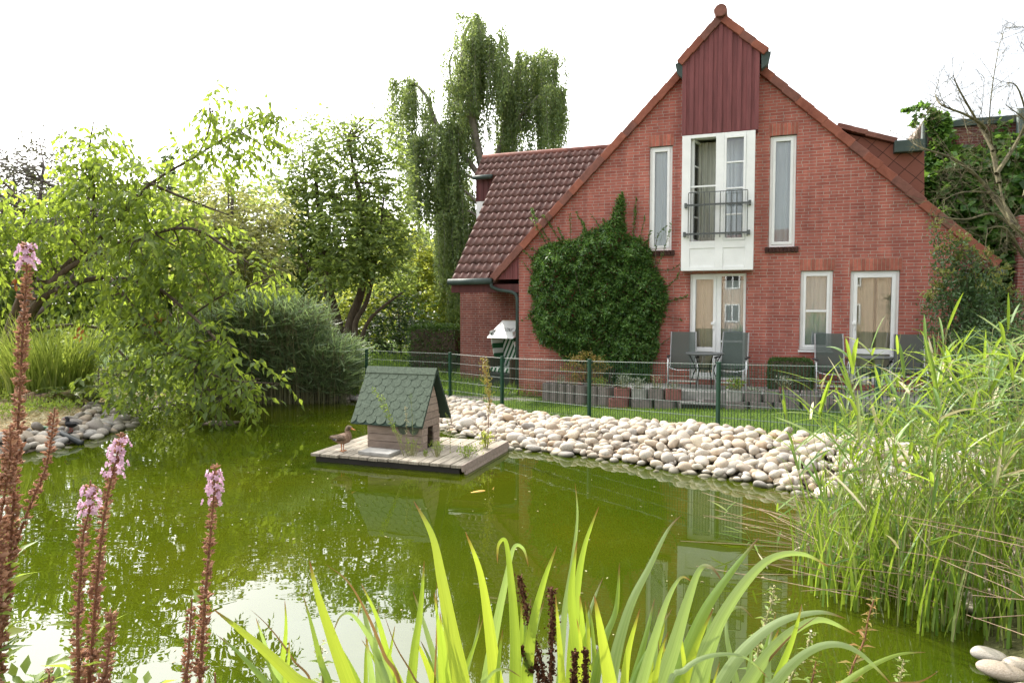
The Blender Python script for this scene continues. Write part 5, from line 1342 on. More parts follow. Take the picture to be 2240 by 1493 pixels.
for i, (pth, r0, r1) in enumerate(arcs):
    dz_ = 0 if i == 0 else rng.uniform(-1.6, 1.6)
    q = [(p[0], p[1], 31 + dz_ * (j / (len(pth) - 1))) for j, p in enumerate(pth)]
    pp_ = smooth_path(px_path(q, 31), 7); k = len(pp_)
    mb.tube([p - o0 for p in pp_], list(np.linspace(r0, r1, k)), 7)
    SP += [p for j, p in enumerate(pp_) if j > (k * .42 if i == 0 else k * .2)]
    if i == 0: SP += [p for p in pp_[-9:]] * 2
SP = np.array(SP); nb_ = 215; per_ = 7; ns = nb_ * per_
cs_ = SP[rng.integers(0, len(SP), nb_)] + rng.uniform(-1, 1, (nb_, 3)) * np.array([.40, 1.3, .15])
st = np.repeat(cs_, per_, 0) + rng.normal(0, 1, (ns, 3)) * np.array([.13, .2, .10])
Ls = np.repeat(rng.uniform(1.2, 4.6, nb_), per_) * rng.uniform(.7, 1.1, ns)
Ls = np.minimum(Ls, np.maximum(.4, st[:, 2] - 1.2))
PBs, DDs, NNs = [], [], []
for i in range(ns):
    k = int(Ls[i] / .10) + 3; q = np.linspace(0, 1, k)
    ph = rng.uniform(0, 6.28); amp = .16
    out_ = rng.normal(0, .18, 2)
    x = st[i, 0] + out_[0] * np.sqrt(q) + amp * .5 * np.sin(q * 4 + ph) * q; y = st[i, 1] + out_[1] * np.sqrt(q); z = st[i, 2] + .12 * np.sin(np.minimum(q * 8, math.pi)) - Ls[i] * q
    pts = np.stack([x, y, z], 1)
    if i % 2 == 0: mb.tube([p - o0 for p in pts[::max(1, k // 5)]], .008, 3, cap=False)
    m_ = 3
    PBs.append(np.repeat(pts, m_, 0) + rng.normal(0, .055, (k * m_, 3))); DDs.append(np.array([0, 0, -1.0]) + rng.normal(0, .55, (k * m_, 3))); NNs.append(rand_unit(k * m_))
PBs, DDs, NNs = map(np.concatenate, (PBs, DDs, NNs)); n = len(PBs)
V, f = quad_arrays(PBs, DDs, NNs, rng.uniform(.10, .18, n), rng.uniform(.05, .085, n))
mb.build('trunk', M['bark_birch'], t, smooth=True); np_mesh('crown', V - o0, f, M['birchleaf'], t)

# --- further trees and bushes, generic
def back_tree(name, label, base_px, d, clumps, dens, L_, mat, trunk=True, bark=None, cat='tree', hang=.25, twig=.4, per=6, r0=.14, shell=.35, dr=1.2, fork=3):
    b_ = P(base_px[0], base_px[1], d); b_[2] = min(b_[2], .2)
    limbs = []
    if trunk:
        cx_ = np.mean([c[0] for c in clumps]); cy_ = np.min([c[1] for c in clumps])
        limbs = [([base_px, (base_px[0] * .6 + cx_ * .4, base_px[1] * .6 + cy_ * .4 + 30), (cx_, cy_)], d, r0, r0 * .2)]
        for c in clumps[::2]: limbs.append(([(base_px[0] * .8 + cx_ * .2, base_px[1] * .8 + cy_ * .2), ((base_px[0] + c[0]) / 2, (base_px[1] * .45 + c[1] * .55)), (c[0], c[1])], d, r0 * .55, r0 * .12))
    return tree(name, label, cat, b_, limbs, clumps, dens, None, L_, L_ * .55, mat, bark or M['bark'], dr, twig, per, hang, shell, True, .007, 3, d0=d, n_fork=fork)
back_tree('willow_shrub', 'olive green arching shrub with fine leaves between cherry and spreading tree', (500, 790), 18, [(470, 450, 75, 45), (430, 500, 60, 55), (530, 500, 70, 55), (570, 560, 50, 60), (490, 560, 90, 60), (450, 620, 80, 50), (540, 640, 70, 50), (600, 470, 40, 40), (500, 410, 60, 25, 18, .5)], 60, .14, M['tanleaf'], bark=M['bark_g'], hang=.3)
back_tree('bare_thorn_tree', 'sparse greyish purple tree behind the cherry at the left edge', (40, 800), 21, [(30, 370, 50, 45), (90, 360, 50, 55), (140, 420, 60, 55), (30, 450, 60, 60), (150, 480, 70, 60), (60, 530, 70, 60), (170, 550, 60, 50), (-40, 420, 60, 90), (230, 500, 50, 60)], 40, .13, M['purpletwig'], bark=M['bark_g'], hang=0, twig=.6, r0=.16, fork=8)
# conifer tip
b_ = P(376, 700, 42); b_[2] = .1; t = empty('conifer', b_); tag(t, 'slim dark conifer tip showing above the cherry', 'tree'); o0 = b_
topz = P(376, 336, 42)[2]; n = 5200; q = rng.uniform(0, 1, n) ** .7; zz = topz - q * (topz - 1.0); rad = .06 + 2.3 * q * (.75 + .25 * np.sin(q * 60)); a = rng.uniform(0, 6.28, n)
pb = np.stack([b_[0] + np.cos(a) * rad * rng.uniform(.4, 1, n), b_[1] + np.sin(a) * rad * rng.uniform(.4, 1, n), zz], 1)
V, f = quad_arrays(pb, np.stack([np.cos(a), np.sin(a), -.25 * np.ones(n)], 1) + rng.normal(0, .3, (n, 3)), rand_unit(n), rng.uniform(.25, .5, n), rng.uniform(.08, .16, n))
np_mesh('crown', V - o0, f, M['darkleaf'], t); mb = MB(); mb.tube([(0, 0, 0), (0, 0, topz - b_[2])], [.2, .02], 6); mb.build('trunk', M['bark'], t)
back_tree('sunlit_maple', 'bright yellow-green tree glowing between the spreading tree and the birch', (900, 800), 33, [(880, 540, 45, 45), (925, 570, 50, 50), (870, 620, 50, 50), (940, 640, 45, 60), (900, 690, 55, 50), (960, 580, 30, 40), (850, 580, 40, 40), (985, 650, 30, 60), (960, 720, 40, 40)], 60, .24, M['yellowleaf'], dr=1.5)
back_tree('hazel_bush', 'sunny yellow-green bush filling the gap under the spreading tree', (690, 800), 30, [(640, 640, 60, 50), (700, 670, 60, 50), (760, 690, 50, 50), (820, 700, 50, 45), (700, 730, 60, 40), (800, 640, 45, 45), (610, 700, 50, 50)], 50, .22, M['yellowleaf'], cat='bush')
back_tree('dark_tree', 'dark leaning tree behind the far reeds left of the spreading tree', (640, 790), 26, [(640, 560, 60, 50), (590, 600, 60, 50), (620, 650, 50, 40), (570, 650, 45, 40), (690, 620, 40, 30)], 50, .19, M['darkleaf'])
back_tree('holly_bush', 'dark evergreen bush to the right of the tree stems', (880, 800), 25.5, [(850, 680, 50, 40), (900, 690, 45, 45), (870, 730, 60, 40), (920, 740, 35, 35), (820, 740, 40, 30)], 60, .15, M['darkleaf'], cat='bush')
back_tree('privet_bush', 'light green bush above the trimmed hedge by the wing', (955, 800), 22, [(940, 760, 32, 26), (975, 750, 26, 26), (915, 765, 22, 22)], 110, .10, M['tree_mid'], cat='bush')
leaf_hw = F(905, 800, 3.0)[0]
leaf_box('trimmed_hedge', 'dark trimmed hedge running to the corner of the side wing', 'hedge', F(906, 800, 4.0)[0], F(1012, 800, 4.0)[0], 3.6, 4.6, .0, 1.55, 5200, .09, M['hedge'], .03)
back_tree('rear_tree', 'rounded green tree far back behind the willow shrub', (420, 790), 36, [(300, 430, 60, 40), (420, 400, 60, 40), (560, 420, 50, 40), (360, 470, 90, 50), (480, 480, 90, 50), (250, 480, 70, 60), (150, 450, 80, 70), (40, 480, 80, 80)], 45, .28, M['tree_mid'], dr=2)
# woodland beyond, one mass
n = 46000; xw = rng.uniform(-46, 4, n); yw = 46 + rng.uniform(-4, 6, n) + 2 * np.sin(xw * .4)
hw_ = 6.2 + 1.6 * np.sin(xw * .55) + 1.1 * np.sin(xw * 1.3 + 1) + .6 * np.sin(xw * 3.1)
zw = hw_ * rng.uniform(0, 1, n) ** .7
V, f = quad_arrays(np.stack([xw, yw, zw], 1), rand_unit(n), rand_unit(n), rng.uniform(.4, .8, n), rng.uniform(.25, .45, n))
tag(np_mesh('far_woodland', V, f, M['tree_mid']), 'band of green woodland closing the view behind the garden', 'woodland', kind='stuff')
n = 9000; xw = rng.uniform(8, 34, n); yw = 30 + rng.uniform(-2, 3, n); zw = 5.0 * rng.uniform(0, 1, n)
V, f = quad_arrays(np.stack([xw, yw, zw], 1), rand_unit(n), rand_unit(n), rng.uniform(.3, .5, n), rng.uniform(.18, .3, n))
tag(np_mesh('far_shrubbery', V, f, M['darkleaf']), 'dark shrubbery far behind the brick house', 'shrubbery', kind='stuff')

# --- left bank undergrowth
def bank_bush(name, label, px, py, d, rx, rz, n, L_, mat, cat='bush', W_=.5):
    p = P(px, py, d); p[2] = gz(p[0], p[1]); return shrub(name, label, cat, p, rx, rx * .8, rz, n, L_, mat, 12, W_)
bank_bush('elder_bush', 'yellow-green bush under the cherry beside the palisade', 330, 850, 13.6, .85, .50, 1500, .11, M['weed'])
bank_bush('laurel_bush', 'dark green bush behind the log palisade', 215, 820, 15.0, 1.0, .75, 1700, .11, M['tree_mid'])
bank_bush('snowberry_bush', 'mixed green bush at the left edge before the fence', 20, 840, 14.5, .9, .45, 1300, .09, M['weed'])
bank_bush('spirea_bush', 'dense green bush under the cherry tips beside the far reeds', 430, 850, 15.6, .9, .55, 1800, .09, M['tree_mid'])
def fern(name, label, pos, n, L_, mat):
    t = empty(name, pos); tag(t, label, 'fern'); PBs, DDs, NNs, LL = [], [], [], []
    mb = MB()
    for i in range(n):
        a = 2 * math.pi * i / n + rng.uniform(-.3, .3); ln = L_ * rng.uniform(.7, 1.1); k = 26; q = np.linspace(0, 1, k)
        r_ = ln * .75 * q ** 1.2; z = ln * (1.05 * q - .75 * q ** 2.4)
        pts = np.stack([np.cos(a) * r_, np.sin(a) * r_, z], 1); tg = norm(np.gradient(pts, axis=0)); sd = norm(np.cross(tg, np.array([0, 0, 1.0])))
        mb.tube(list(pts[::5]), .005, 3, cap=False)
        for s in (-1, 1):
            PBs.append(pts); DDs.append(sd * s + tg * .35); NNs.append(np.tile([0, 0, 1.0], (k, 1)) + rng.normal(0, .25, (k, 3))); LL.append(.22 * ln * np.sin(np.pi * np.clip(q * .9 + .1, 0, 1)) + .01)
    V, f = quad_arrays(np.concatenate(PBs), np.concatenate(DDs), np.concatenate(NNs), np.concatenate(LL), np.full(sum(map(len, LL)), .045 * L_))
    np_mesh('fronds', V, f, mat, t); mb.build('stalks', M['reed_stem'], t)
p = P(158, 878, 13.2); p[2] = gz(p[0], p[1]); fern('fern', 'bright fern beside the log palisade', p, 12, .85, M['fern'])
p = P(205, 884, 13.6); p[2] = gz(p[0], p[1]); fern('fern', 'lower darker fern behind the grey shore stones', p, 11, .7, M['fern'])
p = P(270, 880, 14.2); p[2] = gz(p[0], p[1]); fern('fern', 'fern in the shade of the cherry leaves near the inlet', p, 10, .65, M['fern'])
# log palisade half ring with mulch on top
t = empty('log_palisade', P(108, 880, 13.3) * np.array([1, 1, 0]) + np.array([0, 0, .15])); tag(t, 'half round of upright logs holding a raised bed on the left bank', 'palisade')
for i in range(12):
    a = R(-165 + 172 * i / 11); r_ = .42
    mb = MB(); hh = .36 + .03 * math.sin(i * 2.1); rad = .052
    mb.tube([(0, 0, 0), (0, 0, hh - .01), (0, 0, hh)], [rad, rad, rad * .8], 9)
    o = mb.build('log', M['log'], t, smooth=False); o.location = (r_ * math.cos(a), r_ * .8 * math.sin(a), 0)
mb = MB(); mb.tube([(0, 0, .1), (0, 0, .30)], [.40, .40], 20); mo = mb.build('mulch', M['soil'], t); mo.scale = (1, .82, 1)
# tall grass clump
def grass_clump(name, label, cat, pos, n, h, rad, wd, mat, lean=.35, segs=4, kind=None, wander=.0, dirbias=None):
    a = rng.uniform(0, 6.28, n); r_ = rad * np.sqrt(rng.uniform(0, 1, n)); b = np.stack([np.cos(a) * r_, np.sin(a) * r_, np.zeros(n)], 1)
    la = a + rng.normal(0, .8, n); ln = lean * rng.uniform(.3, 1.3, n); hh = h * rng.uniform(.55, 1.08, n)
    dirv = np.stack([np.cos(la), np.sin(la), np.zeros(n)], 1)
    if dirbias is not None: dirv = norm(dirv + np.array(dirbias))
    V = []; q = np.linspace(0, 1, segs + 1)
    sd = np.stack([-dirv[:, 1], dirv[:, 0], np.zeros(n)], 1); sd = norm(sd + rng.normal(0, .5, (n, 3)) * np.array([1, 1, .2]))
    for s_ in q:
        c = b + dirv * (ln * hh * s_ ** 2)[:, None] + np.array([0, 0, 1.0]) * (hh * (s_ - .28 * ln * s_ ** 3))[:, None]
        w_ = wd * (1 - s_ ** 2.2) * .5 + .0008
        V += [c - sd * w_, c + sd * w_]
    V = np.stack(V, 1).reshape(-1, 3); m_ = 2 * (segs + 1)
    base = (np.arange(n) * m_)[:, None]
    f = np.concatenate([base + np.array([[2 * i, 2 * i + 1, 2 * i + 3, 2 * i + 2]]) for i in range(segs)], 0)
    o = np_mesh(name, V, f, mat); o.location = tuple(float(c) for c in pos)
    tag(o, label, cat, kind=kind); return o
p = P(110, 840, 14.2); grass_clump('ornamental_grass', 'tall bright ornamental grass behind the log palisade', 'grass', (p[0], p[1], .2), 700, 1.95, .75, .028, M['grass_t'], .5)
p = P(55, 850, 14.8); grass_clump('ornamental_grass', 'shorter bright grass clump at the left before the fence', 'grass', (p[0], p[1], .2), 420, 1.5, .6, .026, M['grass_t'], .5)
# far reed bed and slope grass
xs_, ys_ = [], []
while len(xs_) < 2600:
    x = rng.uniform(-7.2, -3.75); y = rng.uniform(15.0, 16.8)
    if sdist(np.array([[x, y]]))[0] > -.35: xs_.append(x); ys_.append(y)
xs_, ys_ = np.array(xs_), np.array(ys_); n = len(xs_)
hh = 1.55 + .75 * np.exp(-((xs_ + 5.6) / 1.5) ** 2) + rng.normal(0, .16, n); hh *= np.where(xs_ > -4.6, .72, 1)
la = rng.uniform(0, 6.28, n); dirv = np.stack([np.cos(la), np.sin(la), np.zeros(n)], 1); b = np.stack([xs_, ys_, np.full(n, -.1)], 1)
V = []; sd = norm(np.stack([np.ones(n), rng.normal(0, .6, n), np.zeros(n)], 1))
for s_ in np.linspace(0, 1, 4):
    c = b + dirv * (.16 * hh * s_ ** 2)[:, None] + np.array([0, 0, 1.0]) * (hh * s_)[:, None]; V += [c - sd * .006, c + sd * .006]
V = np.stack(V, 1).reshape(-1, 3); base = (np.arange(n) * 8)[:, None]; f = np.concatenate([base + np.array([[2 * i, 2 * i + 1, 2 * i + 3, 2 * i + 2]]) for i in range(3)], 0)
k = 13; qs = rng.uniform(.25, 1, (n, k)); pb = b[:, None, :] + dirv[:, None, :] * (.16 * hh[:, None] * qs ** 2)[..., None] + np.array([0, 0, 1.0]) * (hh[:, None] * qs)[..., None]
pb = pb.reshape(-1, 3); D = rng.normal(0, 1, (n * k, 3)) * np.array([1, 1, .35]) + np.array([.1, -.2, .45])
V2, f2 = quad_arrays(pb, D, rng.normal(0, .5, (n * k, 3)) + np.array([0, 0, 1.0]), rng.uniform(.28, .55, n * k), rng.uniform(.018, .032, n * k))
o = np_mesh('far_reed_bed', np.concatenate([V, V2]), np.concatenate([f, f2 + len(V)]), [M['reed_far_stem'], M['reed_far']], mi=np.concatenate([np.zeros(len(f)), np.ones(len(f2))]))
tag(o, 'dense bank of blue-green reeds at the far end of the pond', 'reeds', kind='stuff')

# --- climbers on the house
def in_poly(q, poly):
    poly = np.array(poly, float); ins = np.zeros(len(q), bool)
    for a, b in zip(poly, np.roll(poly, -1, 0)):
        with np.errstate(divide='ignore', invalid='ignore'):
            ins ^= ((a[1] > q[:, 1]) != (b[1] > q[:, 1])) & (q[:, 0] < (b[0] - a[0]) * (q[:, 1] - a[1]) / (b[1] - a[1]) + a[0])
    return ins
def wall_pts(poly, n):
    lo, hi = np.min(poly, 0), np.max(poly, 0); out = np.zeros((0, 2))
    while len(out) < n:
        q = rng.uniform(lo, hi, (n * 2, 2)); out = np.concatenate([out, q[in_poly(q, poly)]])
    return out[:n]
def edge_d(q, poly):
    poly = np.array(poly, float); best = np.full(len(q), 1e9)
    for a, b in zip(poly, np.roll(poly, -1, 0)):
        ab = b - a; t = np.clip(((q - a) @ ab) / (ab @ ab + 1e-9), 0, 1); best = np.minimum(best, np.linalg.norm(q - (a + t[:, None] * ab), axis=1))
    return best
def climber(name, label, cat, poly, yw, thick, n, L_, W_, mat, shoots, up=.2, shoot_L=None, clump=.5, shootmat=None, scales=None):
    """foliage bulging from a wall at house depth yw; polygon and shoots in pixels"""
    c0 = np.mean(poly, 0); u0, z0 = F(c0[0], max(p[1] for p in poly), yw)
    base = HW(u0, yw - .05, max(0.05, z0)); t = empty(name, base); tag(t, label, cat)
    q = wall_pts(poly, n); ed = edge_d(q, poly)
    loc = np.array([F(a[0], a[1], yw) for a in q])
    sw = np.sin(loc[:, 0] * 7.3 + 1.7 * np.sin(loc[:, 1] * 4.1)) * np.sin(loc[:, 1] * 8.1 + 1.3 * np.cos(loc[:, 0] * 5.3)); sw2 = np.sin(loc[:, 0] * 19 + loc[:, 1] * 7) * np.sin(loc[:, 1] * 17 - loc[:, 0] * 5)
    bulge = thick * np.clip(ed / 40, .15, 1) ** .6 * (1 + clump * sw * .5 + clump * .35 * sw2)
    dep = bulge * rng.uniform(.15, 1, n) ** .35
    pw = HO + np.outer(loc[:, 0], EU) + np.outer(yw - dep, EI) + np.outer(loc[:, 1], [0, 0, 1.0])
    D = np.outer(rng.normal(0, .8, n), EU) - np.outer(rng.uniform(.1, 1, n), EI) + np.outer(rng.normal(up, .7, n), [0, 0, 1.0])
    N_ = rng.normal(0, .5, (n, 3)) + np.array([0, 0, .8]) - EI * .5
    V, f = leaf_arrays(pw, D, N_, rng.uniform(.6, 1.25, n) * L_, rng.uniform(.7, 1.15, n) * W_)
    VF, FF = V, f
    mb = MB(); PBs, DDs, NNs = [], [], []
    for pth, dn, off in shoots:
        lc = [F(*p, yw) for p in pth]; pp_ = smooth_path([HW(l[0], yw - off - .03 * i, l[1]) for i, l in enumerate(lc)], 6)
        mb.tube([p - base for p in pp_], list(np.linspace(.007, .002, len(pp_))), 4, cap=False)
        pp_ = np.array(pp_); seg = np.linalg.norm(np.diff(pp_, axis=0), axis=1).sum(); m_ = int(seg * dn)
        ix = rng.uniform(0, len(pp_) - 1.01, m_); i0 = ix.astype(int); fr2 = (ix - i0)[:, None]
        pos = pp_[i0] * (1 - fr2) + pp_[i0 + 1] * fr2; tg = norm(pp_[i0 + 1] - pp_[i0])
        PBs.append(pos); DDs.append(tg * .7 + rng.normal(0, .6, (m_, 3))); NNs.append(rand_unit(m_))
    for i in range(14):
        a = pw[rng.integers(0, n)]; mb.tube([np.array([0, 0, 0.0]) + rng.normal(0, .2, 3) * np.array([1, 1, 0]), (a - base) * .5 + EI * .05, (a - base)], [.02, .014, .006], 4, cap=False)
    if PBs:
        PBs, DDs, NNs = map(np.concatenate, (PBs, DDs, NNs)); m_ = len(PBs); sl_ = shoot_L or L_
        V, f = leaf_arrays(PBs, DDs, NNs, rng.uniform(.6, 1.2, m_) * sl_, rng.uniform(.7, 1.1, m_) * sl_ * W_ / L_)
        FF = np.concatenate([FF, f + len(VF)]); VF = np.concatenate([VF, V])
    np_mesh('foliage', VF - base, FF, mat, t)
    mb.build('stems', M['bark'], t); return t
fpoly = [(1168, 600), (1168, 570), (1185, 540), (1215, 530), (1255, 528), (1290, 508), (1322, 492), (1340, 478), (1352, 440), (1360, 425), (1369, 438), (1368, 490), (1378, 520), (1400, 520), (1425, 545), (1432, 585), (1452, 610), (1462, 650), (1452, 700), (1440, 735), (1442, 770), (1425, 800), (1424, 838), (1345, 838), (1300, 800), (1240, 790), (1222, 765), (1185, 752), (1170, 720), (1160, 690), (1172, 660), (1160, 640)]
fsh = [([(1350, 520), (1362, 420)], 260, .03), ([(1385, 525), (1393, 435)], 170, .03), ([(1400, 530), (1412, 470)], 60, .03), ([(1300, 535), (1262, 465)], 170, .05), ([(1285, 530), (1280, 490)], 200, .1), ([(1240, 535), (1225, 500)], 200, .1), ([(1335, 515), (1322, 480)], 200, .1), ([(1415, 540), (1425, 505)], 160, .1), ([(1170, 570), (1150, 550)], 160, .08), ([(1250, 545), (1248, 470)], 60, .03), ([(1330, 520), (1295, 470)], 60, .05), ([(1215, 545), (1175, 480), (1168, 458)], 150, .06), ([(1200, 540), (1165, 478)], 120, .06), ([(1190, 560), (1150, 535)], 70, .04), ([(1235, 540), (1190, 470)], 150, .05),
       ([(1430, 600), (1450, 560), (1472, 490)], 70, .12), ([(1435, 580), (1440, 520), (1462, 495)], 50, .12), ([(1440, 640), (1480, 610), (1500, 560)], 90, .05), ([(1455, 660), (1505, 648)], 160, .05), ([(1450, 690), (1495, 700)], 40, .04), ([(1165, 600), (1145, 570)], 60, .05), ([(1160, 690), (1145, 700)], 60, .05), ([(1430, 590), (1470, 590), (1490, 575)], 60, .05), ([(1280, 540), (1275, 480)], 60, .04), ([(1436, 760), (1470, 735)], 40, .05)]
climber('firethorn', 'dense dark green climbing shrub trained on the gable wall', 'climbing shrub', fpoly, -.01, .38, 30000, .085, .04, M['firethorn'], fsh, .1, .06, .75)

# --- neighbouring building with ivy, right
nb = empty('neighbour_house', HW(F(2030, 300, 3.2)[0], 3.2, 0), -TH); tag(nb, 'ivy grown red brick building with grey coping behind the gable on the right', 'house')
u0n = F(2032, 300, 3.2)[0]; zt0 = F(2100, 262, 3.2)[1]
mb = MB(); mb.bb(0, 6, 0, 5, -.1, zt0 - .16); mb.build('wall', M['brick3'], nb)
mb = MB(); mb.bb(-.05, 6.05, -.06, 5.05, zt0 - .158, zt0 + .0); mb.build('coping', M['gutter'], nb, bevel=.01)
mb = MB(); mb.tube([(-.10, -.14, zt0 - .05), (-.10, -.14, .1)], .07, 9); mb.build('drainpipe', M['gutter'], nb, smooth=True)
mb = MB(); uu_ = F(2236, 260, 3.0)[0] - u0n; mb.tube([(uu_, -.14, zt0 + .1), (uu_, -.14, zt0 - 2.2)], .07, 9); mb.build('drainpipe', M['gutter'], nb, smooth=True)
mb = MB(); uu_ = F(2231, 540, 2.2)[0] - u0n; mb.bb(uu_, uu_ + 3, -1.0, -.002, -.1, F(2240, 470, 2.2)[1]); mb.build('side_wall', M['brick2'], nb)
mb = MB(); a = F(2000, 303, 3.6); b_ = F(2024, 262, 3.6); mb.prism([(a[0] - u0n, a[1]), (b_[0] - u0n, b_[1]), (b_[0] - u0n + .1, b_[1]), (b_[0] - u0n + .1, a[1] - .3), (a[0] - u0n, a[1] - .1)], .4, 3); mb.build('parapet_slope', M['wood_pk'], nb)
ip = [(2000, 400), (2030, 330), (2060, 318), (2100, 330), (2150, 335), (2165, 300), (2200, 300), (2240, 310), (2300, 300), (2300, 660), (2240, 660), (2100, 640), (2060, 560), (2010, 460)]
ish = [([(2035, 262), (2020, 240), (2000, 245), (1995, 285)], 60, .25), ([(2050, 262), (2010, 238), (1975, 250)], 60, .25), ([(2090, 330), (2085, 300)], 40, .05), ([(2200, 310), (2205, 260)], 40, .05), ([(2180, 310), (2185, 250)], 30, .05)]
climber('ivy', 'glossy green ivy covering the wall of the neighbouring building', 'ivy', ip, 3.18, .55, 8500, .19, .165, M['ivy'], ish, -.3, .13, .8)
ip2 = [(2022, 262), (2040, 245), (2070, 255), (2075, 300), (2068, 350), (2040, 350), (2036, 300)]
climber('ivy', 'ivy column wrapped round the drainpipe top of the neighbouring building', 'ivy', ip2, 3.05, .35, 520, .16, .15, M['ivy'], [([(2040, 256), (2015, 243), (1985, 250), (1968, 254)], 70, .3), ([(2030, 258), (2000, 262), (1990, 280)], 50, .3)], -.3, .12, .6)

# --- bare lichened tree before the ivy
b_ = P(2330, 760, 11.5); b_[2] = .35; t = empty('bare_tree', b_); tag(t, 'leafless lichened tree reaching in from the right edge', 'tree'); o0 = b_; mb = MB()
def twigs(p, d, ln, r, lev):
    k = 5; pts = [p]; dd = d.copy()
    for i in range(k):
        dd = norm(dd + rng.normal(0, .16, 3)); pts.append(pts[-1] + dd * ln / k)
    mb.tube([q - o0 for q in pts], list(np.linspace(r, r * .45, k + 1)), 5 if lev < 2 else 3, cap=False)
    if lev >= 3: return
    for i in range(2, k + 1):
        for j in range(2 if lev < 2 else 1):
            if rng.random() < .8:
                nd = norm(dd + rng.normal(0, .75, 3) * np.array([1, .8, 1]) + np.array([0, 0, .15])); twigs(pts[i], nd, ln * rng.uniform(.35, .6), r * .5, lev + 1)
main = [([(2330, 760), (2320, 620), (2270, 540), (2215, 490), (2190, 420), (2175, 345), (2165, 250), (2180, 130), (2195, 70)], .030, .004), ([(2185, 400), (2160, 290), (2120, 255), (2060, 230), (2045, 205)], .04, .006), ([(2172, 330), (2140, 270), (2100, 200), (2085, 165)], .03, .005), ([(2215, 490), (2150, 400), (2090, 350), (2020, 325), (1995, 312)], .04, .006),
        ([(2230, 500), (2180, 430), (2110, 420), (2060, 440)], .03, .006), ([(2260, 540), (2180, 470), (2110, 480), (2030, 470)], .035, .005), ([(2180, 380), (2230, 300), (2260, 220), (2250, 130)], .04, .006), ([(2240, 430), (2260, 330), (2230, 200), (2200, 180)], .03, .005), ([(2290, 600), (2240, 560), (2200, 500), (2160, 500)], .04, .01), ([(2270, 70), (2240, 60), (2205, 60)], .012, .004), ([(2270, 300), (2240, 260), (2200, 230)], .02, .005)]
for pth, r0, r1 in main:
    pp_ = smooth_path(px_path([(a, b, 11.5 + .35 * math.sin(i * 1.7)) for i, (a, b) in enumerate(pth)], 11.5), 5); mb.tube([p - o0 for p in pp_], list(np.linspace(r0, r1, len(pp_))), 6, cap=False)
    for i in range(len(pp_) // 5, len(pp_), 1):
        dd = norm(pp_[min(i + 1, len(pp_) - 1)] - pp_[i - 1]); twigs(pp_[i], norm(dd + rng.normal(0, .8, 3) * np.array([1, .6, 1])), rng.uniform(.25, .7), max(.004, r0 * .16), 1)
mb.build('branches', M['bark_l'], t)

# --- tall privet and rounded shrub at the right end of the gable
def upright_shrub(name, label, px_list, base_px, d, n, L_):
    b_ = P(base_px[0], base_px[1], d); b_[2] = gz(b_[0], b_[1]); t = empty(name, b_); tag(t, label, 'shrub'); mb = MB(); PBs, DDs, NNs, tips = [], [], [], []
    for (x, ytop, dd) in px_list:
        top = P(x, ytop, d + dd); st = b_ + np.array([(top[0] - b_[0]) * .35, dd * .3, 0]); pp_ = smooth_path([st, (st + top) / 2 + rng.normal(0, .06, 3), top], 6)
        mb.tube([p - b_ for p in pp_], list(np.linspace(.012, .003, len(pp_))), 4, cap=False)
        pp_ = np.array(pp_); m_ = n; ix = rng.uniform(len(pp_) * .12, len(pp_) - 1.01, m_); i0 = ix.astype(int); fr2 = (ix - i0)[:, None]
        pos = pp_[i0] * (1 - fr2) + pp_[i0 + 1] * fr2; spread = (.22 * (1 - ix / len(pp_)) + .03)[:, None]
        pos = pos + rng.normal(0, 1, (m_, 3)) * spread * np.array([1, 1, .6])
        PBs.append(pos); DDs.append(rng.normal(0, .8, (m_, 3)) + np.array([0, 0, .6])); NNs.append(rand_unit(m_)); tips.append((ix > len(pp_) - 1.8).astype(int))
    PBs, DDs, NNs, tips = map(np.concatenate, (PBs, DDs, NNs, tips)); m_ = len(PBs)
    V, f = leaf_arrays(PBs, DDs, NNs, rng.uniform(.7, 1.15, m_) * L_, rng.uniform(.7, 1.1, m_) * L_ * .4)
    np_mesh('foliage', V - b_, f, [M['privet'], M['privet_tip']], t, mi=np.concatenate([tips] * 4)); mb.build('stems', M['bark'], t); return t
upright_shrub('tall_privet', 'tall upright shrub with pointed shoots at the right end of the gable', [(2055, 540, .15), (2085, 530, .2), (2130, 600, .0), (2170, 590, .15), (2045, 480, 0), (2076, 508, .1), (2105, 512, 0), (2120, 535, -.1), (2160, 548, .1), (2140, 560, 0), (2090, 560, .1), (2065, 590, -.1), (2200, 585, .1), (2180, 610, -.1), (2110, 600, .2), (2150, 620, -.2), (2215, 630, 0), (2240, 650, .2), (2050, 620, .1), (2270, 640, 0), (2030, 640, -.1)], (2140, 830), 11.6, 520, .085)
p = P(2190, 830, 10.6); p[2] = gz(p[0], p[1]); shrub('rounded_shrub', 'dense rounded grey-green shrub at the right edge', 'shrub', p, .95, .6, .78, 5200, .05, M['privet'], 10, .5, cz=.85)
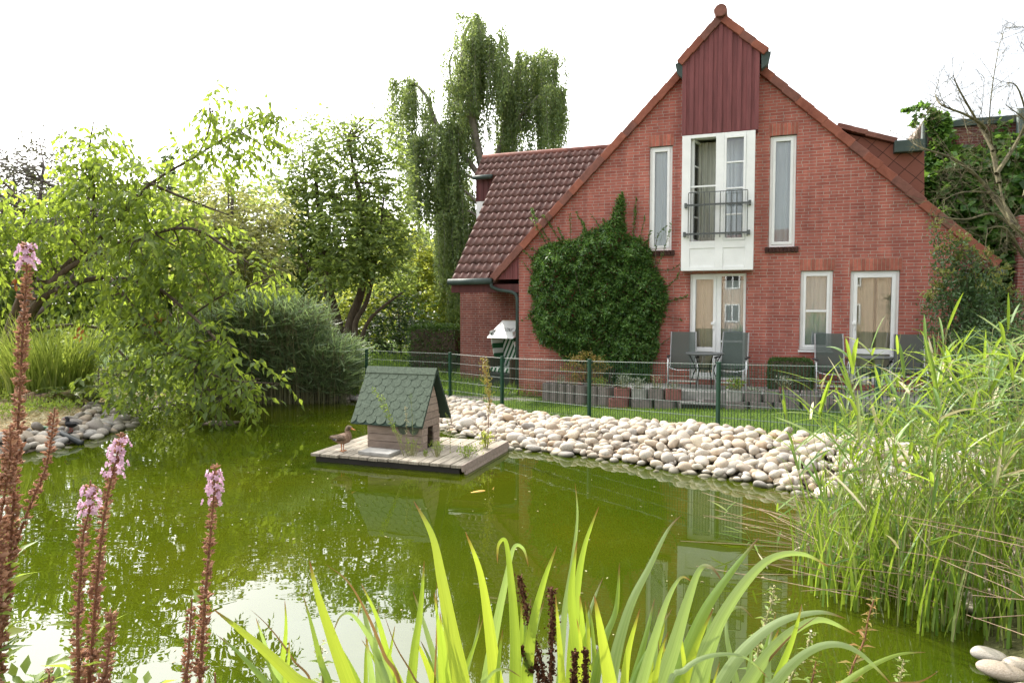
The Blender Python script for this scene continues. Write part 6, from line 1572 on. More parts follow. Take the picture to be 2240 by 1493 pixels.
# lawn blades between the fence and the planters
n = 26000; u_ = rng.uniform(.1, 8.0, n); v_ = -rng.uniform(.6, 4.6, n)
pw = HO + np.outer(u_, EU) + np.outer(v_, EI); dd_ = sdist(pw[:, :2]); 
tpos = np.array([fposts[i][:2] for i in range(5, 12)])
keep = (dd_ > .95) & ~((v_ > -1.3) & (u_ > F(1330, 870, -1.3)[0])); pw = pw[keep]; n = len(pw); pw[:, 2] = hground(pw[:, 0], pw[:, 1]) - .005
V, f = quad_arrays(pw, np.array([0, 0, 1.0]) + rng.normal(0, .35, (n, 3)), rand_unit(n), rng.uniform(.04, .09, n), np.full(n, .007))
tag(np_mesh('lawn_grass', V, f, M['grass']), 'short lawn grass between fence and terrace', 'grass', kind='stuff')
n = 30000; xg = rng.uniform(-9, 1, n); yg = rng.uniform(15.5, 27, n); pw = np.stack([xg, yg, hground(xg, yg)], 1); pw = pw[(sdist(pw[:, :2]) > .2) & (((HO[0] - pw[:, 0]) * math.sin(TH) + (HO[1] - pw[:, 1]) * math.cos(TH)) * (pw[:, 0] > -3) < .5)]; n = len(pw)
V, f = quad_arrays(pw, np.array([0, 0, 1.0]) + rng.normal(0, .4, (n, 3)), rand_unit(n), rng.uniform(.10, .38, n), np.full(n, .016))
tag(np_mesh('meadow_grass', V, f, M['grass']), 'rough grass on the slope behind the fence', 'grass', kind='stuff')

# --- plain house across the garden behind the viewer, seen only as a reflection in the panes
oh = empty('opposite_house', (2, -24, 0)); tag(oh, 'beige rendered house across the garden, mirrored in the window panes', 'house')
M['render'] = pmat('beige_render', (.52, .38, .27), .9, .12, 2); mb = MB(); mb.bb(-16, 16, -8, 0, -.2, 5.6); mb.build('wall', M['render'], oh)
mb = MB(); mb.add([(-16.4, .5, 5.4), (16.4, .5, 5.4), (16.4, -4, 8.4), (-16.4, -4, 8.4), (16.4, -8.5, 5.4), (-16.4, -8.5, 5.4)], [(0, 1, 2, 3), (3, 2, 4, 5), (0, 3, 5), (1, 4, 2)]); mb.build('roof', M['tile'], oh)
for i in range(7):
    for zz in (1.0, 3.6):
        u = -13 + i * 4.3; mb = MB(); frame(mb, u - .6, u + .6, zz, zz + 1.4, .002, .06, .1); mb.bb(u - .05, u + .05, .005, .055, zz + .1, zz + 1.3); wv_ = mb.build('window', M['white'], oh); mb = MB(); mb.bb(u - .5, u + .5, .003, .02, zz + .1, zz + 1.3); mb.build('pane', M['dark'], wv_)
# ================================================================== shore stones
def ico_pts():
    bm = bmesh.new(); bmesh.ops.create_icosphere(bm, subdivisions=3, radius=1); v = np.array([q.co[:] for q in bm.verts]); f = [[x.index for x in p.verts] for p in bm.faces]; bm.free(); return v, np.array(f)
IV, IF = ico_pts()
def ico2():
    bm = bmesh.new(); bmesh.ops.create_icosphere(bm, subdivisions=2, radius=1); v = np.array([q.co[:] for q in bm.verts]); f = [[x.index for x in p.verts] for p in bm.faces]; bm.free(); return v, np.array(f)
IV2, IF2 = ico2()
def pebble_shape(v, seed):
    r_ = np.random.default_rng(seed); s = np.ones(len(v))
    for k in range(4):
        d = norm(r_.normal(size=3)); s += r_.uniform(-.13, .15) * np.cos((v @ d) * r_.uniform(1.5, 3.2) + r_.uniform(0, 6))
    p = v * s[:, None]; p = np.sign(p) * np.abs(p) ** r_.uniform(.78, 1.0)
    return p * np.array([1.0, r_.uniform(.62, .92), r_.uniform(.38, .70)])
def stone_mat(name, cols):
    m, nt, N, L = nodes(name)
    out = N.new('ShaderNodeOutputMaterial'); b = N.new('ShaderNodeBsdfPrincipled'); L.new(b.outputs[0], out.inputs[0]); b.inputs['Roughness'].default_value = .75; b.inputs['Specular IOR Level'].default_value = .3
    oi = N.new('ShaderNodeObjectInfo'); ge = N.new('ShaderNodeNewGeometry'); ad = N.new('ShaderNodeMath'); ad.operation = 'ADD'; L.new(oi.outputs['Random'], ad.inputs[0]); L.new(ge.outputs['Random Per Island'], ad.inputs[1])
    fc = N.new('ShaderNodeMath'); fc.operation = 'FRACT'; L.new(ad.outputs[0], fc.inputs[0])
    cr = N.new('ShaderNodeValToRGB'); el = cr.color_ramp.elements
    while len(el) < len(cols): el.new(.5)
    for i, c in enumerate(cols): el[i].position = i / (len(cols) - 1); el[i].color = (*c, 1)
    L.new(fc.outputs[0], cr.inputs[0])
    tc = N.new('ShaderNodeTexCoord'); nz = N.new('ShaderNodeTexNoise'); nz.inputs['Scale'].default_value = 14; nz.inputs['Detail'].default_value = 7; L.new(tc.outputs['Object'], nz.inputs['Vector'])
    c2 = N.new('ShaderNodeValToRGB'); c2.color_ramp.elements[0].position = .3; c2.color_ramp.elements[1].position = .7; c2.color_ramp.elements[0].color = (.72, .68, .62, 1); c2.color_ramp.elements[1].color = (1.12, 1.1, 1.08, 1); L.new(nz.outputs['Fac'], c2.inputs[0])
    mu = N.new('ShaderNodeMixRGB'); mu.blend_type = 'MULTIPLY'; mu.inputs[0].default_value = 1; L.new(cr.outputs[0], mu.inputs[1]); L.new(c2.outputs[0], mu.inputs[2]); gp_ = N.new('ShaderNodeSeparateXYZ'); L.new(ge.outputs['Position'], gp_.inputs[0])      # wet band and algae just above the water line
    wr_ = N.new('ShaderNodeMapRange'); wr_.inputs[1].default_value = .015; wr_.inputs[2].default_value = .055; L.new(gp_.outputs[2], wr_.inputs[0])
    wx = N.new('ShaderNodeMixRGB'); wx.inputs[1].default_value = (.09, .085, .05, 1); L.new(wr_.outputs[0], wx.inputs[0]); L.new(mu.outputs[0], wx.inputs[2]); L.new(wx.outputs[0], b.inputs['Base Color'])
    bp = N.new('ShaderNodeBump'); bp.inputs['Strength'].default_value = .35; bp.inputs['Distance'].default_value = .01; L.new(nz.outputs['Fac'], bp.inputs['Height']); L.new(bp.outputs[0], b.inputs['Normal']); return m
M['stone_w'] = stone_mat('river_stone', [(.42, .38, .31), (.52, .48, .42), (.34, .29, .24), (.58, .55, .50), (.41, .30, .20), (.51, .48, .43), (.27, .255, .24), (.54, .48, .38), (.44, .36, .28)])
M['stone_g'] = stone_mat('bank_stone', [(.26, .24, .21), (.36, .34, .30), (.20, .18, .16), (.42, .40, .36), (.30, .25, .19), (.33, .33, .32), (.16, .14, .13)])
PEB = [pebble_shape(IV, 100 + i) for i in range(14)]; PEB2 = [pebble_shape(IV2, 200 + i) for i in range(14)]
def bank_points(poly_xy, n, dmin, dmax, rmin):
    poly = np.array(poly_xy); lo, hi = poly.min(0), poly.max(0); pts = []; cell = {}
    for _ in range(10):
        Q = rng.uniform(lo, hi, (6000, 2)); Q = Q[in_poly(Q, poly)]
        if not len(Q): continue
        dq = sdist(Q); kq = (dq > dmin) & (dq < dmax); Q, dq = Q[kq], dq[kq]
        for q, d in zip(Q.tolist(), dq.tolist()):
            if len(pts) >= n: return pts
            key = (int(q[0] // rmin), int(q[1] // rmin)); ok = True
            for a in (-1, 0, 1):
                for b in (-1, 0, 1):
                    for p in cell.get((key[0] + a, key[1] + b), ()):
                        if (p[0] - q[0]) ** 2 + (p[1] - q[1]) ** 2 < rmin * rmin: ok = False; break
            if ok: cell.setdefault(key, []).append(q); pts.append((q[0], q[1], d))
    return pts
def stone_bank(poly, n, rmin, r0, r1, mat, nind, layers, heap, dmax, label_fn, name, grp, stuffname, stufflabel):
    items = []
    for ly in range(layers):
        bp_ = bank_points(poly, n, -.22, dmax, rmin * (1 if ly == 0 else 1.25)); zz = hground(np.array([q[0] for q in bp_]), np.array([q[1] for q in bp_]))
        for (x, y, d), z0 in zip(bp_, zz):
            r_ = rng.uniform(r0, r1) * (1.35 if rng.random() < .14 else 1) * (.6 if rng.random() < .25 else 1)
            z = float(z0) + r_ * .30 + ly * rmin * .50 + heap * math.sin(math.pi * np.clip((d + .15) / (dmax + .3), 0, 1))
            items.append((x, y, z, r_, ly))
    def vis(it): return it[3] / math.hypot(it[0], it[1]) * (1 if it[4] == layers - 1 else .85)
    items.sort(key=vis, reverse=True)
    protos = []
    for i in range(14):
        me = bpy.data.meshes.new(name); me.from_pydata([tuple(map(float, q)) for q in PEB[i]], [], IF.tolist()); me.polygons.foreach_set('use_smooth', [True] * len(me.polygons)); me.materials.append(mat); protos.append(me)
    for i, (x, y, z, r_, ly) in enumerate(items[:nind]):
        o = link(name, protos[i % 14]); o.location = (float(x), float(y), float(z)); o.scale = (float(r_),) * 3
        o.rotation_euler = (rng.normal(0, .32), rng.normal(0, .32), rng.uniform(0, 6.28)); tag(o, label_fn(x, y, r_), 'stone', grp)
    V, Fc = [], []; off = 0
    for i, (x, y, z, r_, ly) in enumerate(items[nind:]):
        e = Matrix.Rotation(rng.uniform(0, 6.28), 3, 'Z') @ Matrix.Rotation(rng.normal(0, .32), 3, 'X'); v = (PEB2[i % 14] * r_) @ np.array(e).T + np.array([x, y, z]); V.append(v); Fc.append(IF2 + off); off += len(v)
    if V:
        o = np_mesh(stuffname, np.concatenate(V), np.concatenate(Fc), mat, smooth=True); tag(o, stufflabel, 'stones', kind='stuff')
def off_line(i0, i1, w): return None
fl_ = lambda i, k: np.array(fposts[i][:2]) + np.array([-.7071, -.7071]) * k
rp = [(-2.4, 14.4)] + [tuple(fl_(i, .12)) for i in (5, 6, 7, 8, 9)] + [(5.1, 7.6), (4.9, 5.6), (4.5, 4.7), (3.3, 4.75), (3.4, 6.6), (2.2, 8.6), (-.3, 10.3), (-2.0, 12.4)]
def rlab(x, y, r_): return 'pale rounded river stone in the wide stone bank between pond and mesh fence'
stone_bank(rp, 2300, .100, .060, .105, M['stone_w'], 270, 2, .035, 1.45, rlab, 'river_stone', 'river stones of the bank before the fence', 'river_stones', 'smaller and farther pale stones of the bank before the fence')
lp_ = [(-8.9, 9.0), (-6.8, 10.3), (-6.5, 11.6), (-6.7, 12.4), (-7.2, 13.6), (-8.2, 14.4), (-8.4, 12.6), (-7.9, 11.6), (-8.6, 10.6), (-9.6, 10.2)]
stone_bank(lp_, 420, .13, .075, .13, M['stone_g'], 110, 1, .03, .66, lambda x, y, r_: 'grey rounded stone on the left bank of the pond below the mulch', 'bank_stone', 'grey stones along the left bank', 'bank_stones', 'smaller grey stones of the left bank')
stone_bank([(-7.9, 14.0), (-3.0, 15.3), (-2.4, 14.2), (-2.2, 14.8), (-3.1, 16.0), (-7.6, 15.2)], 150, .17, .07, .12, M['stone_g'], 24, 1, .0, .35, lambda x, y, r_: 'dark wet stone at the foot of the far reeds', 'shore_stone', 'stones below the far reeds', 'shore_stones', 'small stones under the far reeds')
# big stones lower right
for i, (px, py, r_, sx_, rz, lab) in enumerate([(2165, 1440, .10, 1.25, -25, 'smooth grey stone farthest out in the water at the lower right corner'), (2195, 1478, .125, 1.35, -20, 'large striped grey stone in the lower right corner'), (2228, 1466, .10, 1.1, -10, 'blue-grey stone tucked behind the large one in the lower right corner'), (2225, 1530, .12, 1.2, 15, 'lowest pale stone cut by the lower right corner')]):
    p = G(px, py, .02); me = bpy.data.meshes.new('corner_stone'); me.from_pydata([tuple(map(float, q)) for q in PEB[i + 3]], [], IF.tolist()); me.polygons.foreach_set('use_smooth', [True] * len(me.polygons)); me.materials.append(M['stone_w'])
    o = link('corner_stone', me); o.location = (p[0], p[1], .045); o.scale = (r_ * sx_ * .8, r_ * .8, r_ * .85); o.rotation_euler = (.1, .15, R(rz)); tag(o, lab, 'stone')
# hose and pipe on the left bank
def ground_tube(name, lab, cat, pts, r_, mat, lift=.0):
    pp_ = smooth_path([np.array([x, y, z]) for x, y, z in pts], 6); c = pp_[0]; mb = MB(); mb.tube([p - c for p in pp_], r_, 8); o = mb.build(name, mat, smooth=True); o.location = tuple(c); tag(o, lab, cat)
a = P(66, 941, 10.9); b_ = P(85, 934, 10.95); c_ = P(108, 938, 10.9)
ground_tube('garden_hose', 'short green hose bent over the stones of the left bank', 'hose', [tuple(a), tuple(b_), tuple(c_), tuple(P(118, 944, 10.8))], .035, M['hose'])
ground_tube('pond_pipe', 'black pipe lying over the stones into the water at the left bank', 'pipe', [tuple(P(122, 940, 10.8)), tuple(P(150, 955, 10.65)), tuple(P(180, 970, 10.6))], .045, M['pipe'])
# straw and low weeds on the mulch
n = 9000; xg = rng.uniform(-10.5, -6.3, n); yg = rng.uniform(9.4, 14.4, n); k_ = sdist(np.stack([xg, yg], 1)) > .75; xg, yg = xg[k_], yg[k_]; n = len(xg); pw = np.stack([xg, yg, hground(xg, yg) + .01], 1)
V, f = quad_arrays(pw, np.stack([rng.normal(0, 1, n), rng.normal(0, 1, n), rng.uniform(-.05, .4, n)], 1), rand_unit(n), rng.uniform(.06, .15, n), np.full(n, .022))
tag(np_mesh('straw_mulch', V, f, M['reed_dry']), 'dry straw mulch covering the left bank', 'mulch', kind='stuff')
for i, (px, py, lab) in enumerate([(30, 880, 'low yellow-green weed at the left edge of the mulch'), (95, 895, 'yellow-green weed below the log palisade'), (60, 905, 'small weed in the middle of the straw mulch'), (135, 905, 'little grassy weed beside the shore stones'), (20, 915, 'seedling weeds at the left edge above the stones')]):
    p = G(px, py, .24); tuft('bank_weed', lab, 'weed', (p[0], p[1], gz(p[0], p[1])), 200, .22, .28, .07, .03, M['weed'])

# plants growing on the raft
def raft_plant(lab, px, py, n, h, sp, L_, W_, mat, up=.8):
    x, y = rl(px, py, .12); p = RWp(x, y, .121); tuft('raft_weed', lab, 'weed', p, n, h, sp, L_, W_, mat, None, up)
raft_plant('fluffy green weed tuft on the raft before the entrance of the duck house', 958, 998, 190, .20, .075, .045, .008, M['weed'])
raft_plant('low green weeds along the right rim of the raft', 1022, 1000, 160, .14, .14, .05, .016, M['weed'])
raft_plant('yellowish weed at the foot of the dry willowherb on the raft rim', 1062, 980, 130, .22, .08, .06, .022, M['yellowleaf'])
raft_plant('tiny green seedling on the raft front', 930, 998, 30, .07, .03, .04, .015, M['weed'])
raft_plant('thin grassy weeds before the hanging shingles of the duck house', 900, 996, 60, .22, .10, .05, .012, M['weed'])
def stalk_plant(name, lab, cat, path, seg_n, L_, W_, mat, r_=.004, spread=.02, stemmat=None, up=.6, from_=.15):
    base = np.array(path[0]); t = empty(name, base); tag(t, lab, cat); pp_ = np.array(smooth_path(path, 8)); mb = MB(); mb.tube([p - base for p in pp_], list(np.linspace(r_, r_ * .5, len(pp_))), 5); mb.build('stem', stemmat or M['reed_stem'], t, smooth=True)
    m_ = seg_n; ix = rng.uniform((len(pp_) - 1) * from_, len(pp_) - 1.01, m_); i0 = ix.astype(int); fr2 = (ix - i0)[:, None]; pos = pp_[i0] * (1 - fr2) + pp_[i0 + 1] * fr2 + rng.normal(0, spread, (m_, 3)); tg = norm(pp_[i0 + 1] - pp_[i0])
    V, f = leaf_arrays(pos, tg * up + rng.normal(0, .6, (m_, 3)), rand_unit(m_), rng.uniform(.6, 1.2, m_) * L_, rng.uniform(.7, 1.1, m_) * W_); np_mesh('leaves', V - base, f, mat, t); return t
x, y = rl(884, 998, .12); p0 = RWp(x, y, .121); dr_ = p0[1]
stalk_plant('mullein_stalk', 'long leaning seed stalk in front of the duck house roof', 'plant', [p0, P(862, 940, dr_ - .02), P(840, 890, dr_ - .03), P(818, 850, dr_ - .04)], 150, .035, .016, M['reed'], .006, .014, M['reed_stem'], .6, .3)
x, y = rl(892, 996, .12); p0 = RWp(x, y, .121)
stalk_plant('mullein_stalk', 'second shorter leaning stalk before the duck house', 'plant', [p0, P(866, 940, p0[1] - .02), P(835, 862, p0[1] - .03)], 90, .035, .014, M['reed'], .005, .012, M['reed_stem'], .6, .3)
x, y = rl(888, 998, .12); p0 = RWp(x, y, .121)
stalk_plant('dry_stalk', 'thin upright dry stalk before the right part of the green shingles', 'plant', [p0, P(890, 940, p0[1]), P(887, 890, p0[1])], 60, .03, .01, M['reed_dry'], .004, .012, None, .6, .4)
x, y = rl(905, 998, .12); p0 = RWp(x, y, .121)
stalk_plant('dry_stalk', 'tallest thin stalk reaching up the middle of the green shingles', 'plant', [p0, P(902, 920, p0[1]), P(898, 858, p0[1])], 60, .03, .01, M['privet'], .004, .012, None, .6, .3)
x, y = rl(985, 985, .12); p0 = RWp(x, y, .121)
stalk_plant('dry_stalk', 'slender leafy stalk right of the duck house entrance', 'plant', [p0, P(983, 940, p0[1]), P(975, 905, p0[1])], 50, .03, .012, M['weed'], .004, .012, None, .6, .2)
x, y = rl(1066, 978, .12); p0 = RWp(x, y, .121); d_ = p0[1]
t = stalk_plant('willowherb', 'tall withering orange willowherb at the right rim of the raft', 'plant', [p0, P(1068, 930, d_), P(1070, 880, d_), P(1066, 835, d_), P(1060, 790, d_)], 330, .055, .014, M['bronze'], .007, .030, M['lstem'], .9, .38)

# ================================================================== reeds on the right
def reed_meshes(nvar):
    out = []
    for k in range(nvar):
        h = 1.0; mb_v, mb_f, mi = [], [], []; off = 0
        ln = rng.uniform(.05, .22); az = rng.uniform(0, 6.28); dirv = np.array([math.cos(az), math.sin(az), 0])
        path = np.array([dirv * ln * q ** 2 + np.array([0, 0, q]) for q in np.linspace(0, 1, 8)])
        m = MB(); m.tube(list(path * 2.1), list(np.linspace(.0042, .0018, 8)), 4, 0, cap=False)
        nl = rng.integers(7, 11)
        for j in range(nl):
            q = rng.uniform(.36, .99) if j > 2 else rng.uniform(.80, 1.0); i0 = min(6, int(q * 7)); fr2 = q * 7 - i0; p = (path[i0] * (1 - fr2) + path[min(7, i0 + 1)] * fr2) * 2.1
            a = az + (j % 2) * math.pi + rng.normal(0, .9); dh = np.array([math.cos(a), math.sin(a), 0]); L_ = rng.uniform(.26, .50) * (.75 + .35 * (1 - abs(q - .7))); W_ = rng.uniform(.018, .028)
            el = rng.uniform(.35, 1.3); dr_ = rng.uniform(.0, .5); sd = np.array([-dh[1], dh[0], 0]) * .9 + np.array([0, 0, rng.uniform(-.5, .5)]); sd /= np.linalg.norm(sd)
            vs = []; ns_ = 6
            for s_ in np.linspace(0, 1, ns_ + 1):
                c = p + dh * L_ * s_ * math.cos(el) * (1 + .1 * s_) + np.array([0, 0, L_ * (s_ * math.sin(el) - dr_ * s_ ** 2 * .8)])
                w_ = W_ * .5 * (math.sin(math.pi * min(1, (s_ * .85 + .15))) ** .7) + .0006
                if s_ == 1: w_ = .0008
                tw = sd * w_; up_ = np.array([0, 0, w_ * .35]); vs += [c - tw + up_, c, c + tw + up_]
            fs = []
            for i in range(ns_):
                for b in (0, 1): fs.append((3 * i + b, 3 * i + b + 1, 3 * i + b + 4, 3 * i + b + 3))
            m.add(vs, fs, 2 if rng.random() < .09 else 1)
        me = bpy.data.meshes.new('reed'); me.from_pydata(m.v, [], m.f)
        for q in (M['reed_stem'], M['reed'], M['reed_dry']): me.materials.append(q)
        me.polygons.foreach_set('material_index', m.m); me.update(); out.append(me)
    return out
RM = reed_meshes(26)
rpoly = np.array([g2(1735, 1260), g2(1800, 1190), g2(1900, 1160), (4.3, 6.6), (4.9, 5.9), (4.6, 4.0), (3.2, 3.2), g2(2170, 1420), g2(2010, 1390), g2(1900, 1345), g2(1800, 1330)])
lo, hi = rpoly.min(0), rpoly.max(0); cnt = 0; items = []
while cnt < 255:
    q = rng.uniform(lo, hi)
    if not in_poly(q[None], rpoly)[0]: continue
    px_ = 1120 + q[0] / q[1] * FPX
    top = np.interp(px_, [1650, 1760, 1880, 1980, 2080, 2240, 2500], [1010, 900, 830, 745, 715, 755, 740])
    ztop = CAMZ - (top - 672) / FPX * q[1]; zb = max(-.35, gz(q[0], q[1]))
    h = (ztop - zb) * rng.uniform(.62, 1.06) * (1 if rng.random() > .2 else .7)
    items.append((q[0], q[1], zb, h)); cnt += 1
for i, (x, y, zb, h) in enumerate(items):
    o = link('reed', RM[i % 26]); o.location = (float(x), float(y), float(zb)); s_ = h / 2.1; o.scale = (.55 + .45 * s_, .55 + .45 * s_, float(s_)); o.rotation_euler = (rng.normal(0, .06), rng.normal(-.03, .07), rng.uniform(0, 6.28))
    tag(o, 'tall fresh green reed with narrow pointed leaves in the stand at the right shore', 'reed', 'green reeds of the right shore')
for i, (px, py, ytop) in enumerate([(1700, 1270, 1085), (1730, 1290, 1130), (1760, 1240, 1075), (1655, 1230, 1120), (1790, 1290, 1090), (1690, 1300, 1200)]):
    p = G(px, py, -.2); o = link('reed', RM[(i * 5 + 3) % 26]); o.location = tuple(p); s_ = (CAMZ - (ytop - 672) / FPX * p[1] + .2) / 2.1; o.scale = (.8, .8, float(s_)); o.rotation_euler = (0, rng.normal(0, .1), rng.uniform(0, 6.28))
    tag(o, 'short thin reed standing apart in open water left of the stand', 'reed', 'lone reeds in the open water')
# dead stems lying at the foot of the reeds
n = 140; mbd = MB()
for i in range(n):
    q = None
    while q is None or not in_poly(q[None], rpoly)[0]: q = rng.uniform(lo, hi)
    a = rng.normal(2.55, .5); L_ = rng.uniform(.4, 1.3); up_ = rng.uniform(.0, .55); d_ = np.array([math.cos(a), math.sin(a), 0]); p = np.array([q[0], q[1], max(gz(q[0], q[1]), 0) + rng.uniform(.02, .30)])
    mbd.tube([p, p + d_ * L_ * .5 + np.array([0, 0, up_ * L_ * .35]), p + d_ * L_ + np.array([0, 0, up_ * L_ * .5])], [.0035, .003, .002], 4, cap=False)
o = mbd.build('dead_reed_stems', M['reed_brown']); tag(o, 'tangle of brown dead stems at the foot of the reeds', 'reed litter', kind='stuff')
xs_ = []; n = 1500
pts = []
while len(pts) < n:
    q = rng.uniform(lo, hi)
    if in_poly(q[None], rpoly)[0]: pts.append(q)
pts = np.array(pts); zb = np.maximum(hground(pts[:, 0], pts[:, 1]), -.05); h = rng.uniform(.25, .95, n)
la = rng.uniform(0, 6.28, n); dv2 = np.stack([np.cos(la), np.sin(la), np.zeros(n)], 1); sd = np.stack([-dv2[:, 1], dv2[:, 0], np.zeros(n)], 1); V = []
for s_ in np.linspace(0, 1, 5):
    c = np.stack([pts[:, 0], pts[:, 1], zb], 1) + dv2 * (.3 * h * s_ ** 2)[:, None] + np.array([0, 0, 1.0]) * (h * s_)[:, None]; w_ = .008 * (1 - s_ ** 3) + .0005; V += [c - sd * w_, c + sd * w_]
V = np.stack(V, 1).reshape(-1, 3); base = (np.arange(n) * 10)[:, None]; f = np.concatenate([base + np.array([[2 * i, 2 * i + 1, 2 * i + 3, 2 * i + 2]]) for i in range(4)], 0)
tag(np_mesh('reed_undergrowth', V, f, M['reed']), 'low young shoots and grasses between the right shore reeds', 'grass', kind='stuff')

# ================================================================== foreground plants
def blade(parent, path, width, mat, face=0.0, o0=None, fold=.22):
    """ribbon leaf along world points, from root to tip"""
    pp_ = np.array(smooth_path(path, 8)); k = len(pp_); tg = norm(np.gradient(pp_, axis=0)); view = norm(pp_ - np.array([0, 0, CAMZ])); sd0 = norm(np.cross(tg, view)); nn = np.cross(sd0, tg)
    sd = sd0 * math.cos(face) + nn * math.sin(face); n2 = np.cross(tg, sd)
    s_ = np.concatenate([[0], np.cumsum(np.linalg.norm(np.diff(pp_, axis=0), axis=1))]); s_ /= s_[-1]
    w_ = width * .5 * np.clip(np.minimum(1, (1 - s_) / .26) ** .7, .02, 1) * (.78 + .22 * np.sin(np.pi * np.clip(s_ * 1.3, 0, 1)))
    V = []; uv = []
    for i in range(k):
        for j, (a, b) in enumerate(((-1, 0), (-.5, .5), (0, 1), (.5, .5), (1, 0))):
            V.append(pp_[i] + sd[i] * w_[i] * a + n2[i] * w_[i] * fold * b); uv.append((s_[i], (a + 1) / 2 + hash(str(path[-1])) % 17, 0))
    f = [(5 * i + j, 5 * i + j + 1, 5 * i + j + 6, 5 * i + j + 5) for i in range(k - 1) for j in range(4)]
    V = np.array(V) - o0; o = np_mesh('leaf', V, np.array(f), mat, parent, smooth=True)
    at = o.data.attributes.new('uvw', 'FLOAT_VECTOR', 'POINT'); at.data.foreach_set('vector', np.array(uv, np.float32).ravel())
    return o
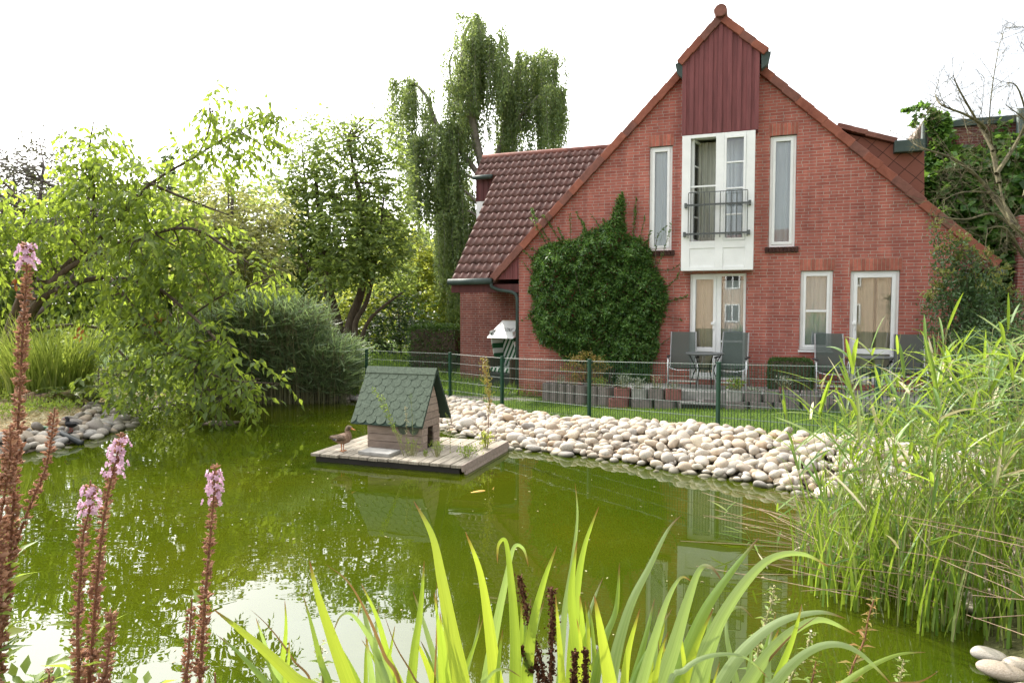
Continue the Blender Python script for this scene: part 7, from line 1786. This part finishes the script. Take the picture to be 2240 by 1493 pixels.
# (tip ... towards the root), width px, tone, depth
IW = 1.28
IR = [
 (0, [(465, 1330), (545, 1393), (640, 1480), (730, 1580)], 36, 'y', 1.35), (0, [(475, 1388), (520, 1425), (580, 1490), (650, 1580)], 22, 'g', 1.4), (0, [(560, 1350), (575, 1395), (600, 1460), (640, 1560)], 16, 'p', 1.5), (0, [(548, 1332), (590, 1372), (640, 1440), (690, 1540)], 7, 'b', 1.42),
 (1, [(677, 1225), (695, 1300), (725, 1390), (765, 1500), (790, 1580)], 40, 'y', 1.35), (1, [(663, 1300), (680, 1360), (700, 1440), (730, 1560)], 22, 'g', 1.45), (1, [(728, 1385), (745, 1347), (772, 1345), (812, 1400), (850, 1480), (880, 1580)], 19, 'p', 1.45), (1, [(782, 1350), (792, 1318), (806, 1380), (830, 1450), (850, 1560)], 26, 'p', 1.4),
 (1, [(710, 1232), (760, 1270), (802, 1340), (840, 1430), (880, 1540)], 10, 'b', 1.38), (1, [(800, 1390), (808, 1440), (815, 1500), (822, 1590)], 30, 'p', 1.3), (1, [(838, 1335), (865, 1410), (905, 1480), (940, 1570)], 7, 'b', 1.4), (1, [(790, 1275), (825, 1350), (850, 1440), (885, 1560)], 20, 'g', 1.5),
 (2, [(928, 1225), (920, 1330), (905, 1440), (898, 1580)], 27, 'g', 1.45), (2, [(905, 1095), (945, 1170), (965, 1260), (985, 1370), (1010, 1500), (1020, 1590)], 40, 'y', 1.35), (2, [(1018, 1162), (1050, 1250), (1070, 1370), (1085, 1500), (1090, 1590)], 30, 'y', 1.4), (2, [(920, 1400), (945, 1460), (965, 1580)], 22, 'g', 1.5), (2, [(955, 1270), (955, 1390), (950, 1500), (948, 1590)], 6, 'b', 1.5),
 (3, [(1088, 1232), (1090, 1192), (1106, 1183), (1117, 1260), (1126, 1380), (1128, 1500), (1130, 1590)], 29, 'g', 1.4), (3, [(1156, 1238), (1145, 1200), (1124, 1197), (1106, 1270), (1085, 1370), (1062, 1500), (1050, 1590)], 24, 'p', 1.5), (3, [(1218, 1193), (1190, 1270), (1165, 1370), (1150, 1500), (1140, 1590)], 28, 'g', 1.45), (3, [(1050, 1340), (1040, 1400), (1018, 1480), (1000, 1580)], 18, 'p', 1.5), (3, [(1140, 1480), (1105, 1462), (1070, 1480), (1040, 1570)], 20, 'p', 1.3), (3, [(1100, 1375), (1092, 1440), (1085, 1580)], 20, 'g', 1.35),
 (4, [(1258, 1055), (1263, 1130), (1252, 1230), (1235, 1340), (1225, 1480), (1220, 1590)], 15, 'p', 1.55), (4, [(1310, 1107), (1280, 1190), (1262, 1290), (1255, 1390), (1250, 1500), (1248, 1590)], 26, 'g', 1.5), (4, [(1300, 1300), (1318, 1400), (1335, 1500), (1345, 1590)], 42, 'y', 1.3), (4, [(1355, 1230), (1348, 1330), (1322, 1400), (1300, 1500), (1290, 1590)], 26, 'g', 1.45), (4, [(1215, 1300), (1222, 1380), (1230, 1500), (1234, 1590)], 26, 'y', 1.32), (4, [(1262, 1182), (1250, 1300), (1262, 1420), (1270, 1590)], 30, 'g', 1.5), (4, [(1320, 1260), (1290, 1340), (1282, 1440), (1280, 1590)], 20, 'p', 1.5),
 (5, [(1490, 1126), (1460, 1160), (1420, 1240), (1380, 1320), (1350, 1420), (1335, 1510), (1330, 1590)], 26, 'p', 1.45), (5, [(1512, 1270), (1490, 1262), (1465, 1300), (1440, 1370), (1402, 1500), (1385, 1590)], 29, 'p', 1.4), (5, [(1578, 1268), (1556, 1240), (1530, 1246), (1502, 1320), (1472, 1420), (1442, 1510), (1425, 1590)], 38, 'p', 1.32), (5, [(1470, 1330), (1430, 1400), (1390, 1480), (1370, 1580)], 20, 'g', 1.5), (5, [(1400, 1330), (1375, 1420), (1365, 1500), (1360, 1590)], 30, 'y', 1.35), (5, [(1462, 1380), (1440, 1450), (1425, 1590)], 24, 'y', 1.3),
 (6, [(1660, 1175), (1600, 1250), (1545, 1330), (1500, 1430), (1462, 1520), (1450, 1590)], 34, 'g', 1.42), (6, [(1815, 1240), (1760, 1212), (1700, 1215), (1650, 1250), (1590, 1330), (1540, 1430), (1510, 1520), (1495, 1590)], 31, 'p', 1.35), (6, [(1648, 1352), (1620, 1327), (1590, 1345), (1560, 1420), (1535, 1510), (1520, 1590)], 21, 'p', 1.45), (6, [(1680, 1482), (1630, 1437), (1560, 1432), (1500, 1462), (1460, 1540)], 17, 'p', 1.28), (6, [(1575, 1445), (1560, 1500), (1545, 1590)], 18, 'y', 1.3), (6, [(1560, 1330), (1520, 1420), (1490, 1520), (1480, 1590)], 30, 'y', 1.38),
 (7, [(1850, 1352), (1790, 1338), (1700, 1362), (1620, 1430), (1565, 1520), (1550, 1590)], 32, 'p', 1.38), (7, [(1872, 1388), (1800, 1355), (1740, 1375), (1680, 1430), (1620, 1520), (1590, 1590)], 30, 'p', 1.45), (7, [(1955, 1500), (1880, 1427), (1820, 1408), (1760, 1430), (1700, 1490), (1650, 1580)], 25, 'p', 1.35), (7, [(2025, 1425), (1960, 1432), (1880, 1470), (1820, 1520), (1770, 1590)], 19, 'y', 1.4), (7, [(2055, 1465), (2010, 1490), (1930, 1500), (1840, 1560)], 14, 'b', 1.4), (7, [(1790, 1345), (1720, 1400), (1650, 1490), (1620, 1590)], 9, 'b', 1.5),
]
imat = {'g': 'iris', 'y': 'iris_y', 'p': 'iris_p', 'b': 'iris_b'}
ilabs = ['iris clump at the left of the foreground, blades leaning left over the water', 'iris clump with one broad yellow-green blade and bent pale leaves', 'iris clump with the tallest straight blade below the raft', 'iris clump with two bent-over blade tips in the middle', 'iris clump with thin upright blades right of the middle', 'iris clump with pale blades curving right', 'iris clump with a long arching blade and a brown tipped one', 'rightmost iris clump with low arching pale blades']
for c, xa, xb in ((0, 520, 640), (1, 680, 860), (1, 720, 900), (2, 900, 1010), (2, 940, 1060), (3, 1050, 1180), (3, 1100, 1200), (4, 1200, 1330), (4, 1230, 1360), (5, 1360, 1470), (5, 1380, 1500), (6, 1480, 1600), (6, 1500, 1560), (7, 1580, 1720), (7, 1620, 1760)):
    for q_ in range(3):
        tx = rng.uniform(xa, xb); ty = rng.uniform(1290, 1440); bx = (xa + xb) / 2 + (1200 - (xa + xb) / 2) * .08 + rng.uniform(-30, 30)
        IR.append((c, [(tx, ty), (tx * .7 + bx * .3 + rng.uniform(-8, 8), ty + (1500 - ty) * .4), (tx * .25 + bx * .75, 1500), (bx, 1590)], rng.uniform(17, 31), 'ggpyg'[rng.integers(0, 5)], rng.uniform(1.42, 1.6)))
for c in range(8):
    bl_ = [l for l in IR if l[0] == c]; roots = [P(l[1][-1][0], l[1][-1][1], l[4]) for l in bl_]; rx_ = np.mean([r_[0] for r_ in roots]); ry_ = np.mean([r_[1] for r_ in roots]); rz_ = gz(rx_, ry_); o0 = np.array([rx_, ry_, rz_])
    t = empty('iris_plant', o0); tag(t, ilabs[c], 'iris', 'yellow flag irises in the foreground')
    for j, (_, pts, wpx, tone, d) in enumerate(bl_):
        pts = pts[::-1]; m_ = len(pts); path = [P(q[0], q[1], d + .10 * math.sin(j * 2.4) * (i / (m_ - 1))) for i, q in enumerate(pts)]
        r0 = path[0]; path = [np.array([rx_ + (r0[0] - rx_) * .6, ry_ + (r0[1] - ry_) * .6, rz_ - .03]), np.array([r0[0] * .85 + rx_ * .15, r0[1] * .9 + ry_ * .1, (r0[2] + rz_) / 2])] + path
        blade(t, path, IW * wpx * d / FPX, M[imat[tone]], (.35 if j % 3 == 0 else -.3 if j % 3 == 1 else .1), o0)

# purple loosestrife spikes
def loosestrife(lab, pts, d, rad_px, pink, density=1.0, leafy=0, side=False):
    path = [P(q[0], q[1], d) for q in pts][::-1]; r0 = path[0]; zb = gz(r0[0], r0[1]); path = [np.array([r0[0], r0[1], zb - .02])] + path
    base = path[0] + np.array([0, 0, .02]); t = empty('loosestrife', base); tag(t, lab, 'loosestrife', 'loosestrife spikes in the foreground')
    pp_ = np.array(smooth_path(path, 10)); mb = MB(); mb.tube([p - base for p in pp_], list(np.linspace(.0042, .0016, len(pp_))), 6); mb.build('stem', M['lstem'], t, smooth=True)
    s_ = np.concatenate([[0], np.cumsum(np.linalg.norm(np.diff(pp_, axis=0), axis=1))]); tot = s_[-1]; rad = rad_px * d / FPX
    st = tot - min(tot * .97, (max(q[1] for q in pts) - min(q[1] for q in pts)) * d / FPX * 1.0)
    PBs, DDs, LL, PP, PD = [], [], [], [], []
    at = st; pinklen = pink * d / FPX
    while at < tot - .004:
        c = np.array([np.interp(at, s_, pp_[:, i]) for i in range(3)]); fr2 = (at - st) / (tot - st); tg = norm(np.array([np.interp(min(at + .02, tot), s_, pp_[:, i]) for i in range(3)]) - c)
        r_ = 1.35 * rad * (1.0 - .42 * fr2) * rng.uniform(.75, 1.2); a0 = rng.uniform(0, 6.28)
        if tot - at < pinklen and tot - at > pinklen * .12:
            for k in range(5):
                a = a0 + k * 1.256 + rng.normal(0, .3); dh = np.array([math.cos(a), math.sin(a), 0]); fc = c + dh * rad * rng.uniform(.6, 1.25) + rng.normal(0, .003, 3)
                fn = norm(dh + np.array([0, 0, .3])); e1 = norm(np.cross(fn, [0, 0, 1.0])); e2 = np.cross(fn, e1)
                for q in range(6):
                    b = q * 1.047; PP.append(fc); PD.append((e1 * math.cos(b) + e2 * math.sin(b)) * 1 + fn * .25)
        if pink == 0 and rng.random() < .10: at += .012
        m_ = int(rng.integers(7, 13) * density)
        for k in range(m_):
            a = a0 + k * 6.283 / m_ + rng.normal(0, .25); dh = np.array([math.cos(a), math.sin(a), 0]); PBs.append(c + dh * .002 + np.array([0, 0, rng.normal(0, .004)])); DDs.append(dh + tg * rng.uniform(.1, 1.0)); LL.append(r_ * rng.uniform(.7, 1.15))
        at += rng.uniform(.010, .017) * (1.35 - .5 * fr2)
    PBs, DDs, LL = np.array(PBs), np.array(DDs), np.array(LL); n = len(PBs)
    V, f = leaf_arrays(PBs, DDs, rand_unit(n), LL, LL * .5, .3, .1)
    # round capsules among the dry calyx tips
    n2 = n // 2; ix = rng.choice(n, n2, replace=False); oc = np.array([[1, 0, 0], [-1, 0, 0], [0, 1, 0], [0, -1, 0], [0, 0, 1], [0, 0, -1.0]]); of = np.array([[0, 2, 4], [2, 1, 4], [1, 3, 4], [3, 0, 4], [2, 0, 5], [1, 2, 5], [3, 1, 5], [0, 3, 5]])
    cc = PBs[ix] + norm(DDs[ix]) * LL[ix][:, None] * .55; V2 = (cc[:, None, :] + oc[None] * (LL[ix] * .26)[:, None, None]).reshape(-1, 3); f2 = (np.arange(n2)[:, None, None] * 6 + of[None]).reshape(-1, 3)
    np_mesh('seed_capsules', np.concatenate([V, V2]) - base, np.concatenate([f, f2 + len(V)]), M['seed'], t)
    if PP:
        PP, PD = np.array(PP), np.array(PD); V, f = leaf_arrays(PP, PD, rand_unit(len(PP)) * .4 + np.array([0, -1.0, .3]), np.full(len(PP), .0086) * rng.uniform(.8, 1.2, len(PP)), np.full(len(PP), .0055), .1, .15); np_mesh('blossom', V - base, f, M['pink'], t)
    if leafy:
        k = leafy; zz = rng.uniform(.25, .95, k); i0 = (zz * (len(pp_) * .45)).astype(int); a = rng.uniform(0, 6.28, k); D = np.stack([np.cos(a), np.sin(a), rng.uniform(.1, .9, k)], 1); V, f = leaf_arrays(pp_[i0], D, rng.normal(0, .4, (k, 3)) + np.array([0, 0, 1.0]), rng.uniform(.05, .09, k), rng.uniform(.010, .016, k), .15, .25); np_mesh('leaves', V - base, f, M['weed'], t)
    return t
loosestrife('tallest loosestrife spike at the left edge with a pink tip', [(60, 532), (58, 600), (50, 720), (44, 850), (36, 980), (28, 1120), (15, 1280), (0, 1420), (-8, 1560)], 1.5, 17, 62, 1.2, 26)
loosestrife('brown loosestrife spike with a bare thin tip leaning right at the left edge', [(120, 890), (112, 960), (98, 1030), (72, 1090), (45, 1160), (20, 1240), (0, 1330), (-20, 1560)], 1.52, 15, 0, 1.0, 12)
loosestrife('broad brown loosestrife spike at the very left edge', [(22, 930), (22, 1000), (10, 1080), (-5, 1180), (-15, 1350), (-25, 1560)], 1.45, 22, 0, 1.2, 20)
loosestrife('loosestrife spike with scattered pink flowers over the dark water', [(266, 945), (255, 1000), (238, 1070), (225, 1150), (214, 1250), (206, 1350), (200, 1450), (196, 1580)], 1.45, 16, 95, 1.1, 8)
loosestrife('shorter loosestrife spike with pink flowers left of its taller neighbour', [(198, 1050), (196, 1110), (182, 1170), (176, 1260), (170, 1360), (172, 1460), (174, 1580)], 1.4, 16, 85, 1.1, 8)
loosestrife('loosestrife spike with a dense pink top standing before the white reflections', [(470, 1017), (468, 1080), (462, 1150), (455, 1230), (448, 1320), (442, 1420), (438, 1580)], 1.45, 15, 80, 1.1, 6)
loosestrife('short brown loosestrife spike close left of the dense pink one', [(420, 1308), (416, 1370), (412, 1440), (408, 1580)], 1.42, 14, 0, 1.1)
loosestrife('short brown loosestrife spike right of the pair at the lower left', [(243, 1340), (240, 1400), (232, 1470), (226, 1580)], 1.38, 18, 0, 1.2)
loosestrife('stubby brown loosestrife tip at the bottom edge right of the dense pink one', [(470, 1470), (472, 1520), (474, 1580)], 1.4, 14, 0, 1)
loosestrife('stubby brown loosestrife tip at the bottom edge near the lower left corner', [(108, 1465), (106, 1520), (104, 1580)], 1.4, 14, 0, 1)
# loose yellow-green loosestrife leaves, left edge
p = P(0, 1430, 1.6); b_ = np.array([p[0], p[1], gz(p[0], p[1])]); t = empty('willow_leaved_weed', b_); tag(t, 'slender weed with yellow willow-like leaves at the left edge', 'weed'); mb = MB(); PBs, DDs = [], []
for (x0, y0, x1, y1) in ((0, 1240, 38, 1196), (0, 1300, 52, 1255), (-5, 1395, 48, 1372), (-6, 1290, 14, 1230), (0, 1345, 20, 1322), (-4, 1190, 25, 1150)):
    a, b2_ = P(x0, y0, 1.6), P(x1, y1, 1.55); PBs.append(a); DDs.append(b2_ - a)
PBs, DDs = np.array(PBs), np.array(DDs); V, f = leaf_arrays(PBs, DDs, np.array([[0, -.6, .8]] * len(PBs)) + rng.normal(0, .2, (len(PBs), 3)), np.linalg.norm(DDs, axis=1) * 1.1, np.linalg.norm(DDs, axis=1) * .24, .12, .1); np_mesh('leaves', V - b_, f, M['yellowleaf'], t)
mb.tube([(0, 0, 0), P(-4, 1330, 1.6) - b_, P(2, 1160, 1.6) - b_], [.005, .004, .002], 5); mb.build('stem', M['lstem'], t)
for px, py, d, lab in ((50, 1500, 1.5, 'bright leafy green weed in the lower left corner'), (120, 1510, 1.55, 'bright leafy weed beside the stubby brown spike, lower left'), (300, 1520, 1.5, 'low green leaves at the bottom edge between the loosestrife spikes')):
    p = P(px, py, d); zb = gz(p[0], p[1]); t = empty('leafy_weed', (p[0], p[1], zb)); tag(t, lab, 'weed'); hh = p[2] - zb; n = 46; a = rng.uniform(0, 6.28, n); r_ = .055 * np.sqrt(rng.uniform(0, 1, n)); pos = np.stack([np.cos(a) * r_, np.sin(a) * r_, hh + rng.uniform(-.08, .02, n)], 1); D = np.stack([np.cos(a), np.sin(a), rng.uniform(.1, 1.2, n)], 1)
    V, f = leaf_arrays(pos, D, rng.normal(0, .3, (n, 3)) + np.array([0, 0, 1.0]), rng.uniform(.03, .05, n), rng.uniform(.016, .024, n), .15, .2); np_mesh('leaves', V, f, M['weed'], t)
    mb = MB()
    for k in range(7): mb.tube([(0, 0, 0), pos[k] * np.array([.5, .5, .6]), pos[k]], .003, 4, cap=False)
    mb.build('stems', M['reed_stem'], t)
# dark dock stalks among the irises
for pts, lab, sd_ in (([(1136, 1262), (1150, 1330), (1172, 1410), (1190, 1480), (1200, 1590)], 'dark brown dock seed stalk leaning left among the irises', 12), ([(1205, 1285), (1208, 1360), (1206, 1440), (1204, 1590)], 'dark brown dock seed stalk rising straight among the irises', 13), ([(1140, 1415), (1158, 1460), (1180, 1540)], 'short dark dock stalk at the foot of the leaning one', 10), ([(1258, 1425), (1256, 1480), (1252, 1590)], 'short upright dark dock stalk right of the tall pair', 9), ([(1280, 1420), (1280, 1490), (1276, 1590)], 'rightmost short dark dock stalk', 9)):
    path = [P(q[0], q[1], 1.42) for q in pts][::-1]; zb = gz(path[0][0], path[0][1]); path = [np.array([path[0][0], path[0][1], zb])] + path; base = path[0]; t = empty('dock_stalk', base); tag(t, lab, 'dock'); pp_ = np.array(smooth_path(path, 8)); mb = MB(); mb.tube([p - base for p in pp_], .003, 5); mb.build('stem', M['lstem'], t)
    n = 620; ix = rng.uniform(len(pp_) * .32, len(pp_) - 1.01, n); i0 = ix.astype(int); fr2 = (ix - i0)[:, None]; pos = pp_[i0] * (1 - fr2) + pp_[i0 + 1] * fr2; wob = (.55 + .45 * np.sin(ix * 9)); pos = pos + rng.normal(0, 1, (n, 3)) * (sd_ * 1.42 / FPX * .42 * wob)[:, None]
    V, f = leaf_arrays(pos, rand_unit(n), rand_unit(n), rng.uniform(.005, .009, n), rng.uniform(.004, .007, n), .2, .1); np_mesh('seed_head', V - base, f, M['dock'], t)
# gypsywort-like marsh weeds at the lower right
def marsh_weed(lab, pts, d, mat, stemm, L_=.05):
    path = [P(q[0], q[1], d) for q in pts][::-1]; zb = max(gz(path[0][0], path[0][1]), -.1); path = [np.array([path[0][0], path[0][1], zb])] + path; base = path[0]; t = empty('marsh_weed', base); tag(t, lab, 'marsh plant'); pp_ = np.array(smooth_path(path, 10)); mb = MB(); mb.tube([p - base for p in pp_], list(np.linspace(.004, .0015, len(pp_))), 5); mb.build('stem', stemm, t, smooth=True)
    s_ = np.concatenate([[0], np.cumsum(np.linalg.norm(np.diff(pp_, axis=0), axis=1))]); tot = s_[-1]; PBs, DDs, LL, BB = [], [], [], []; at = tot - .002; k = 0
    while at > tot * .3:
        c = np.array([np.interp(at, s_, pp_[:, i]) for i in range(3)]); a = k * 1.57; q = (tot - at) / tot
        for j in range(2):
            aa = a + j * math.pi + rng.normal(0, .2); PBs.append(c); DDs.append(np.array([math.cos(aa), math.sin(aa), rng.uniform(.1, .6)])); LL.append(L_ * (.4 + 1.1 * min(.6, q * 2.4)))
        for j in range(10): BB.append(c + rng.normal(0, .0045, 3))
        at -= .020 + .03 * q; k += 1
    PBs, DDs, LL, BB = map(np.array, (PBs, DDs, LL, BB)); V, f = leaf_arrays(PBs, DDs, np.array([0, 0, 1.0]) + rng.normal(0, .3, PBs.shape), LL, LL * .28, .15, .25); V2, f2 = leaf_arrays(BB, rand_unit(len(BB)), rand_unit(len(BB)), np.full(len(BB), .008), np.full(len(BB), .006)); np_mesh('leaves', np.concatenate([V, V2]) - base, np.concatenate([f, f2 + len(V)]), [mat, M['bronze'] if stemm is M['lstem'] else M['reed_dry']], t, mi=np.concatenate([np.zeros(len(f)), np.ones(len(f2))]))
marsh_weed('pale green whorled marsh weed between iris blades and reeds', [(1693, 1285), (1688, 1320), (1672, 1365), (1660, 1410), (1655, 1500), (1650, 1600)], 1.75, M['weed'], M['reed_stem'])
marsh_weed('reddish whorled marsh weed with purple-brown stem, right of the irises', [(1912, 1310), (1900, 1350), (1890, 1400), (1868, 1450), (1845, 1520), (1830, 1600)], 1.75, M['bronze'], M['lstem'])
marsh_weed('green whorled marsh weed leaning left of the reddish one', [(1775, 1385), (1765, 1420), (1745, 1450), (1725, 1500), (1710, 1590)], 1.7, M['weed'], M['reed_stem'])
marsh_weed('small whorled marsh weed at the bottom edge right of the irises', [(1975, 1445), (1970, 1480), (1962, 1530), (1955, 1600)], 1.8, M['weed'], M['reed_stem'])
marsh_weed('low whorled marsh weed at the bottom edge below the arching iris blades', [(1785, 1445), (1778, 1480), (1765, 1530), (1760, 1600)], 1.65, M['weed'], M['lstem'])
marsh_weed('leafy nettle-like weed among the left iris blades', [(700, 1410), (703, 1440), (706, 1480), (708, 1590)], 1.5, M['weed'], M['reed_stem'], .06)

# bits of leaf and pollen floating on the water
n = 420; q = np.stack([rng.uniform(-8, 3.6, n), rng.uniform(2.6, 14.5, n)], 1); q = q[sdist(q) < -.12]; n = len(q); pw = np.stack([q[:, 0], q[:, 1], np.full(n, .004)], 1)
V, f = leaf_arrays(pw, np.stack([rng.normal(0, 1, n), rng.normal(0, 1, n), np.zeros(n)], 1), np.tile([0, 0, 1.0], (n, 1)) + rng.normal(0, .05, (n, 3)), rng.uniform(.010, .045, n), rng.uniform(.006, .02, n), .03, .02)
tag(np_mesh('floating_leaves', V, f, M['reed_dry']), 'scattered specks and tiny leaves floating on the pond', 'floating leaves', kind='stuff')
